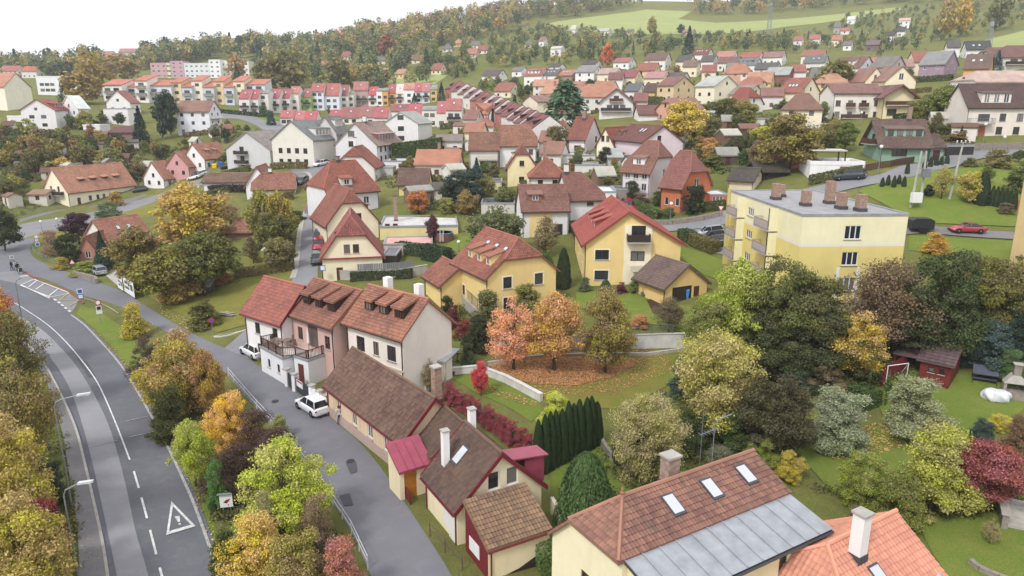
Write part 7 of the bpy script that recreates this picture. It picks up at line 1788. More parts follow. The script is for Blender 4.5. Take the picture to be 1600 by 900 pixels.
for poly, cnt, (h0, h1), pal, where in REG:
 xs, ys = [p[0] for p in poly], [p[1] for p in poly]; k = tries = 0
 while k < cnt and tries < cnt * 30:
  tries += 1
  x, y = pr.uniform(min(xs), max(xs)), pr.uniform(min(ys), max(ys))
  if not inside(x, y, poly): continue
  p = P(x, y); hg = pr.uniform(h0, h1); kd = pr.choice(['round', 'round', 'spread', 'bush', 'ovate'] + (['spruce'] if pr.random() < .5 else []))
  wd = hg * pr.uniform(.7, 1.1) * (.6 if kd == 'spruce' else 1.25 if kd == 'bush' else 1)
  if kd == 'bush': hg *= .6
  if not clear(p, wd * .35) or hides(p, hg, wd): continue
  c, cn = pr.choice(PAL[pal])
  if kd == 'spruce': c, cn = (66, 86, 68), "dark"
  w_ = {'bush': 'shrub', 'spruce': 'spruce', 'ovate': 'upright tree', 'spread': 'spreading tree', 'round': 'round tree'}[kd]
  plant(kd, p, hg, wd, tuple(int(v * pr.uniform(.92, 1.08)) for v in c), pr.uniform(.2, .5), "%s %s %s" % (cn, w_, where), 'shrub' if kd == 'bush' else 'tree', "trees and shrubs " + where)
  k += 1
# ---- the far woods and orchards read as one mass
def woodland(name, label_unused, regs, seed, nl=180):
 r = np.random.RandomState(seed); rr2 = random.Random(seed)
 pal = [(138, 140, 80), (172, 156, 88), (106, 118, 72), (90, 108, 70), (180, 146, 88), (124, 132, 82), (74, 94, 74), (140, 124, 94)]
 groups = {}
 for poly, cnt, (h0, h1), wts in regs:
  xs, ys = [p[0] for p in poly], [p[1] for p in poly]; k = tr_ = 0
  while k < cnt and tr_ < cnt * 20:
   tr_ += 1
   x, y = rr2.uniform(min(xs), max(xs)), rr2.uniform(min(ys), max(ys))
   if not inside(x, y, poly): continue
   p = P(x, y)
   if p.y > 1500: continue
   hg = rr2.uniform(h0, h1); wd = hg * rr2.uniform(.55, .95)
   if not clear(p, wd * .4) or hides(p, hg, wd, .25): continue
   groups.setdefault(rr2.choice(wts), []).append((p, hg, wd)); k += 1
 for ci, lst in groups.items():
  C, N, S, A, B = [], [], [], [], []
  for p, hg, wd in lst:
   n = nl; m = 14
   con = ci == 6 and rr2.random() < .7
   if con:
    t = r.rand(n) ** .8; q = .5 * wd * .55 * (1 - t); a = r.rand(n) * 6.283
    c = np.stack([q * np.cos(a), q * np.sin(a), hg * t], -1); nv = np.stack([np.cos(a), np.sin(a), np.full(n, .8)], -1); ck = r.rand(n)
   else:
    cc_ = r.normal(size=(m, 3)); cc_ /= np.linalg.norm(cc_, axis=1, keepdims=True); cc_ *= (.45 + .55 * r.rand(m, 1))
    cc_ = cc_ * np.array([wd * .36, wd * .36, hg * .36]) + np.array([0, 0, hg * .56])
    i = r.randint(0, m, n); d_ = r.normal(size=(n, 3)); d_ /= np.linalg.norm(d_, axis=1, keepdims=True)
    c = cc_[i] + d_ * np.array([wd * .17, wd * .17, hg * .14]); nv = d_ + np.array([0, 0, .6]); ck = r.rand(m)[i]
   C.append(c + np.array([p.x, p.y, p.z])); N.append(nv + .5 * r.normal(size=(n, 3))); S.append(np.full(n, wd * .105)); A.append(np.clip(.5 + .3 * r.randn(n), 0, 1)); B.append(ck)
  C, N, S, A, B = np.concatenate(C), np.concatenate(N), np.concatenate(S), np.concatenate(A), np.concatenate(B)
  me_ = leaves_mesh(name, C, N, S, A, B, 1.4)
  o = link(name, me_); o.color = s2l(pal[ci]) + (.25,); o["kind"] = "stuff"
woodland("hillside_wood", "", [
 ([(0, 132), (120, 122), (240, 108), (340, 92), (430, 90), (430, 72), (330, 74), (200, 92), (0, 112)], 360, (10, 19), [0, 1, 2, 3, 5, 6, 1]),
 ([(380, 76), (560, 66), (690, 44), (700, 140), (560, 138), (400, 136)], 400, (7, 16), [0, 2, 3, 5, 5, 0, 6, 1]),
 ([(480, 76), (600, 50), (700, 28), (830, 4), (840, 32), (760, 60), (600, 90)], 380, (10, 19), [0, 1, 4, 2, 7, 1, 3]),
 ([(690, 66), (850, 44), (960, 58), (1060, 62), (1230, 62), (1250, 84), (1060, 84), (960, 100), (760, 108), (700, 130)], 400, (4, 10), [0, 2, 3, 5, 2, 6, 1]),
 ([(830, 2), (1000, -14), (1000, 10), (900, 26), (840, 32)], 120, (10, 18), [0, 1, 2, 7]),
 ([(1000, -14), (1600, -50), (1600, 10), (1420, 4), (1330, 12), (1200, 24), (1080, 24), (1080, 8)], 300, (10, 18), [0, 1, 4, 2, 1, 3]),
 ([(1060, 60), (1240, 60), (1290, 50), (1330, 24), (1480, 10), (1600, 10), (1600, 40), (1460, 70), (1380, 92), (1230, 78), (1060, 76)], 400, (3, 8), [0, 2, 3, 5, 1, 2, 6]),
 ([(840, 42), (1000, 56), (1050, 60), (960, 66), (850, 56)], 50, (4, 8), [2, 3, 5, 0])], 5)
nh = 0
for c_, r__, a_, ux_, nn_, L_, W_ in list(FOOT):
 dd_ = c_.length
 if not 100 < dd_ < 330 or nh >= 46: continue
 s_ = pr.choice((-1, 1)); o1 = a_ - nn_ * pr.uniform(3, 5) + ux_ * (L_ / 2) - ux_ * s_ * pr.uniform(2, 5); o2 = o1 + (ux_ * s_ * pr.uniform(6, 12) if pr.random() < .6 else nn_ * pr.uniform(6, 10))
 if not all(clear(Vector((*o1.lerp(o2, k / 3), 0)), 1.2) for k in range(4)): continue
 q1, q2 = project((*o1, zt(*o1))), project((*o2, zt(*o2)))
 if not (0 < q1[0] < 1600 and 0 < q2[0] < 1600): continue
 ho_ = hedge([q1, q2], 1.0, pr.uniform(1.0, 1.8), pr.choice(((84, 100, 52), (104, 112, 58), (74, 88, 50), (128, 116, 62))), "low clipped garden hedge dividing the village gardens")
 ho_["group"] = "garden hedges between the village houses"; nh += 1
def scrub(name, regs, seed, colr, var, size, hmax):
 r = np.random.RandomState(seed); rr2 = random.Random(seed); C, N, A, B = [], [], [], []
 for poly, cnt in regs:
  xs, ys = [p[0] for p in poly], [p[1] for p in poly]; k = t_ = 0
  while k < cnt and t_ < cnt * 12:
   t_ += 1
   x, y = rr2.uniform(min(xs), max(xs)), rr2.uniform(min(ys), max(ys))
   if not inside(x, y, poly): continue
   p = P(x, y)
   if not clear(p, .5): continue
   n = 46; w = rr2.uniform(.5, 1.1); hh = rr2.uniform(.3, 1) * hmax
   d_ = r.normal(size=(n, 3)); d_ /= np.linalg.norm(d_, axis=1, keepdims=True); d_[:, 2] = np.abs(d_[:, 2])
   C.append(d_ * np.array([w, w, hh]) * (.5 + .5 * r.rand(n, 1)) + np.array([p.x, p.y, p.z])); N.append(d_ + .6 * r.normal(size=(n, 3))); A.append(np.clip(.5 + .3 * r.randn(n), 0, 1)); B.append(np.full(n, rr2.random())); k += 1
 o = link(name, leaves_mesh(name, np.concatenate(C), np.concatenate(N), size, np.concatenate(A), np.concatenate(B), 1.4)); o.color = s2l(colr) + (var,); o["kind"] = "stuff"
scrub("undergrowth", [
 ([(0, 300), (60, 300), (60, 335), (0, 345)], 60),
 ([(180, 545), (330, 600), (420, 690), (560, 900), (380, 900), (330, 780), (280, 650), (240, 570)], 330),
 ([(0, 560), (60, 600), (90, 660), (118, 800), (120, 900), (0, 900)], 160),
 ([(1080, 560), (1240, 540), (1440, 540), (1420, 600), (1260, 640), (1180, 720), (1060, 720), (1050, 650)], 330),
 ([(1200, 480), (1590, 440), (1590, 560), (1440, 540), (1220, 560)], 260),
 ([(900, 690), (1060, 700), (1180, 740), (1000, 790), (880, 800)], 60),
 ([(1240, 760), (1480, 760), (1590, 770), (1590, 800), (1430, 815), (1400, 800)], 90),
 ([(700, 470), (780, 480), (790, 560), (720, 550)], 60),
 ([(230, 400), (380, 390), (380, 440), (300, 470), (210, 450)], 130)], 3, (110, 112, 58), .8, .15, 1.0)
scrub("garden_scrub", [(p, int(c * 8)) for p, c, _, _, _ in REG[:13]], 4, (122, 122, 70), .8, .30, 1.2)
def fallen(regs, seed, colr, var, size=.14):
 r = np.random.RandomState(seed); rr2 = random.Random(seed); C = []
 for poly, cnt in regs:
  w = xy(poly); A_ = [(p.x, p.y) for p in w]; xs, ys = [p[0] for p in A_], [p[1] for p in A_]; k = 0
  for _ in range(cnt * 6):
   if k >= cnt: break
   x, y = rr2.uniform(min(xs), max(xs)), rr2.uniform(min(ys), max(ys))
   if inside(x, y, A_): C.append((x, y, zt(x, y) + .13)); k += 1
 C = np.array(C); N = np.tile((0, 0, 1.0), (len(C), 1)) + .25 * r.normal(size=C.shape)
 o = link("fallen_leaves", leaves_mesh("fallen_leaves", C, N, size, r.rand(len(C)), r.rand(len(C)), 1.3)); o.color = s2l(colr) + (var,); o["kind"] = "stuff"
fallen([([(762, 574), (800, 558), (880, 555), (970, 556), (1000, 566), (960, 590), (900, 604), (830, 602)], 15000), ([(740, 572), (800, 545), (1020, 545), (1060, 575), (960, 618), (840, 622)], 5000), ([(760, 602), (840, 630), (835, 640), (770, 618)], 260)], 8, (206, 148, 90), .4, .1)
fallen([([(1300, 680), (1400, 655), (1440, 690), (1380, 710), (1300, 720)], 1500), ([(200, 600), (240, 600), (300, 720), (345, 860), (330, 860), (270, 700)], 900), ([(130, 500), (180, 545), (215, 590), (205, 595), (150, 525)], 500), ([(110, 800), (125, 790), (160, 890), (140, 900)], 300), ([(240, 470), (330, 515), (300, 520), (250, 490)], 400)], 9, (196, 164, 84), .6, .12)
# ---- small buildings, sheds and walls that fill the gardens
for nm, lb, A_, B_, yb_, W_, rc, wc, kw in (
 ("flat_garage", "white flat-roofed garages before the tall hedge", (600, 252), (652, 250), 266, 8, (186, 190, 196), WHITE, dict(roof='flat', cat='garage', parapet=.2)),
 ("flat_garage", "black felt-roofed garage behind the pool garden", (752, 318), (804, 316), 336, 7, (84, 84, 88), (206, 200, 190), dict(roof='flat', cat='garage', parapet=.15)),
 ("flat_annexe", "low cream annexe with dark roof below the yellow gabled house", (752, 284), (784, 283), 302, 6, (92, 88, 88), (226, 212, 168), dict(roof='flat', cat='annexe', parapet=.15, wins=[('f', [.3], [.9], 1, .9, '1')])),
 ("flat_hall", "long white low hall between the red roofs", (868, 243), (930, 242), 258, 9, (216, 212, 206), (230, 226, 220), dict(roof='flat', cat='hall', parapet=.2)),
 ("flat_hall", "low hall with grey edge and white wall below the beige gable", (898, 258), (946, 257), 272, 7, (150, 146, 142), OFFW, dict(roof='flat', cat='hall', parapet=.2)),
 ("flat_annexe", "small grey lean-to beside the beige gable", (950, 246), (972, 244), 262, 5, (160, 164, 166), (196, 190, 180), dict(roof='shed', ze2=3.4, cat='annexe')),
 ("flat_garage", "low dark garage block left of the lilac house", (960, 296), (985, 300), 316, 5, (96, 84, 84), (150, 140, 132), dict(roof='flat', cat='garage', parapet=.15)),
 ("flat_annexe", "white flat annexe under the solar roofed house", (132, 196), (158, 195), 214, 6, (170, 170, 172), WHITE, dict(roof='flat', cat='annexe', parapet=.3)),
 ("flat_annexe", "white roof terrace annexe left of the red roofed gable", (14, 183), (38, 183), 200, 6, (120, 104, 104), WHITE, dict(roof='flat', cat='annexe', parapet=.5)),
 ("flat_garage", "low garages with pale roof below the spruce", (680, 262), (724, 260), 276, 6, (190, 190, 190), OFFW, dict(roof='flat', cat='garage', parapet=.15)),
 ("flat_garage", "beige carport roof below the white dormer houses", (1180, 186), (1212, 186), 196, 6, (196, 160, 156), OFFW, dict(roof='flat', cat='carport', parapet=.1)),
 ("pink_roof_garage", "long low garage with pale pink roof below the cream skylight house", (1238, 184), (1282, 182), 200, 7, (198, 160, 156), (170, 150, 140), dict(roof='flat', cat='garage', parapet=.1)),
 ("flat_annexe", "low cream annexe beside the tall cream building", (820, 206), (850, 206), 222, 6, (176, 170, 166), (232, 222, 198), dict(roof='flat', cat='annexe', parapet=.2)),
 ("flat_garage", "grey garages under the steep street roof", (592, 262), (614, 261), 276, 5, (150, 152, 156), (196, 194, 190), dict(roof='flat', cat='garage', parapet=.15)),
 ("plank_store", "dark open carport roof beside the green house", (1478, 228), (1520, 222), 244, 6, (70, 68, 70), (60, 56, 54), dict(roof='flat', cat='carport', parapet=.1))):
 kw.setdefault('wins', [])
 hE(nm, lb, A_, B_, yb_, 0, W_, rc, wc, lod=2, **kw)
for nm, lb, A_, B_, yb_, yr_, W_, rc, wc, kw in (
 ("village_house", "grey-white house with brown roof squeezed behind the hipped orange roof", (846, 240), (876, 240), 262, 222, 8, (146, 98, 86), OFFW, {}),
 ("village_house", "small house with red roof right of the orange kiosk house", (896, 208), (916, 208), 226, 196, 7, (150, 80, 72), OFFW, {}),
 ("village_house", "white house with brown roof between villa and yellow gable", (842, 222), (866, 222), 246, 205, 8, (150, 100, 88), WHITE, {}),
 ("village_house", "cream house with orange-brown roof behind the terraced villa", (726, 206), (752, 206), 232, 192, 8, (164, 104, 86), CREAM, {}),
 ("village_house", "white house with brown roof left of the orange pyramid villa", (724, 186), (744, 186), 206, 172, 8, (140, 92, 84), WHITE, {}),
 ("village_house", "pale house with maroon roof beside the tall cream building", (868, 178), (896, 178), 200, 162, 9, (128, 82, 80), OFFW, {}),
 ("village_house", "pink house with red-brown roof right of the long orange roof", (990, 158), (1010, 158), 180, 146, 9, (138, 84, 80), (226, 196, 186), {}),
 ("village_house", "white house with brown roof behind the pale pink gable", (1040, 212), (1066, 212), 236, 196, 9, (130, 92, 86), WHITE, {}),
 ("village_house", "cream house with dull red roof right of the cream skylight house", (1290, 150), (1316, 150), 170, 138, 9, (150, 92, 84), CREAM, {}),
 ("village_house", "beige house with brown roof between half-hipped and skylight houses", (1188, 150), (1222, 150), 172, 138, 9, (140, 92, 86), OFFW, {}),
 ("village_house", "white house with grey roof above the orange hipped cream house", (1136, 108), (1160, 108), 126, 99, 9, (120, 118, 122), WHITE, {}),
 ("village_house", "cream house with red roof below the dark charcoal roof", (1096, 112), (1118, 112), 126, 102, 9, (152, 84, 80), CREAM, {}),
 ("village_house", "white house with maroon roof left of the crimson-pink roof", (950, 124), (972, 124), 142, 114, 9, (124, 78, 78), WHITE, {}),
 ("village_house", "white house with orange roof below the grey-mauve roof", (886, 140), (910, 140), 158, 128, 9, (168, 106, 90), WHITE, {}),
 ("village_house", "cream house with brown roof above the tan house", (1066, 104), (1088, 104), 120, 95, 9, (126, 94, 88), CREAM, {}),
 ("village_house", "white house with red roof at the right of the brick house", (1238, 112), (1258, 112), 130, 102, 9, (158, 86, 78), WHITE, {}),
 ("village_house", "white house with dark roof above the amber house", (1478, 74), (1498, 74), 92, 64, 9, (88, 82, 84), WHITE, {}),
 ("village_house", "house with pink-brown roof left of the grey gabled house", (1404, 104), (1426, 104), 124, 94, 9, (160, 118, 112), OFFW, {})):
 hE(nm, lb, A_, B_, yb_, yr_, W_, rc, wc, pr.uniform(-.4, -.05), lod=2, moss=.08, **kw)
shed_rc = [((96, 88, 84), "dark roofed"), ((150, 148, 146), "grey roofed"), ((140, 92, 80), "red-brown roofed"), ((184, 178, 170), "pale roofed"), ((112, 76, 66), "brown roofed")]
shed_wc = [(132, 104, 84), (206, 198, 184), (104, 86, 74), (222, 216, 206), (150, 128, 108)]
for poly, cnt, _, _, where in REG[:13]:
 k = tr_ = 0; want = max(2, cnt // 5)
 xs, ys = [p[0] for p in poly], [p[1] for p in poly]
 while k < want and tr_ < 200:
  tr_ += 1
  x, y = pr.uniform(min(xs), max(xs)), pr.uniform(min(ys), max(ys))
  if not inside(x, y, poly): continue
  p = P(x, y); w_ = pr.uniform(2.6, 5)
  if not clear(p, w_ * .9) or hides(p, 2.6, w_): continue
  (rc, rn), wc = pr.choice(shed_rc), pr.choice(shed_wc)
  an = pr.uniform(-.6, .6); a = Vector((p.x, p.y)); b = a + Vector((math.cos(an), math.sin(an))) * w_
  house("garden_shed", "%s little shed %s" % (rn, where), a, b, pr.uniform(2.0, 2.5), rc, wc, mode='world', zbase=p.z, W=pr.uniform(2.2, 3.6), zr=pr.uniform(2.9, 3.6), lod=2, cat='shed', group="garden sheds " + where, wins=[], doors=[('f', .5, .9, 1.9, M_BROWN)], oe=.2, og=.2)
  k += 1
# ---- walls and fences
def wall_line(name, label, pix, w, h, mat, cap=None, cat='wall', pieces=None):
 pts = [Vector(P(*p)[:2]) for p in pix]
 root = thing(name, label, cat, (pts[0].x, pts[0].y, zt(*pts[0])))
 b0 = Vector(root.location)
 line = []
 for i in range(len(pts) - 1):
  n = max(1, int((pts[i + 1] - pts[i]).length / (pieces or 2.5))); line += [pts[i].lerp(pts[i + 1], k / n) for k in range(n)]
 line.append(pts[-1])
 for i in range(len(line) - 1):
  a, b = line[i], line[i + 1]; d = b - a; L_ = d.length; za, zb = zt(*a), zt(*b)
  mb = MB(); g = .008
  mb.prism([(g, -w / 2, -.4), (L_ - g, -w / 2, zb - za - .4), (L_ - g, -w / 2, zb - za + h), (g, -w / 2, h)], (0, w, 0))
  o = mb.build("wall_panel", mat, root); o.location = Vector((a.x, a.y, za)) - b0; o.rotation_euler = (0, 0, math.atan2(d.y, d.x))
  if cap:
   mb = MB(); mb.prism([(g, -w / 2 - .05, h + .002), (L_ - g, -w / 2 - .05, zb - za + h + .002), (L_ - g, -w / 2 - .05, zb - za + h + .08), (g, -w / 2 - .05, h + .08)], (0, w + .1, 0)); mb.build("coping", cap, o)
 return root, line
def fence(name, label, pix, h, mat, step=2.2, rails=(.3, .9), infill=None, board=None, r=.035, cat='fence', lift=0.0):
 pts = resample([Vector(P(*p)[:2]) for p in pix], step)
 if len(pts) < 2: pts = [Vector(P(*p)[:2]) for p in pix]
 root = thing(name, label, cat, (pts[0].x, pts[0].y, zt(*pts[0]))); b0 = Vector(root.location)
 mb = MB(); mb.tube([(0, 0, -.3), (0, 0, h)], r, 6); pm = mb.mesh("post", mat)
 for p in pts: link("post", pm, root, Vector((p.x, p.y, zt(*p) + lift)) - b0)
 for i in range(len(pts) - 1):
  a, b = Vector((*pts[i], zt(*pts[i]) + lift)) - b0, Vector((*pts[i + 1], zt(*pts[i + 1]) + lift)) - b0
  for q in rails:
   mb = MB(); up = Vector((0, 0, h * q)); mb.tube([a + up, b + up], r * .7, 5); mb.build("rail", mat, root)
  if board:
   L_ = (b - a).length; n = int(L_ / board); bmsh = MB(); bmsh.box(-board * .42, board * .42, -.012, .012, .06, h * .97); bm_ = bmsh.mesh("board", infill or mat)
   for k in range(n):
    link("board", bm_, root, a.lerp(b, (k + .5) / n), (0, 0, math.atan2(b.y - a.y, b.x - a.x)))
  elif infill:
   mb = MB(); n = int((b - a).length / .12)
   for k in range(n): q = a.lerp(b, (k + .5) / n); mb.box(q.x - .006, q.x + .006, q.y - .006, q.y + .006, q.z + .05, q.z + h * .95)
   for k in range(9): mb.tube([a + Vector((0, 0, .08 + k * h / 9.5)), b + Vector((0, 0, .08 + k * h / 9.5))], .006, 3, cap=False)
   o = mb.build("wire_mesh", infill, root, fix=False); o["kind"] = "stuff"
 return root
M_WIRE = plain("green_wire", (88, 104, 96), .6)
M_CONCW = plain("white_concrete", (204, 202, 198), .9, var=.2, scale=1.0)
M_STONE = plain("stone_wall", (140, 132, 122), .95, var=.35, scale=2.2)
wall_line("retaining_wall", "long white concrete retaining wall behind the cherry trees", [(772, 552), (830, 548), (900, 546), (985, 545), (1030, 543), (1080, 542)], .3, 1.5, M_CONCW, M_CONC, pieces=2.5)
wall_line("garden_wall", "sloping white concrete wall between the two lawns", [(748, 582), (790, 598), (846, 628)], .35, .75, M_CONCW, M_CONCW, pieces=2.2)
wall_line("garden_kerb", "low concrete edging at the back of the leafy lawn", [(762, 570), (830, 560), (920, 556), (1010, 556), (1080, 546)], .3, .35, M_CONC, pieces=2.0)
wall_line("garden_wall", "white concrete wall round the little square lawn", [(664, 612), (700, 586), (745, 582)], .3, .7, M_CONCW, M_CONCW)
wall_line("retaining_wall", "grey concrete wall below the dormer house", [(692, 452), (720, 474), (752, 504)], .3, 1.2, M_CONC, pieces=2.0)
wall_line("street_wall", "grey rendered wall with railing below the cream street house", [(508, 436), (560, 438), (620, 436), (668, 428)], .3, 1.3, M_CONC, M_CONC)
wall_line("stone_wall", "rubble stone wall beside the silver car", [(118, 432), (150, 440), (152, 444)], .4, .9, M_STONE)
wall_line("stone_wall", "stone wall below the orange house's hedge", [(1020, 352), (1050, 352), (1100, 345), (1128, 338)], .4, .9, M_STONE)
wall_line("garden_wall", "weathered cream wall behind the cottage", [(862, 800), (874, 822), (876, 838)], .25, 1.2, plaster((214, 204, 176), .8))
wall_line("garden_wall", "low stone edging curving through the kitchen garden", [(936, 690), (952, 716), (980, 734)], .3, .7, M_STONE, pieces=1.2)
wall_line("stone_wall", "grey stone wall below the beige dormer house", [(1470, 240), (1530, 236), (1600, 234)], .4, 1.4, M_STONE)
wall_line("retaining_wall", "rough wall under the gardens above the long cream house", [(96, 268), (130, 262)], .4, 1.6, M_CONC)
fence("wire_fence", "green wire mesh fence on top of the white retaining wall", [(985, 545), (1030, 543), (1080, 542)], 1.1, M_WIRE, 2.2, (.95,), M_WIRE, lift=1.5)
fence("wire_fence", "grey-green wire mesh fence beside the dormer house", [(690, 450), (720, 472), (752, 503)], 1.4, M_WIRE, 2.0, (.95,), M_WIRE, lift=1.1)
fence("wire_fence", "dark wire mesh fence along the crimson dogwoods", [(684, 612), (740, 655), (800, 690), (834, 712)], 1.6, plain("rusty_wire", (92, 70, 74), .7), 2.4, (.95,), plain("rusty_wire", (92, 70, 74), .7))
fence("picket_fence", "dark red picket fence in front of the cottage porch", [(616, 752), (634, 780), (655, 806)], 1.0, M_REDP, 1.8, (.3, .8), M_REDP, .14)
fence("wire_fence", "leaning wire fence with rusty posts beside the lean-to", [(672, 838), (700, 868), (735, 905)], 1.0, plain("rusty_wire", (92, 70, 74), .7), 2.0, (.95, .5))
fence("board_fence", "maroon board fence beside the red cabin", [(1374, 606), (1398, 590), (1418, 578)], 1.9, M_REDP, 2.0, (.3, .85), M_REDP, .16)
fence("picket_fence", "brown plank fence below the green house", [(1352, 268), (1390, 262), (1430, 254)], 1.2, M_BROWN, 2.4, (.3, .85), M_BROWN, .3)
fence("board_fence", "brown plank fence behind the pool garden", [(690, 332), (750, 326)], 1.6, M_BROWN, 2.4, (.3, .85), M_BROWN, .35)
fence("street_railing", "iron railing on the street wall below the cream house", [(560, 438), (620, 436), (668, 428)], 1.0, M_GREYP, 2.0, (.95, .15), M_GREYP, .25, lift=1.35)
lane_rail = [(575, 890), (548, 832), (505, 768), (455, 702), (420, 660), (396, 634), (372, 606), (350, 580)]
fence("lane_railing", "pale tubular railing along the bank side of the lane", lane_rail, 1.0, plain("pale_railing", (196, 196, 196), .5), 2.0, (.97, .55), r=.04, cat='railing')
fence("bend_railing", "green tubular railing round the bend of the lane", [(50, 388), (54, 398), (70, 408), (92, 416), (116, 426)], 1.0, plain("green_railing", (120, 142, 124), .5), 2.0, (.97, .55), r=.04, cat='railing')
fence("path_railing", "tubular railing beside the footpath below the long cream house", [(30, 342), (60, 334), (98, 324)], 1.0, plain("green_railing", (120, 142, 124), .5), 2.2, (.97, .55), r=.04, cat='railing')
fence("kerb_railing", "pink and white picket fence along the uphill street", [(476, 335), (484, 312), (492, 292)], 1.0, plain("pink_fence", (206, 168, 160), .6), 2.4, (.3, .85), plain("pink_fence", (206, 168, 160), .6), .4)
fence("lawn_fence", "orange slatted screen on the lawn bank", [(1576, 328), (1592, 330)], 1.6, plain("orange_board", (176, 96, 62), .7), 1.6, (.3, .85), plain("orange_board", (176, 96, 62), .7), .2)
gp = [Vector(P(*p)[:2]) for p in ((450, 603), (462, 611), (489, 630), (501, 639), (512, 646))]
GW = thing("gateway", "white walled gateway with dark metal gate and red and white poster", "gate", (gp[0].x, gp[0].y, zt(*gp[0]))); g0 = Vector(GW.location)
for p in gp:
 mb = MB(); mb.box(-.22, .22, -.22, .22, -.3, 1.75); o = mb.build("pier", plaster((228, 228, 228)), GW); o.location = Vector((p.x, p.y, zt(*p))) - g0; o.rotation_euler = (0, 0, -.6)
 mb = MB(); mb.box(-.3, .3, -.3, .3, 1.752, 1.86); q = mb.build("pier_cap", M_CONC, o)
for a, b, kind in ((0, 1, 'gate'), (1, 2, 'gate'), (2, 3, 'wall'), (3, 4, 'wall')):
 A2, B2 = gp[a], gp[b]; L_ = (B2 - A2).length; an = math.atan2((B2 - A2).y, (B2 - A2).x)
 mb = MB(); mb.box(.24, L_ - .24, -.03 if kind == 'gate' else -.12, .03 if kind == 'gate' else .12, .08 if kind == 'gate' else -.3, 1.5)
 o = mb.build("gate_leaf" if kind == 'gate' else "low_wall", plain("anthracite", (52, 56, 64), .4) if kind == 'gate' else plaster((228, 228, 228)), GW); o.location = Vector((A2.x, A2.y, zt(*A2))) - g0; o.rotation_euler = (0, 0, an)
 if a == 1:
  mb = MB(); mb.box(L_ * .12, L_ * .48, -.045, -.034, .75, 1.45); po = mb.build("poster", M_WHITE, o)
  mb = MB(); mb.box(L_ * .14, L_ * .46, -.05, -.046, 1.2, 1.38); mb.build("poster_band", plain("poster_red", (196, 40, 56), .5), o)
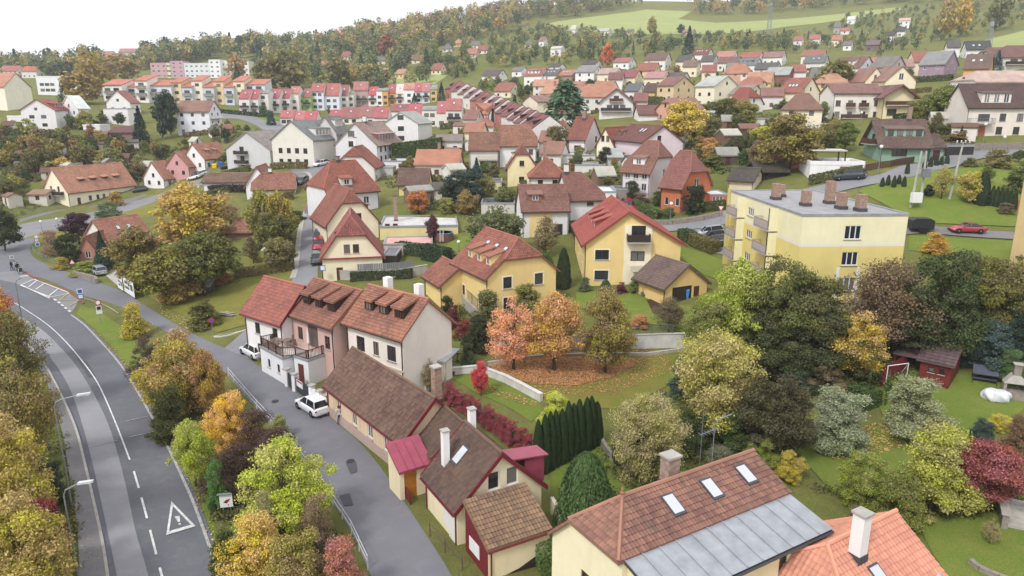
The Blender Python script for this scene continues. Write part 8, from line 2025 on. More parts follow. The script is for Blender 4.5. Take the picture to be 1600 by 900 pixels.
# ---- cars
M_TYRE = plain("tyre", (30, 30, 32), .9); M_RIM = plain("alloy", (150, 152, 156), .35, .7)
M_CARGL = NT("car_glass"); M_CARGL.set((.012, .014, .018, 1), .05, .8); M_CARGL = M_CARGL.m
M_HL = plain("headlight", (220, 224, 230), .1, spec=.8); M_TL = plain("tail_light", (150, 18, 24), .2)
def paint(c):
 k = ('car', c)
 if k in MATS: return MATS[k]
 t = NT("car_paint"); t.set(rgba(c), .28, .6); t.b.inputs["Coat Weight"].default_value = .7; t.b.inputs["Coat Roughness"].default_value = .08
 MATS[k] = t.m
 return t.m
def car_meshes(kind, c):
 L_, W_ = {'hatch': (4.3, 1.8), 'estate': (4.7, 1.8), 'suv': (4.7, 1.9), 'coupe': (4.3, 1.8), 'van': (4.9, 1.9)}[kind]
 hgt = {'hatch': .92, 'estate': .92, 'suv': 1.08, 'coupe': .86, 'van': 1.15}[kind]; top = {'hatch': 1.47, 'estate': 1.48, 'suv': 1.72, 'coupe': 1.32, 'van': 1.9}[kind]
 secs = [(-.5, .80, .42, hgt - .12), (-.485, .92, .26, hgt - .02), (-.40, 1, .2, hgt), (-.2, 1, .2, hgt), (.1, 1, .2, hgt - .01), (.25, 1, .2, hgt - .06), (.40, .97, .2, hgt - .16), (.475, .88, .24, hgt - .28), (.5, .74, .36, hgt - .38)]
 V, F = [], []
 for x, w, zb, zs in secs:
  hw = W_ / 2 * w
  prof = [(-hw * .9, zb), (-hw, zb + .12), (-hw * 1.0, zs - .18), (-hw * .94, zs), (-hw * .5, zs + .035), (hw * .5, zs + .035), (hw * .94, zs), (hw, zs - .18), (hw, zb + .12), (hw * .9, zb)]
  V += [(x * L_, y, z) for y, z in prof]
 m = 10
 for i in range(len(secs) - 1):
  for j in range(m):
   F.append((i * m + j, i * m + (j + 1) % m, (i + 1) * m + (j + 1) % m, (i + 1) * m + j))
 F.append(tuple(range(m))); F.append(tuple(range((len(secs) - 1) * m, len(secs) * m))[::-1])
 cb = {'hatch': [(-.46, -.40), (-.30, .06, .24)], 'estate': [(-.485, -.43), (-.30, .06, .24)], 'suv': [(-.475, -.42), (-.30, .08, .25)], 'coupe': [(-.40, -.24), (-.16, .04, .2)], 'van': [(-.49, -.47), (-.3, .2, .36)]}[kind]
 x0, x1 = cb[0]; x2, x3, x4 = cb[1]
 n0 = len(V)
 b0_, hb = W_ / 2 * .94, hgt - .03
 tw_ = W_ / 2 * .74
 for x, hw, z in ((x0, b0_, hb), (x4, b0_, hb - .04), (x1 + .02, tw_, top - .04), (x2 + .02, tw_, top), (x3, tw_, top - .02)):
  V += [(x * L_, -hw, z), (x * L_, hw, z)]
 q = lambda i, s: n0 + 2 * i + s
 roofF = [(q(2, 0), q(3, 0), q(3, 1), q(2, 1)), (q(3, 0), q(4, 0), q(4, 1), q(3, 1))]
 glassF = [(q(0, 0), q(2, 0), q(2, 1), q(0, 1)), (q(1, 0), q(1, 1), q(4, 1), q(4, 0)), (q(0, 0), q(1, 0), q(4, 0), q(3, 0), q(2, 0)), (q(0, 1), q(2, 1), q(3, 1), q(4, 1), q(1, 1))]
 mb = MB(); mb.v = list(V); mb.f = F + roofF; mb.m = [0] * len(mb.f)
 for s in (0, 1):
  for a, b in ((0, 2), (1, 4)): mb.tube([V[q(a, s)], V[q(b, s)]], .035, 4)
  xm = (x2 + x3) / 2 + .03; yy = V[q(0, s)][1]; mb.tube([(xm * L_, yy, hb), (xm * L_, V[q(3, s)][1], top - .02)], .035, 4)
 body = mb.mesh("body", paint(c), False)
 bm = bmesh.new(); bm.from_mesh(body)
 for f in bm.faces: f.smooth = len(f.verts) == 4
 bm.to_mesh(body); bm.free()
 mb = MB(); mb.v = list(V); mb.f = glassF; mb.m = [0] * 4; glass = mb.mesh("windows", M_CARGL)
 mb = MB()
 mb.lathe([(.18, -.1), (.32, -.1), (.33, -.05), (.33, .05), (.32, .1), (.18, .1)], 16); ty = mb.mesh("tyre", M_TYRE, False)
 mb = MB(); mb.lathe([(.02, -.09), (.2, -.085), (.21, .085), (.05, .11)], 12); rim = mb.mesh("rim", M_RIM)
 mb = MB(); mb.box(-.03, .03, -.2, .2, -.07, .07); hl = mb.mesh("headlight", M_HL)
 mb = MB(); mb.box(-.03, .03, -.17, .17, -.09, .09); tl_ = mb.mesh("tail_light", M_TL)
 mb = MB(); mb.box(-.012, .012, -.26, .26, -.055, .055); pl_ = mb.mesh("number_plate", M_WHITE)
 mb = MB(); mb.box(-.06, .06, -.1, .1, -.06, .06); mi_ = mb.mesh("mirror", paint(c))
 return dict(L=L_, W=W_, h=hgt, body=body, glass=glass, tyre=ty, rim=rim, hl=hl, tl=tl_, plate=pl_, mirror=mi_)
_cm = {}
def car(kind, c, rear, front, label, full=True):
 if (kind, c) not in _cm: _cm[(kind, c)] = car_meshes(kind, c)
 M_ = _cm[(kind, c)]
 a, b = P(*rear), P(*front); mid = (a + b) / 2; d = b - a
 z = max(zt(mid.x, mid.y), (zt(a.x, a.y) + zt(b.x, b.y)) / 2) + .04
 root = thing("car", label, "car", (mid.x, mid.y, z), math.atan2(d.y, d.x))
 root.rotation_euler = (0, -math.atan2(d.z, math.hypot(d.x, d.y)), math.atan2(d.y, d.x))
 bo = link("body", M_['body'], root); link("windows", M_['glass'], root, (0, 0, .004), None, (1, 1.003, 1))
 for x in (-.31 * M_['L'], .31 * M_['L']):
  for s in (-1, 1):
   w = bpy.data.objects.new("wheel", M_['tyre']); COL.objects.link(w); w.parent = root; w.location = (x, s * (M_['W'] / 2 - .08), .33); w.rotation_euler = (math.pi / 2 * -s, 0, 0)
   link("rim", M_['rim'], w)
 for s in (-1, 1):
  link("headlight", M_['hl'], root, (M_['L'] * .475, s * M_['W'] * .33, M_['h'] - .36), (0, 0, -s * -.25))
  link("tail_light", M_['tl'], root, (-M_['L'] * .492, s * M_['W'] * .38, M_['h'] - .2))
  link("mirror", M_['mirror'], root, (M_['L'] * .17, s * (M_['W'] / 2 + .06), M_['h'] + .06))
 link("number_plate", M_['plate'], root, (-M_['L'] * .5 - .01, 0, M_['h'] - .42))
 return root
W_C, BLK, SIL, DBL, RD_C, GRC, BLC = (226, 228, 230), (24, 26, 30), (160, 166, 172), (36, 44, 58), (150, 24, 32), (74, 78, 84), (40, 84, 140)
for a in (('hatch', W_C, (506, 652), (474, 632), "white hatchback parked beside the ochre farmhouse"), ('hatch', W_C, (410, 562), (386, 549), "white car parked against the terrace wall"),
    ('estate', SIL, (163, 433), (144, 423), "silver estate car on the driveway behind the stone wall"), ('suv', (44, 52, 62), (1349, 280), (1309, 282), "dark blue-grey SUV before the white garage"),
    ('estate', (176, 186, 194), (1126, 366), (1088, 371), "silver estate car, uppermost in the small car park"), ('hatch', DBL, (1128, 374), (1098, 378), "dark blue car, middle of the small car park"), ('suv', (58, 56, 58), (1134, 384), (1108, 386), "charcoal car, lowest in the small car park"),
    ('hatch', RD_C, (976, 320), (990, 332), "red car parked beside the brown roofed house"), ('hatch', BLK, (497, 403), (495, 416), "black car parked lowest along the uphill street"), ('hatch', RD_C, (499, 381), (497, 392), "red car parked along the uphill street"), ('hatch', BLC, (500, 371), (498, 379), "blue car parked along the uphill street above the red one"), ('estate', (40, 46, 46), (507, 318), (506, 329), "dark car parked by the grey hipped house"),
    ('estate', W_C, (511, 257), (492, 261), "white car in the yard of the apartment houses"), ('hatch', DBL, (522, 256), (517, 266), "dark blue car at the top of the uphill street"), ('estate', (44, 44, 48), (478, 283), (466, 290), "dark car beside the pink picket fence"),
    ('coupe', (170, 44, 66), (1530, 364), (1490, 363), "crimson sports car on the lower drive"), ('estate', W_C, (312, 278), (298, 282), "white car before the pink roadside cottage"), ('hatch', SIL, (324, 273), (312, 277), "silver car before the long white cottage"), ('hatch', (60, 70, 84), (226, 298), (212, 300), "dark car beside the long cream house"), ('estate', W_C, (1282, 178), (1258, 180), "white car before the cream skylight house"), ('hatch', DBL, (360, 262), (350, 264), "dark car beside the coloured bins")):
 car(*a)
ta, tb = P(1420, 362), P(1455, 362); td = tb - ta
TR = thing("trailer", "black covered trailer parked behind the yellow flats", "trailer", (ta.x, ta.y, ta.z + .15), math.atan2(td.y, td.x)); tl2 = td.length
mb = MB(); mb.prism([(0, -.9, .5), (tl2, -.9, .5), (tl2, -.9, 1.5), (tl2 - .5, -.9, 1.8), (.5, -.9, 1.8), (0, -.9, 1.5)], (0, 1.8, 0)); mb.build("cover", plain("black_tarp", (40, 42, 48), .5), TR)
mb = MB(); mb.box(0, tl2, -.85, .85, .35, .499); mb.build("chassis", M_DARK, TR)
for x in (tl2 * .42, tl2 * .62):
 for s in (-1, 1):
  mb = MB(); mb.lathe([(.05, -.1), (.3, -.1), (.3, .1), (.05, .1)], 14); o = mb.build("wheel", M_TYRE, TR); o.location = (x, s * .95, .3); o.rotation_euler = (math.pi / 2, 0, 0)
mb = MB(); mb.tube([(tl2, 0, .42), (tl2 + 1.1, 0, .42)], .05); mb.build("drawbar", M_STEEL, TR)
# ---- lamps, signs and poles
M_GLOBE = plain("lamp_globe", (236, 236, 230), .3)
M_POLE = plain("lamp_pole", (138, 140, 140), .5, .2)
def globe_lamp(base, yt, label):
 p = P(*base); h = height_at(p, yt)
 r_ = thing("street_lamp", label, "street lamp", p)
 mb = MB(); mb.tube([(0, 0, -.2), (0, 0, 1.2)], .07, 8); mb.tube([(0, 0, 1.2), (0, 0, h - .25)], .045, 8); mb.build("pole", M_POLE, r_)
 mb = MB(); mb.lathe([(.06, -.3), (.2, -.22), (.27, -.05), (.27, .08), (.18, .22), (.02, .28)], 12); o = mb.build("globe", M_GLOBE, r_, True); o.location = (0, 0, h)
for b, yt, lb in (((1372, 271), 229, "globe lamp on a tall pole before the green house"), ((1535, 228), 194, "globe lamp beside the carport below the beige house"), ((1344, 196), 176, "globe lamp before the twin apartment house"), ((717, 394), 378, "globe lamp on the lawn below the pool"), ((91, 358), 342, "globe lamp beside the plum tree"), ((1047, 352), 318, "globe lamp before the orange house"), ((66, 362), 346, "globe lamp on the verge of the valley road"), ((1567, 232), 214, "short globe lamp on the stone wall")):
 globe_lamp(b, yt, lb)
def arm_lamp(base, yt, arm_px, label):
 p = P(*base); h = height_at(p, yt); q = P(base[0] + 30, base[1]); d = (q - p); d.z = 0; d.normalize()
 r_ = thing("street_lamp", label, "street lamp", p, math.atan2(d.y, d.x)); al = arm_px * mpp(p)
 mb = MB(); mb.tube([(0, 0, -.3), (0, 0, h * .5)], .065, 8); mb.tube([(0, 0, h * .5), (0, 0, h - .5), (.15, 0, h - .15), (.5, 0, h)], .045, 8); mb.build("pole", M_POLE, r_)
 mb = MB(); mb.tube([(.45, 0, h), (al, 0, h + .25)], .045, 6); mb.build("arm", M_POLE, r_)
 mb = MB(); mb.prism([(al - .1, -.13, h + .18), (al + .75, -.1, h + .28), (al + .75, .1, h + .28), (al - .1, .13, h + .18)], (0, 0, .12)); mb.build("lamp_head", plain("lamp_head", (196, 198, 200), .4), r_)
 mb = MB(); mb.box(al + .05, al + .6, -.08, .08, h + .2, h + .245); mb.build("lens", M_GLOBE, r_)
arm_lamp((48, 573), 436, 10, "tall curved arm lamp at the left of the bus bay")
arm_lamp((113, 795), 625, 36, "arm lamp reaching over the pavement beside the golden trees")
arm_lamp((123, 905), 762, 26, "arm lamp over the pavement beside the crimson creeper")
M_SR, M_SB, M_SW, M_SY = plain("sign_red", (190, 40, 40), .5), plain("sign_blue", (40, 96, 176), .5), plain("sign_white", (230, 230, 230), .5), plain("sign_back", (150, 152, 154), .5, .4)
def sign(base, label, plates, hgt):
 p = P(*base); r_ = thing("road_sign", label, "road sign", p, math.atan2(p.y, p.x) - math.pi / 2)
 mb = MB(); mb.tube([(0, .03, -.3), (0, .03, hgt)], .035, 6); mb.build("post", M_POLE, r_)
 for shp, s, z, mo, mi_ in plates:
  def poly(k, y):
   if shp == 'o': return [(k * s / 2 * math.cos(t * math.pi / 10), y, z + k * s / 2 * math.sin(t * math.pi / 10)) for t in range(20)]
   if shp == 't': return [(-s / 2 * k, y, z - s * .29 * k), (s / 2 * k, y, z - s * .29 * k), (0, y, z + s * .58 * k)]
   if shp == 'v': return [(0, y, z - s * .58 * k), (s / 2 * k, y, z + s * .29 * k), (-s / 2 * k, y, z + s * .29 * k)]
   if shp == 'r': return [(-s / 2 * k, y, z - s * .3 * k), (s / 2 * k, y, z - s * .3 * k), (s / 2 * k, y, z + s * .3 * k), (-s / 2 * k, y, z + s * .3 * k)]
   return [(-s / 2 * k, y, z - s / 2 * k), (s / 2 * k, y, z - s / 2 * k), (s / 2 * k, y, z + s / 2 * k), (-s / 2 * k, y, z + s / 2 * k)]
  mb = MB(); mb.prism(poly(1, -.02), (0, .02, 0)); pl = mb.build("plate", mo, r_)
  if mi_ is not None: mb = MB(); mb.prism(poly(.74, -.028), (0, .006, 0)); mb.build("plate_face", mi_, pl)
 return r_
r_ = sign((333, 524), "round blue no-parking sign with red rim on the lawn corner", [('o', .7, 1.9, M_SR, M_SB)], 2.0)
mb = MB(); mb.prism([(-.22, -.034, 1.70), (-.16, -.034, 1.64), (.22, -.034, 2.10), (.16, -.034, 2.16)], (0, .005, 0)); mb.build("red_bar", M_SR, r_)
sign((116, 431), "red triangular warning sign beside the stone wall", [('t', .95, 2.3, M_SR, M_SW)], 2.4)
sign((129, 483), "stacked white and blue square signs at the tip of the grass strip", [('s', .7, 2.6, M_SW, M_SB), ('s', .7, 1.85, M_SB, M_SW)], 3.0)
sign((158, 506), "round red rimmed sign above white plates on the grass strip", [('o', .7, 2.9, M_SR, M_SW), ('s', .62, 2.15, M_SW, M_DARK), ('r', .7, 1.6, M_SW, None)], 3.2)
sign((61, 396), "blue and white direction signs at the bend railing", [('s', .7, 2.5, M_SB, M_SW), ('s', .7, 1.75, M_SW, M_SB), ('o', .6, 3.2, M_SW, None)], 3.4)
sign((506, 445), "blue square sign at the foot of the uphill street", [('s', .75, 2.4, M_SB, M_SW)], 2.6)
sign((1125, 347), "red rimmed give-way sign before the flats", [('v', .95, 2.3, M_SR, M_SW)], 2.5)
sign((22, 424), "pale bus stop sign beside the waiting people", [('s', .55, 2.5, M_SW, M_SY), ('r', .5, 2.0, M_SY, None)], 2.9)
p = P(356, 806); NB = thing("notice_board", "white notice board with black and red mark on two legs beside the main road", "sign", p, math.atan2(p.y, p.x) - math.pi / 2 - .25)
hb_ = height_at(p, 772)
for x in (-.25, .25):
 mb = MB(); mb.tube([(x, .03, -.3), (x, .03, hb_ - .1)], .03, 6); mb.build("leg", M_POLE, NB)
mb = MB(); mb.box(-.42, .42, -.02, .0, hb_ - 1.0, hb_); mb.build("board", M_SW, NB)
mb = MB(); mb.prism([(-.2, -.026, hb_ - .62), (.05, -.026, hb_ - .72), (.28, -.026, hb_ - .4), (.02, -.026, hb_ - .42)], (0, .005, 0)); mb.build("black_mark", M_DARK, NB)
mb = MB(); mb.prism([(-.05, -.031, hb_ - .6), (.22, -.031, hb_ - .34), (.26, -.031, hb_ - .42), (.02, -.031, hb_ - .68)], (0, .004, 0)); mb.build("red_mark", M_SR, NB)
mb = MB(); mb.box(-.55, .35, -.16, .05, hb_ + .002, hb_ + .06); mb.build("hood", M_POLE, NB)
for (xa, ya), (xb, yb_), lb, hh in ((((197, 455), (212, 463)), None, "", 0),) if False else (((196, 458), (212, 468), "large white advertising board with black letters beside the lane", 2.3), ((186, 452), (194, 457), "smaller pale advertising board beside the large one", 1.7)):
 a, b = P(xa, ya), P(xb, yb_); d = b - a; L_ = math.hypot(d.x, d.y)
 ob = thing("advertising_board", lb, "sign", a, math.atan2(d.y, d.x))
 for x in (.1, L_ - .1):
  mb = MB(); mb.box(x - .04, x + .04, -.04, .04, -.3, hh + .3); mb.build("post", M_DARK, ob)
 mb = MB(); mb.box(0, L_, -.08, -.042, .3, hh + .3); bd = mb.build("board", M_SW, ob)
 for x0, x1, z0_, z1_ in ((.12, .4, .62, .82), (.45, .62, .55, .8), (.15, .55, .3, .48), (.66, .9, .35, .75)):
  mb = MB(); mb.box(L_ * x0, L_ * x1, -.086, -.081, .3 + hh * z0_, .3 + hh * z1_); mb.build("print", plain("print_grey", (84, 88, 92), .6), bd)
M_CP = plain("pole_concrete", (172, 168, 160), .9, var=.15)
p = P(1428, 324); hp = height_at(p, 236); ob = thing("power_pole", "double concrete power pole with white transformer box behind the flats", "power pole", p)
for x in (-.5, .9):
 mb = MB(); mb.tube([(x, 0, -.4), (x * .5 + .2, 0, hp)], [.2, .13], 8); mb.build("pole", M_CP, ob)
mb = MB(); mb.box(-.9, .5, -1.0, -.25, .8, 2.2); mb.build("transformer_box", M_WHITE, ob)
mb = MB(); mb.box(.2, 1.3, -.8, -.2, 4.4, 5.6); mb.build("transformer", M_GREYP, ob)
for z in (.4, .55, .7, .85): mb = MB(); mb.tube([(-.4, 0, hp * z), (.8, 0, hp * z)], .05, 5); mb.build("brace", M_STEEL, ob)
p2 = P(1483, 312); hp2 = height_at(p2, 222); ob2 = thing("power_pole", "single concrete power pole with insulator arm on the lawn bank", "power pole", p2)
mb = MB(); mb.tube([(0, 0, -.4), (.9, .2, hp2)], [.19, .12], 8); mb.build("pole", M_CP, ob2)
mb = MB(); mb.tube([(-.2, .2, hp2 - .2), (2.0, .2, hp2 - .2)], .05, 5); mb.build("crossarm", M_STEEL, ob2)
for x in (0, .6, 1.2, 1.8): mb = MB(); mb.lathe([(.05, 0), (.13, .1), (.06, .18), (.13, .28), (.04, .4)], 8, (x, .2, hp2 - .15)); mb.build("insulator", plain("insulator", (206, 206, 206), .3), ob2)
for i in range(3):
 mb = MB(); a = Vector((p.x - .3 + i * .4, p.y, p.z + hp - .1)); b = Vector((p2.x + .3 + i * .6, p2.y + .2, p2.z + hp2)); m = (a + b) / 2 - Vector((0, 0, .7)); mb.tube([a, a.lerp(m, .6), m, b.lerp(m, .6), b], .02, 4)
 tag(mb.build("power_line", M_DARK), "dark power line slung between the concrete poles", "cable", "power lines between the concrete poles")
def mast(base, yt, w, label, nm="lattice_mast"):
 p = P(*base); h = height_at(p, yt); ob = thing(nm, label, "mast", p)
 for sx, sy in ((-1, -1), (1, -1), (1, 1), (-1, 1)):
  mb = MB(); mb.tube([(sx * w, sy * w, -.5), (sx * w * .4, sy * w * .4, h)], .14, 4); mb.build("leg", M_STEEL, ob)
 n = int(h / (w * 2))
 mb = MB()
 for i in range(n):
  k0, k1 = 1 - .6 * i / n, 1 - .6 * (i + 1) / n; z0_, z1_ = h * i / n, h * (i + 1) / n
  for (ax, ay), (bx, by) in (((-1, -1), (1, -1)), ((1, -1), (1, 1)), ((1, 1), (-1, 1)), ((-1, 1), (-1, -1))):
   mb.tube([(ax * w * k0, ay * w * k0, z0_), (bx * w * k1, by * w * k1, z1_)], .07, 3, cap=False)
   mb.tube([(bx * w * k0, by * w * k0, z0_), (ax * w * k1, ay * w * k1, z1_)], .07, 3, cap=False)
 o = mb.build("lattice", M_STEEL, ob, fix=False); o["kind"] = "stuff"
 mb = MB(); mb.lathe([(.5, -2), (1.0, -1.6), (1.0, .4), (.4, .8)], 8); o = mb.build("antenna_head", M_STEEL, ob); o.location = (0, 0, h)
mast((1200, 66), 6, 1.6, "grey lattice radio mast at the meadow's lower edge")
mast((1545, 72), 36, 1.0, "grey lattice pylon beside the black roofed house")
for x, y, c, lb in ((336, 263, (214, 182, 40), "yellow recycling bin on the valley road"), (346, 260, (40, 84, 160), "blue recycling bin beside the yellow one"), (1066, 466, (70, 140, 200), "pale blue water barrel at the lattice pavilion")):
 p = P(x, y); ob = thing("bin", lb, "bin", p)
 mb = MB(); mb.prism([(-.6, -.5, 0), (.6, -.5, 0), (.7, -.55, 1.1), (-.7, -.55, 1.1)], (0, 1.0, 0)); mb.build("body", plain("bin_%d" % x, c, .5), ob)
 mb = MB(); mb.prism([(-.72, -.6, 1.1), (.72, -.6, 1.1), (.6, -.3, 1.35), (-.6, -.3, 1.35)], (0, 1.0, 0)); mb.build("lid", plain("bin_%d" % x, c, .5), ob)
# ---- gardens
p = P(692, 374); PW = 33 * mpp(p) / 2; ob = thing("pool", "round blue garden pool with brown wall and white ladder", "pool", p)
mb = MB(); mb.lathe([(PW, -.1), (PW, 1.15), (PW - .07, 1.15), (PW - .07, .2)], 32); mb.build("pool_wall", plain("pool_brown", (118, 84, 72), .6), ob)
mb = MB(); mb.lathe([(PW - .08, .7), (PW - .08, 1.0)], 32); mb.build("water", plain("pool_cover_blue", (70, 140, 196), .15, spec=.8), ob)
mb = MB(); mb.lathe([(PW + .05, 1.16), (PW + .05, 1.22), (PW - .12, 1.22), (PW - .12, 1.16)], 32); mb.build("rim", plain("pool_rim", (110, 150, 190), .5), ob)
mb = MB()
for x in (-.25, .25): mb.tube([(x, -PW - .5, 0), (x, -PW, 1.7), (x, -PW + .3, 1.1)], .04, 5)
for z in (.3, .6, .9, 1.2): mb.tube([(-.25, -PW - .5 + z * .29, z), (.25, -PW - .5 + z * .29, z)], .035, 5)
mb.build("ladder", M_WHITE, ob)
CB = house("garden_cabin", "dark red timber cabin with mauve roof on the lawn", (1440, 560), (1487, 570), 2.1, (104, 78, 84), (112, 42, 40), zr=3.1, W=3.4, lod=1, c2=(92, 70, 76), tw=.6, th=.4, cat='cabin', wins=[('f', [.38, .72], [.95], .5, .5, '1', 'd')], oe=.35, og=.35, gutters=False)
for i in range(11):
 mb = MB(); z_ = .02 + i * .19; mb.box(-.03, CB.L + .03, -.035, -.005, z_, z_ + .17) if not (.9 < z_ + .1 < 1.5) else mb.box(-.03, CB.L * .38 - .32, -.035, -.005, z_, z_ + .17)
 mb.build("log", plain("red_log", (118, 44, 42), .7, var=.2), CB.root)
 mb = MB(); mb.box(CB.L + .005, CB.L + .035, -.03, CB.W + .03, z_, z_ + .17); mb.build("log", plain("red_log", (118, 44, 42), .7, var=.2), CB.root)
mb = MB(); mb.prism([(-2.4, -.3, 2.0), (-.36, -.3, 2.05), (-.36, 3.7, 2.6), (-2.4, 3.7, 2.5)], (0, 0, .1)); mb.build("porch_roof", roofing((104, 78, 84)), CB.root)
for y in (-.1, 3.4): mb = MB(); mb.box(-2.3, -2.18, y, y + .12, -.4, 2.1); mb.build("porch_post", M_REDP, CB.root)
p = P(1400, 596); ob = thing("football_goal", "small white tubular football goal on the lawn", "goal", p, math.atan2(-.55, .8) + .9)
for x in (-1.2, 1.2):
 mb = MB(); mb.tube([(x, 0, 0), (x, 0, 1.7)], .045, 6); mb.build("post", M_WHITE, ob)
 mb = MB(); mb.tube([(x, 0, 1.7), (x, .9, 0)], .035, 6); mb.build("stay", M_WHITE, ob)
mb = MB(); mb.tube([(-1.2, 0, 1.7), (1.2, 0, 1.7)], .045, 6); mb.build("crossbar", M_WHITE, ob)
p = P(1555, 625); r_ = np.random.RandomState(3)
bm = bmesh.new(); bmesh.ops.create_icosphere(bm, subdivisions=4, radius=1)
for v in bm.verts:
 k = v.co; a_ = math.atan2(k.y, k.x)
 f = 1 + .08 * math.sin(a_ * 5 + k.z * 4) + .05 * math.sin(a_ * 11 + 3 * k.z)
 v.co = Vector((k.x * 1.15 * f * (1 if abs(k.x) < .8 else .96), k.y * .7 * f, max(0, min(.95, (k.z + .55) * .75)) + .03 * math.sin(9 * k.x + 7 * k.y)))
me_ = bpy.data.meshes.new("furniture_cover"); bm.to_mesh(me_); bm.free(); me_.materials.append(plain("white_sheeting", (214, 216, 222), .35))
me_.polygons.foreach_set("use_smooth", [True] * len(me_.polygons))
tag(link("furniture_cover", me_, None, p, (0, 0, -.5)), "garden furniture under crumpled white plastic sheeting on the lawn", "furniture")
p = P(1582, 622); ob = thing("barbecue", "stone garden barbecue with tapered chimney", "barbecue", p, -.4)
mb = MB(); mb.box(-.9, .9, -.5, .5, -.2, .8); mb.build("base", M_STONE, ob)
for x in (-.8, .8): mb = MB(); mb.box(x - .12, x + .12, -.45, .45, .8, 1.5); mb.build("pier", M_STONE, ob)
mb = MB(); mb.prism([(-.95, -.5, 1.5), (.95, -.5, 1.5), (.3, -.2, 2.2), (-.3, -.2, 2.2)], (0, .9, 0)); mb.build("hood", M_CONC, ob)
mb = MB(); mb.box(-.28, .28, -.2, .3, 2.2, 3.2); mb.build("chimney", M_STONE, ob)
mb = MB(); mb.box(-.38, .38, -.3, .4, 3.2, 3.3); mb.build("cap", M_CONC, ob)
p = P(1537, 598); ob = thing("garden_swing", "grey covered garden swing beside the cabin", "swing", p, -.5)
mb = MB(); mb.prism([(-1, -.5, .9), (1, -.5, .9), (1, .4, 1.5), (-1, .4, 1.5)], (0, 0, .08)); mb.build("canopy", plain("slate_cloth", (76, 80, 92), .8), ob)
for x in (-.95, .95): mb = MB(); mb.tube([(x, -.5, 0), (x, 0, 1.3), (x, .5, 0)], .03, 5); mb.build("frame", M_DARK, ob)
mb = MB(); mb.box(-.9, .9, -.3, .3, .4, .5); mb.build("seat", plain("slate_cloth", (76, 80, 92), .8), ob)
p = P(1536, 790); ob = thing("garden_statue", "small white stone statue beside the pond bed", "statue", p)
mb = MB(); mb.lathe([(.16, -.05), (.17, .08), (.1, .14), (.14, .35), (.12, .55), (.06, .62), (.1, .7), (.1, .8), (.03, .88)], 10); mb.build("figure", M_SW, ob, True)
mb = MB(); mb.box(-.2, .2, -.2, .2, -.2, -.052); mb.build("base", M_CONC, ob)
p = P(1600, 830); ob = thing("garden_steps", "grey stone garden steps with curved side wall", "steps", p, -.5)
for i in range(6): mb = MB(); mb.box(-.9 + .02 * i, 1.6, i * .36, i * .36 + .4, -.3, .18 * (i + 1)); mb.build("step", M_CONC, ob)
mb = MB(); mb.prism([(-1.3, -.3, -.3), (-.95, -.3, -.3), (-.95, 2.2, -.3), (-1.3, 2.2, -.3)], (0, 0, 1.3)); mb.build("side_wall", M_STONE, ob)
mb = MB(); mb.prism([(-1.4, -.4, 1.002), (-.85, -.4, 1.002), (-.85, 2.3, 1.002), (-1.4, 2.3, 1.002)], (0, 0, .1)); mb.build("coping", M_CONC, ob)
wall_line("garden_edging", "curved grey stone edging on the lower lawn", [(1515, 880), (1530, 892), (1560, 905), (1590, 915)], .3, .35, M_STONE, pieces=.9)
p = P(690, 592); ob = thing("garden_lounge", "flat grey zinc roofed garden lounge beside the white gable", "pergola", p, -.35)
mb = MB(); mb.prism([(-2.6, -1.4, 2.3), (1.2, -1.4, 2.3), (1.2, 1.8, 2.6), (-2.6, 1.8, 2.6)], (0, 0, .14)); mb.build("roof", M_METAL, ob)
for x in (-2.4, 1.0): mb = MB(); mb.box(x - .08, x + .08, -1.3, -1.14, -.3, 2.3); mb.build("post", M_CONC, ob)
mb = MB(); mb.box(-2.3, .9, .8, 1.6, 0, .5); mb.build("bench", M_DARK, ob)
ob = thing("cross_railing", "brown timber railing with crossed braces beside the white gable", "railing", P(706, 566), -.25)
for i in range(3):
 for z in (.1, 1.0): mb = MB(); mb.box(i * 1.1 - 1.6, i * 1.1 - .5, -.03, .03, z, z + .08); mb.build("rail", M_BROWN, ob)
 for a, b in (((-1.6, .15), (-.5, 1.0)), ((-1.6, 1.0), (-.5, .15))): mb = MB(); mb.tube([(i * 1.1 + a[0], 0, a[1]), (i * 1.1 + b[0], 0, b[1])], .035, 4); mb.build("brace", M_BROWN, ob)
 mb = MB(); mb.box(i * 1.1 - 1.64, i * 1.1 - 1.56, -.04, .04, -.4, 1.12); mb.build("post", M_BROWN, ob)
def chair(x, y, z, rz, label, grp):
 c_ = thing("terrace_chair", label, "chair", (x, y, z), rz, grp)
 mb = MB(); mb.box(-.23, .23, -.23, .23, .42, .46); mb.build("seat", plain("teak", (136, 118, 104), .7), c_)
 mb = MB(); mb.box(-.23, .23, .19, .23, .46, .92); mb.build("backrest", plain("teak", (136, 118, 104), .7), c_)
 for sx in (-.2, .2):
  for sy in (-.2, .2): mb = MB(); mb.box(sx - .02, sx + .02, sy - .02, sy + .02, 0, .42); mb.build("leg", plain("teak", (136, 118, 104), .7), c_)
q = at_z(452, 540, TZ); q2 = at_z(440, 543, TZ)
tb_ = thing("terrace_table", "long teak table with chairs round it on the roof terrace", "table", (q.x - .6, q.y, TZ), -.5)
mb = MB(); mb.box(-1.0, 1.0, -.45, .45, .7, .75); mb.build("tabletop", plain("teak", (136, 118, 104), .7), tb_)
for sx in (-.85, .85):
 for sy in (-.35, .35): mb = MB(); mb.box(sx - .04, sx + .04, sy - .04, sy + .04, 0, .7); mb.build("leg", plain("teak", (136, 118, 104), .7), tb_)
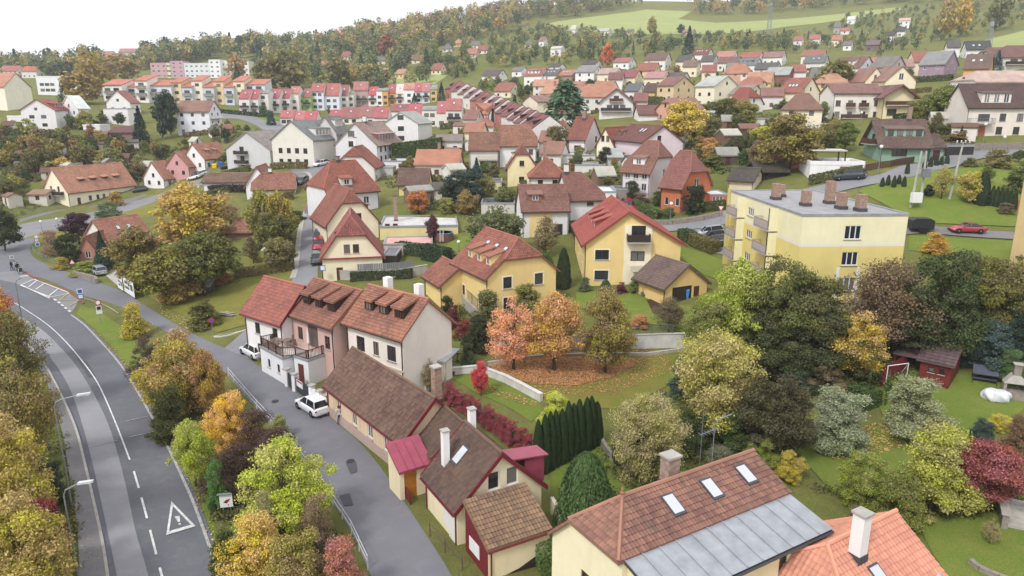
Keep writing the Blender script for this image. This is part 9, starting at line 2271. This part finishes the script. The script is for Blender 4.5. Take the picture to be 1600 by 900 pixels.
for i, (dx, dy, rz) in enumerate(((-.6, -.8, math.pi), (.1, -.8, math.pi), (-.6, .8, 0), (.2, .8, 0), (1.4, 0, -1.57), (-1.4, 0, 1.57))):
 cs_, sn_ = math.cos(-.5), math.sin(-.5)
 chair(q.x - .6 + dx * cs_ - dy * sn_, q.y + dx * sn_ + dy * cs_, TZ, rz - .5, "teak chair pulled up to the terrace table", "chairs at the terrace table")
q = at_z(483, 549, TZ); ob = thing("parasol", "closed white parasol on the roof terrace", "parasol", (q.x, q.y, TZ))
mb = MB(); mb.tube([(0, 0, 0), (0, 0, 2.5)], .03, 6); mb.build("pole", M_GREYP, ob)
mb = MB(); mb.lathe([(.06, .8), (.14, .95), (.12, 1.8), (.05, 2.4), (.01, 2.55)], 10); mb.build("folded_canopy", M_WHITE, ob)
mb = MB(); mb.box(-.3, .3, -.3, .3, 0, .1); mb.build("base", M_CONC, ob)
ob = thing("satellite_dish", "pale lilac satellite dish at the end of the salmon roof", "dish", SH.wp(SH.L * .86, SH.W * .12).to_3d() + Vector((0, 0, SH.z0 + 4.3)), .5)
mb = MB(); mb.lathe([(.02, 0), (.2, .02), (.38, .09), (.45, .15)], 16); o = mb.build("reflector", plain("dish", (196, 184, 200), .4), ob, True); o.rotation_euler = (1.2, 0, 0); o.location = (0, 0, .7)
mb = MB(); mb.tube([(0, .05, -.2), (0, .05, .7)], .03, 6); mb.build("pole", M_STEEL, ob)
mb = MB(); mb.tube([(0, -.1, .5), (0, -.5, .75)], .015, 5); mb.box(-.04, .04, -.56, -.48, .71, .79); mb.build("receiver", M_STEEL, ob)
# ---- people
def person(base, face, label, jacket, legs_c, hair, bag=None, walk=.12, arm=.1):
 p = P(*base)
 J = {'pel': (0, 0, .95), 'spine': (0, .01, 1.15), 'chest': (0, .01, 1.36), 'neck': (0, 0, 1.5), 'head': (0, -.03, 1.62), 'crown': (0, -.02, 1.74)}
 for s, sg in (('l', -1), ('r', 1)):
  J['hip' + s] = (sg * .1, 0, .9); J['knee' + s] = (sg * .11, -sg * walk * .6 - .02, .49); J['ank' + s] = (sg * .11, sg * walk * -1.0 + .03, .08); J['toe' + s] = (sg * .12, sg * walk * -1.0 - .13, .04)
  J['sh' + s] = (sg * .19, .01, 1.42); J['elb' + s] = (sg * .26, .03 - arm * .3, 1.14); J['wri' + s] = (sg * .25, -arm, .90); J['han' + s] = (sg * .25, -arm - .05, .80)
 E = [('pel', 'spine'), ('spine', 'chest'), ('chest', 'neck'), ('neck', 'head'), ('head', 'crown')]
 for s in 'lr': E += [('pel', 'hip' + s), ('hip' + s, 'knee' + s), ('knee' + s, 'ank' + s), ('ank' + s, 'toe' + s), ('chest', 'sh' + s), ('sh' + s, 'elb' + s), ('elb' + s, 'wri' + s), ('wri' + s, 'han' + s)]
 rad = {'pel': .15, 'spine': .14, 'chest': .16, 'neck': .06, 'head': .1, 'crown': .075, 'hip': .1, 'knee': .068, 'ank': .05, 'toe': .04, 'sh': .075, 'elb': .052, 'wri': .038, 'han': .035}
 ks = list(J); me_ = bpy.data.meshes.new("person"); me_.from_pydata([J[k] for k in ks], [(ks.index(a), ks.index(b)) for a, b in E], [])
 o = bpy.data.objects.new("person", me_); COL.objects.link(o)
 m1 = o.modifiers.new("skin", 'SKIN'); m2 = o.modifiers.new("sub", 'SUBSURF'); m2.levels = m2.render_levels = 2
 for k, v in zip(ks, me_.skin_vertices[0].data):
  r0 = rad.get(k, rad.get(k[:-1])); v.radius = (r0, r0 * (.8 if k in ('chest', 'spine', 'pel') else 1)); v.use_root = k == 'pel'
 bpy.context.view_layer.update()
 ev = bpy.data.meshes.new_from_object(o.evaluated_get(bpy.context.evaluated_depsgraph_get()))
 bpy.data.objects.remove(o)
 mats = [plain("skin", (206, 160, 136), .6), plain("cloth_%d_%d_%d" % jacket, jacket, .9), plain("cloth_%d_%d_%d" % legs_c, legs_c, .9), plain("hair_%d_%d_%d" % hair, hair, .8), plain("shoes", (40, 38, 38), .7)]
 ev.materials.clear()
 for m in mats: ev.materials.append(m)
 for f in ev.polygons:
  c = f.center; z = c.z
  f.material_index = 4 if z < .1 else (0 if abs(c.x) > .2 and z < .9 else (1 if abs(c.x) > .17 and z < 1.5 else (2 if z < .95 else (1 if z < 1.5 else (3 if (z > 1.69 or c.y > .01) and z > 1.55 else 0)))))
  f.use_smooth = True
 q = P(*face); an = math.atan2(q.y - p.y, q.x - p.x) + math.pi / 2
 o = link("person", ev, None, (p.x, p.y, p.z + .03), (0, 0, an))
 mb = MB(); mb.lathe([(.105, -.02), (.11, .05), (.085, .11), (.02, .135)], 10, (0, -.015, 1.645)); mb.build("hair", mats[3], o, True)
 return tag(o, label, "person")
person((531, 664), (515, 650), "person in pale jacket and blue jeans standing behind the white hatchback", (198, 190, 186), (62, 84, 120), (90, 66, 50), arm=.16)
person((19, 423), (26, 423), "person in dark jacket and jeans waiting by the bus bay", (44, 46, 56), (70, 84, 108), (50, 40, 34))
person((25, 423), (20, 423), "person in pale coat standing between the waiting group", (190, 188, 190), (60, 70, 92), (70, 56, 44))
person((29, 426), (34, 430), "person in black clothes bending to the pushchair by the bus bay", (32, 32, 38), (36, 36, 42), (40, 34, 32), walk=.2, arm=.3)
p = P(33, 428); ob = thing("pushchair", "black pushchair beside the waiting people", "pushchair", p, .6)
mb = MB(); mb.prism([(-.25, -.35, .45), (-.25, .3, .45), (-.25, .42, .95), (-.25, .1, 1.0), (-.25, -.3, .7)], (.5, 0, 0)); mb.build("seat", plain("black_cloth", (30, 30, 36), .9), ob)
for x in (-.27, .27):
 mb = MB(); mb.tube([(x, -.4, .15), (x, .1, .5), (x, .55, 1.05)], .018, 5); mb.build("frame", M_STEEL, ob)
 for y in (-.4, .3): mb = MB(); mb.lathe([(.03, -.03), (.13, -.03), (.13, .03), (.03, .03)], 12); o = mb.build("wheel", M_TYRE, ob); o.location = (x, y, .13); o.rotation_euler = (0, math.pi / 2, 0)
ob = thing("timber_stack", "heap of grey planks and old timber on the lawn edge", "timber", P(356, 492), -.4)
rr3 = random.Random(4)
for i in range(16):
 mb = MB(); mb.box(-1.3, 1.3, -.09, .09, 0, .05); o = mb.build("plank", plain("old_plank_%d" % (i % 3), ((128, 118, 110), (96, 86, 78), (160, 150, 138))[i % 3], .9), ob)
 o.location = (rr3.uniform(-.3, .3), -.6 + (i % 6) * .22, .05 + .07 * (i // 6) + .02 * (i % 3)); o.rotation_euler = (0, rr3.uniform(-.04, .04), rr3.uniform(-.2, .2))
hE("wood_store", "open wood store with grey sheet roof under the garden trees", (304, 446), (328, 448), 462, 0, 3, (150, 150, 154), (96, 84, 74), roof='shed', ze2=2.6, lod=2, cat='shed', wins=[])
M_IRON = plain("cast_iron", (60, 60, 62), .6, .4)
for x, y in ((548, 722), (300, 640), (232, 560), (430, 628)):
 p = P(x, y); mb = MB(); mb.lathe([(.02, .0), (.32, .0), (.32, .02), (.02, .022)], 14); o = mb.build("drain_cover", M_IRON); o.location = (p.x, p.y, p.z + .085); o["kind"] = "structure"
M_PATCH = asphalt("dark_patch", (82, 82, 86))
for poly in ([(540, 724), (556, 722), (558, 738), (548, 742)], [(530, 776), (546, 772), (552, 790), (538, 792)], [(300, 600), (316, 606), (318, 640), (306, 636)], [(120, 560), (136, 566), (150, 590), (138, 590)]):
 sheet("road_patch", xy(poly), M_PATCH, .085, .6, kind="structure")
# ---- the air
mb = MB(); ZM = float(GZ.max()); mb.box(GX[0] - 5, GX[-1] + 5, GY[0] - 5, GY[-1] + 5, float(GZ.min()) - 1, ZM + 30)
hz = mb.build("haze", None or M_WHITE); hz["kind"] = "stuff"
hm = bpy.data.materials.new("haze"); hm.use_nodes = True; ht = hm.node_tree; ht.nodes.clear()
ho = ht.nodes.new("ShaderNodeOutputMaterial"); hv = ht.nodes.new("ShaderNodeVolumePrincipled")
hv.inputs["Color"].default_value = (.86, .90, .96, 1); hv.inputs["Density"].default_value = .00019
ht.links.new(hv.outputs[0], ho.inputs["Volume"])
hz.data.materials.clear(); hz.data.materials.append(hm)
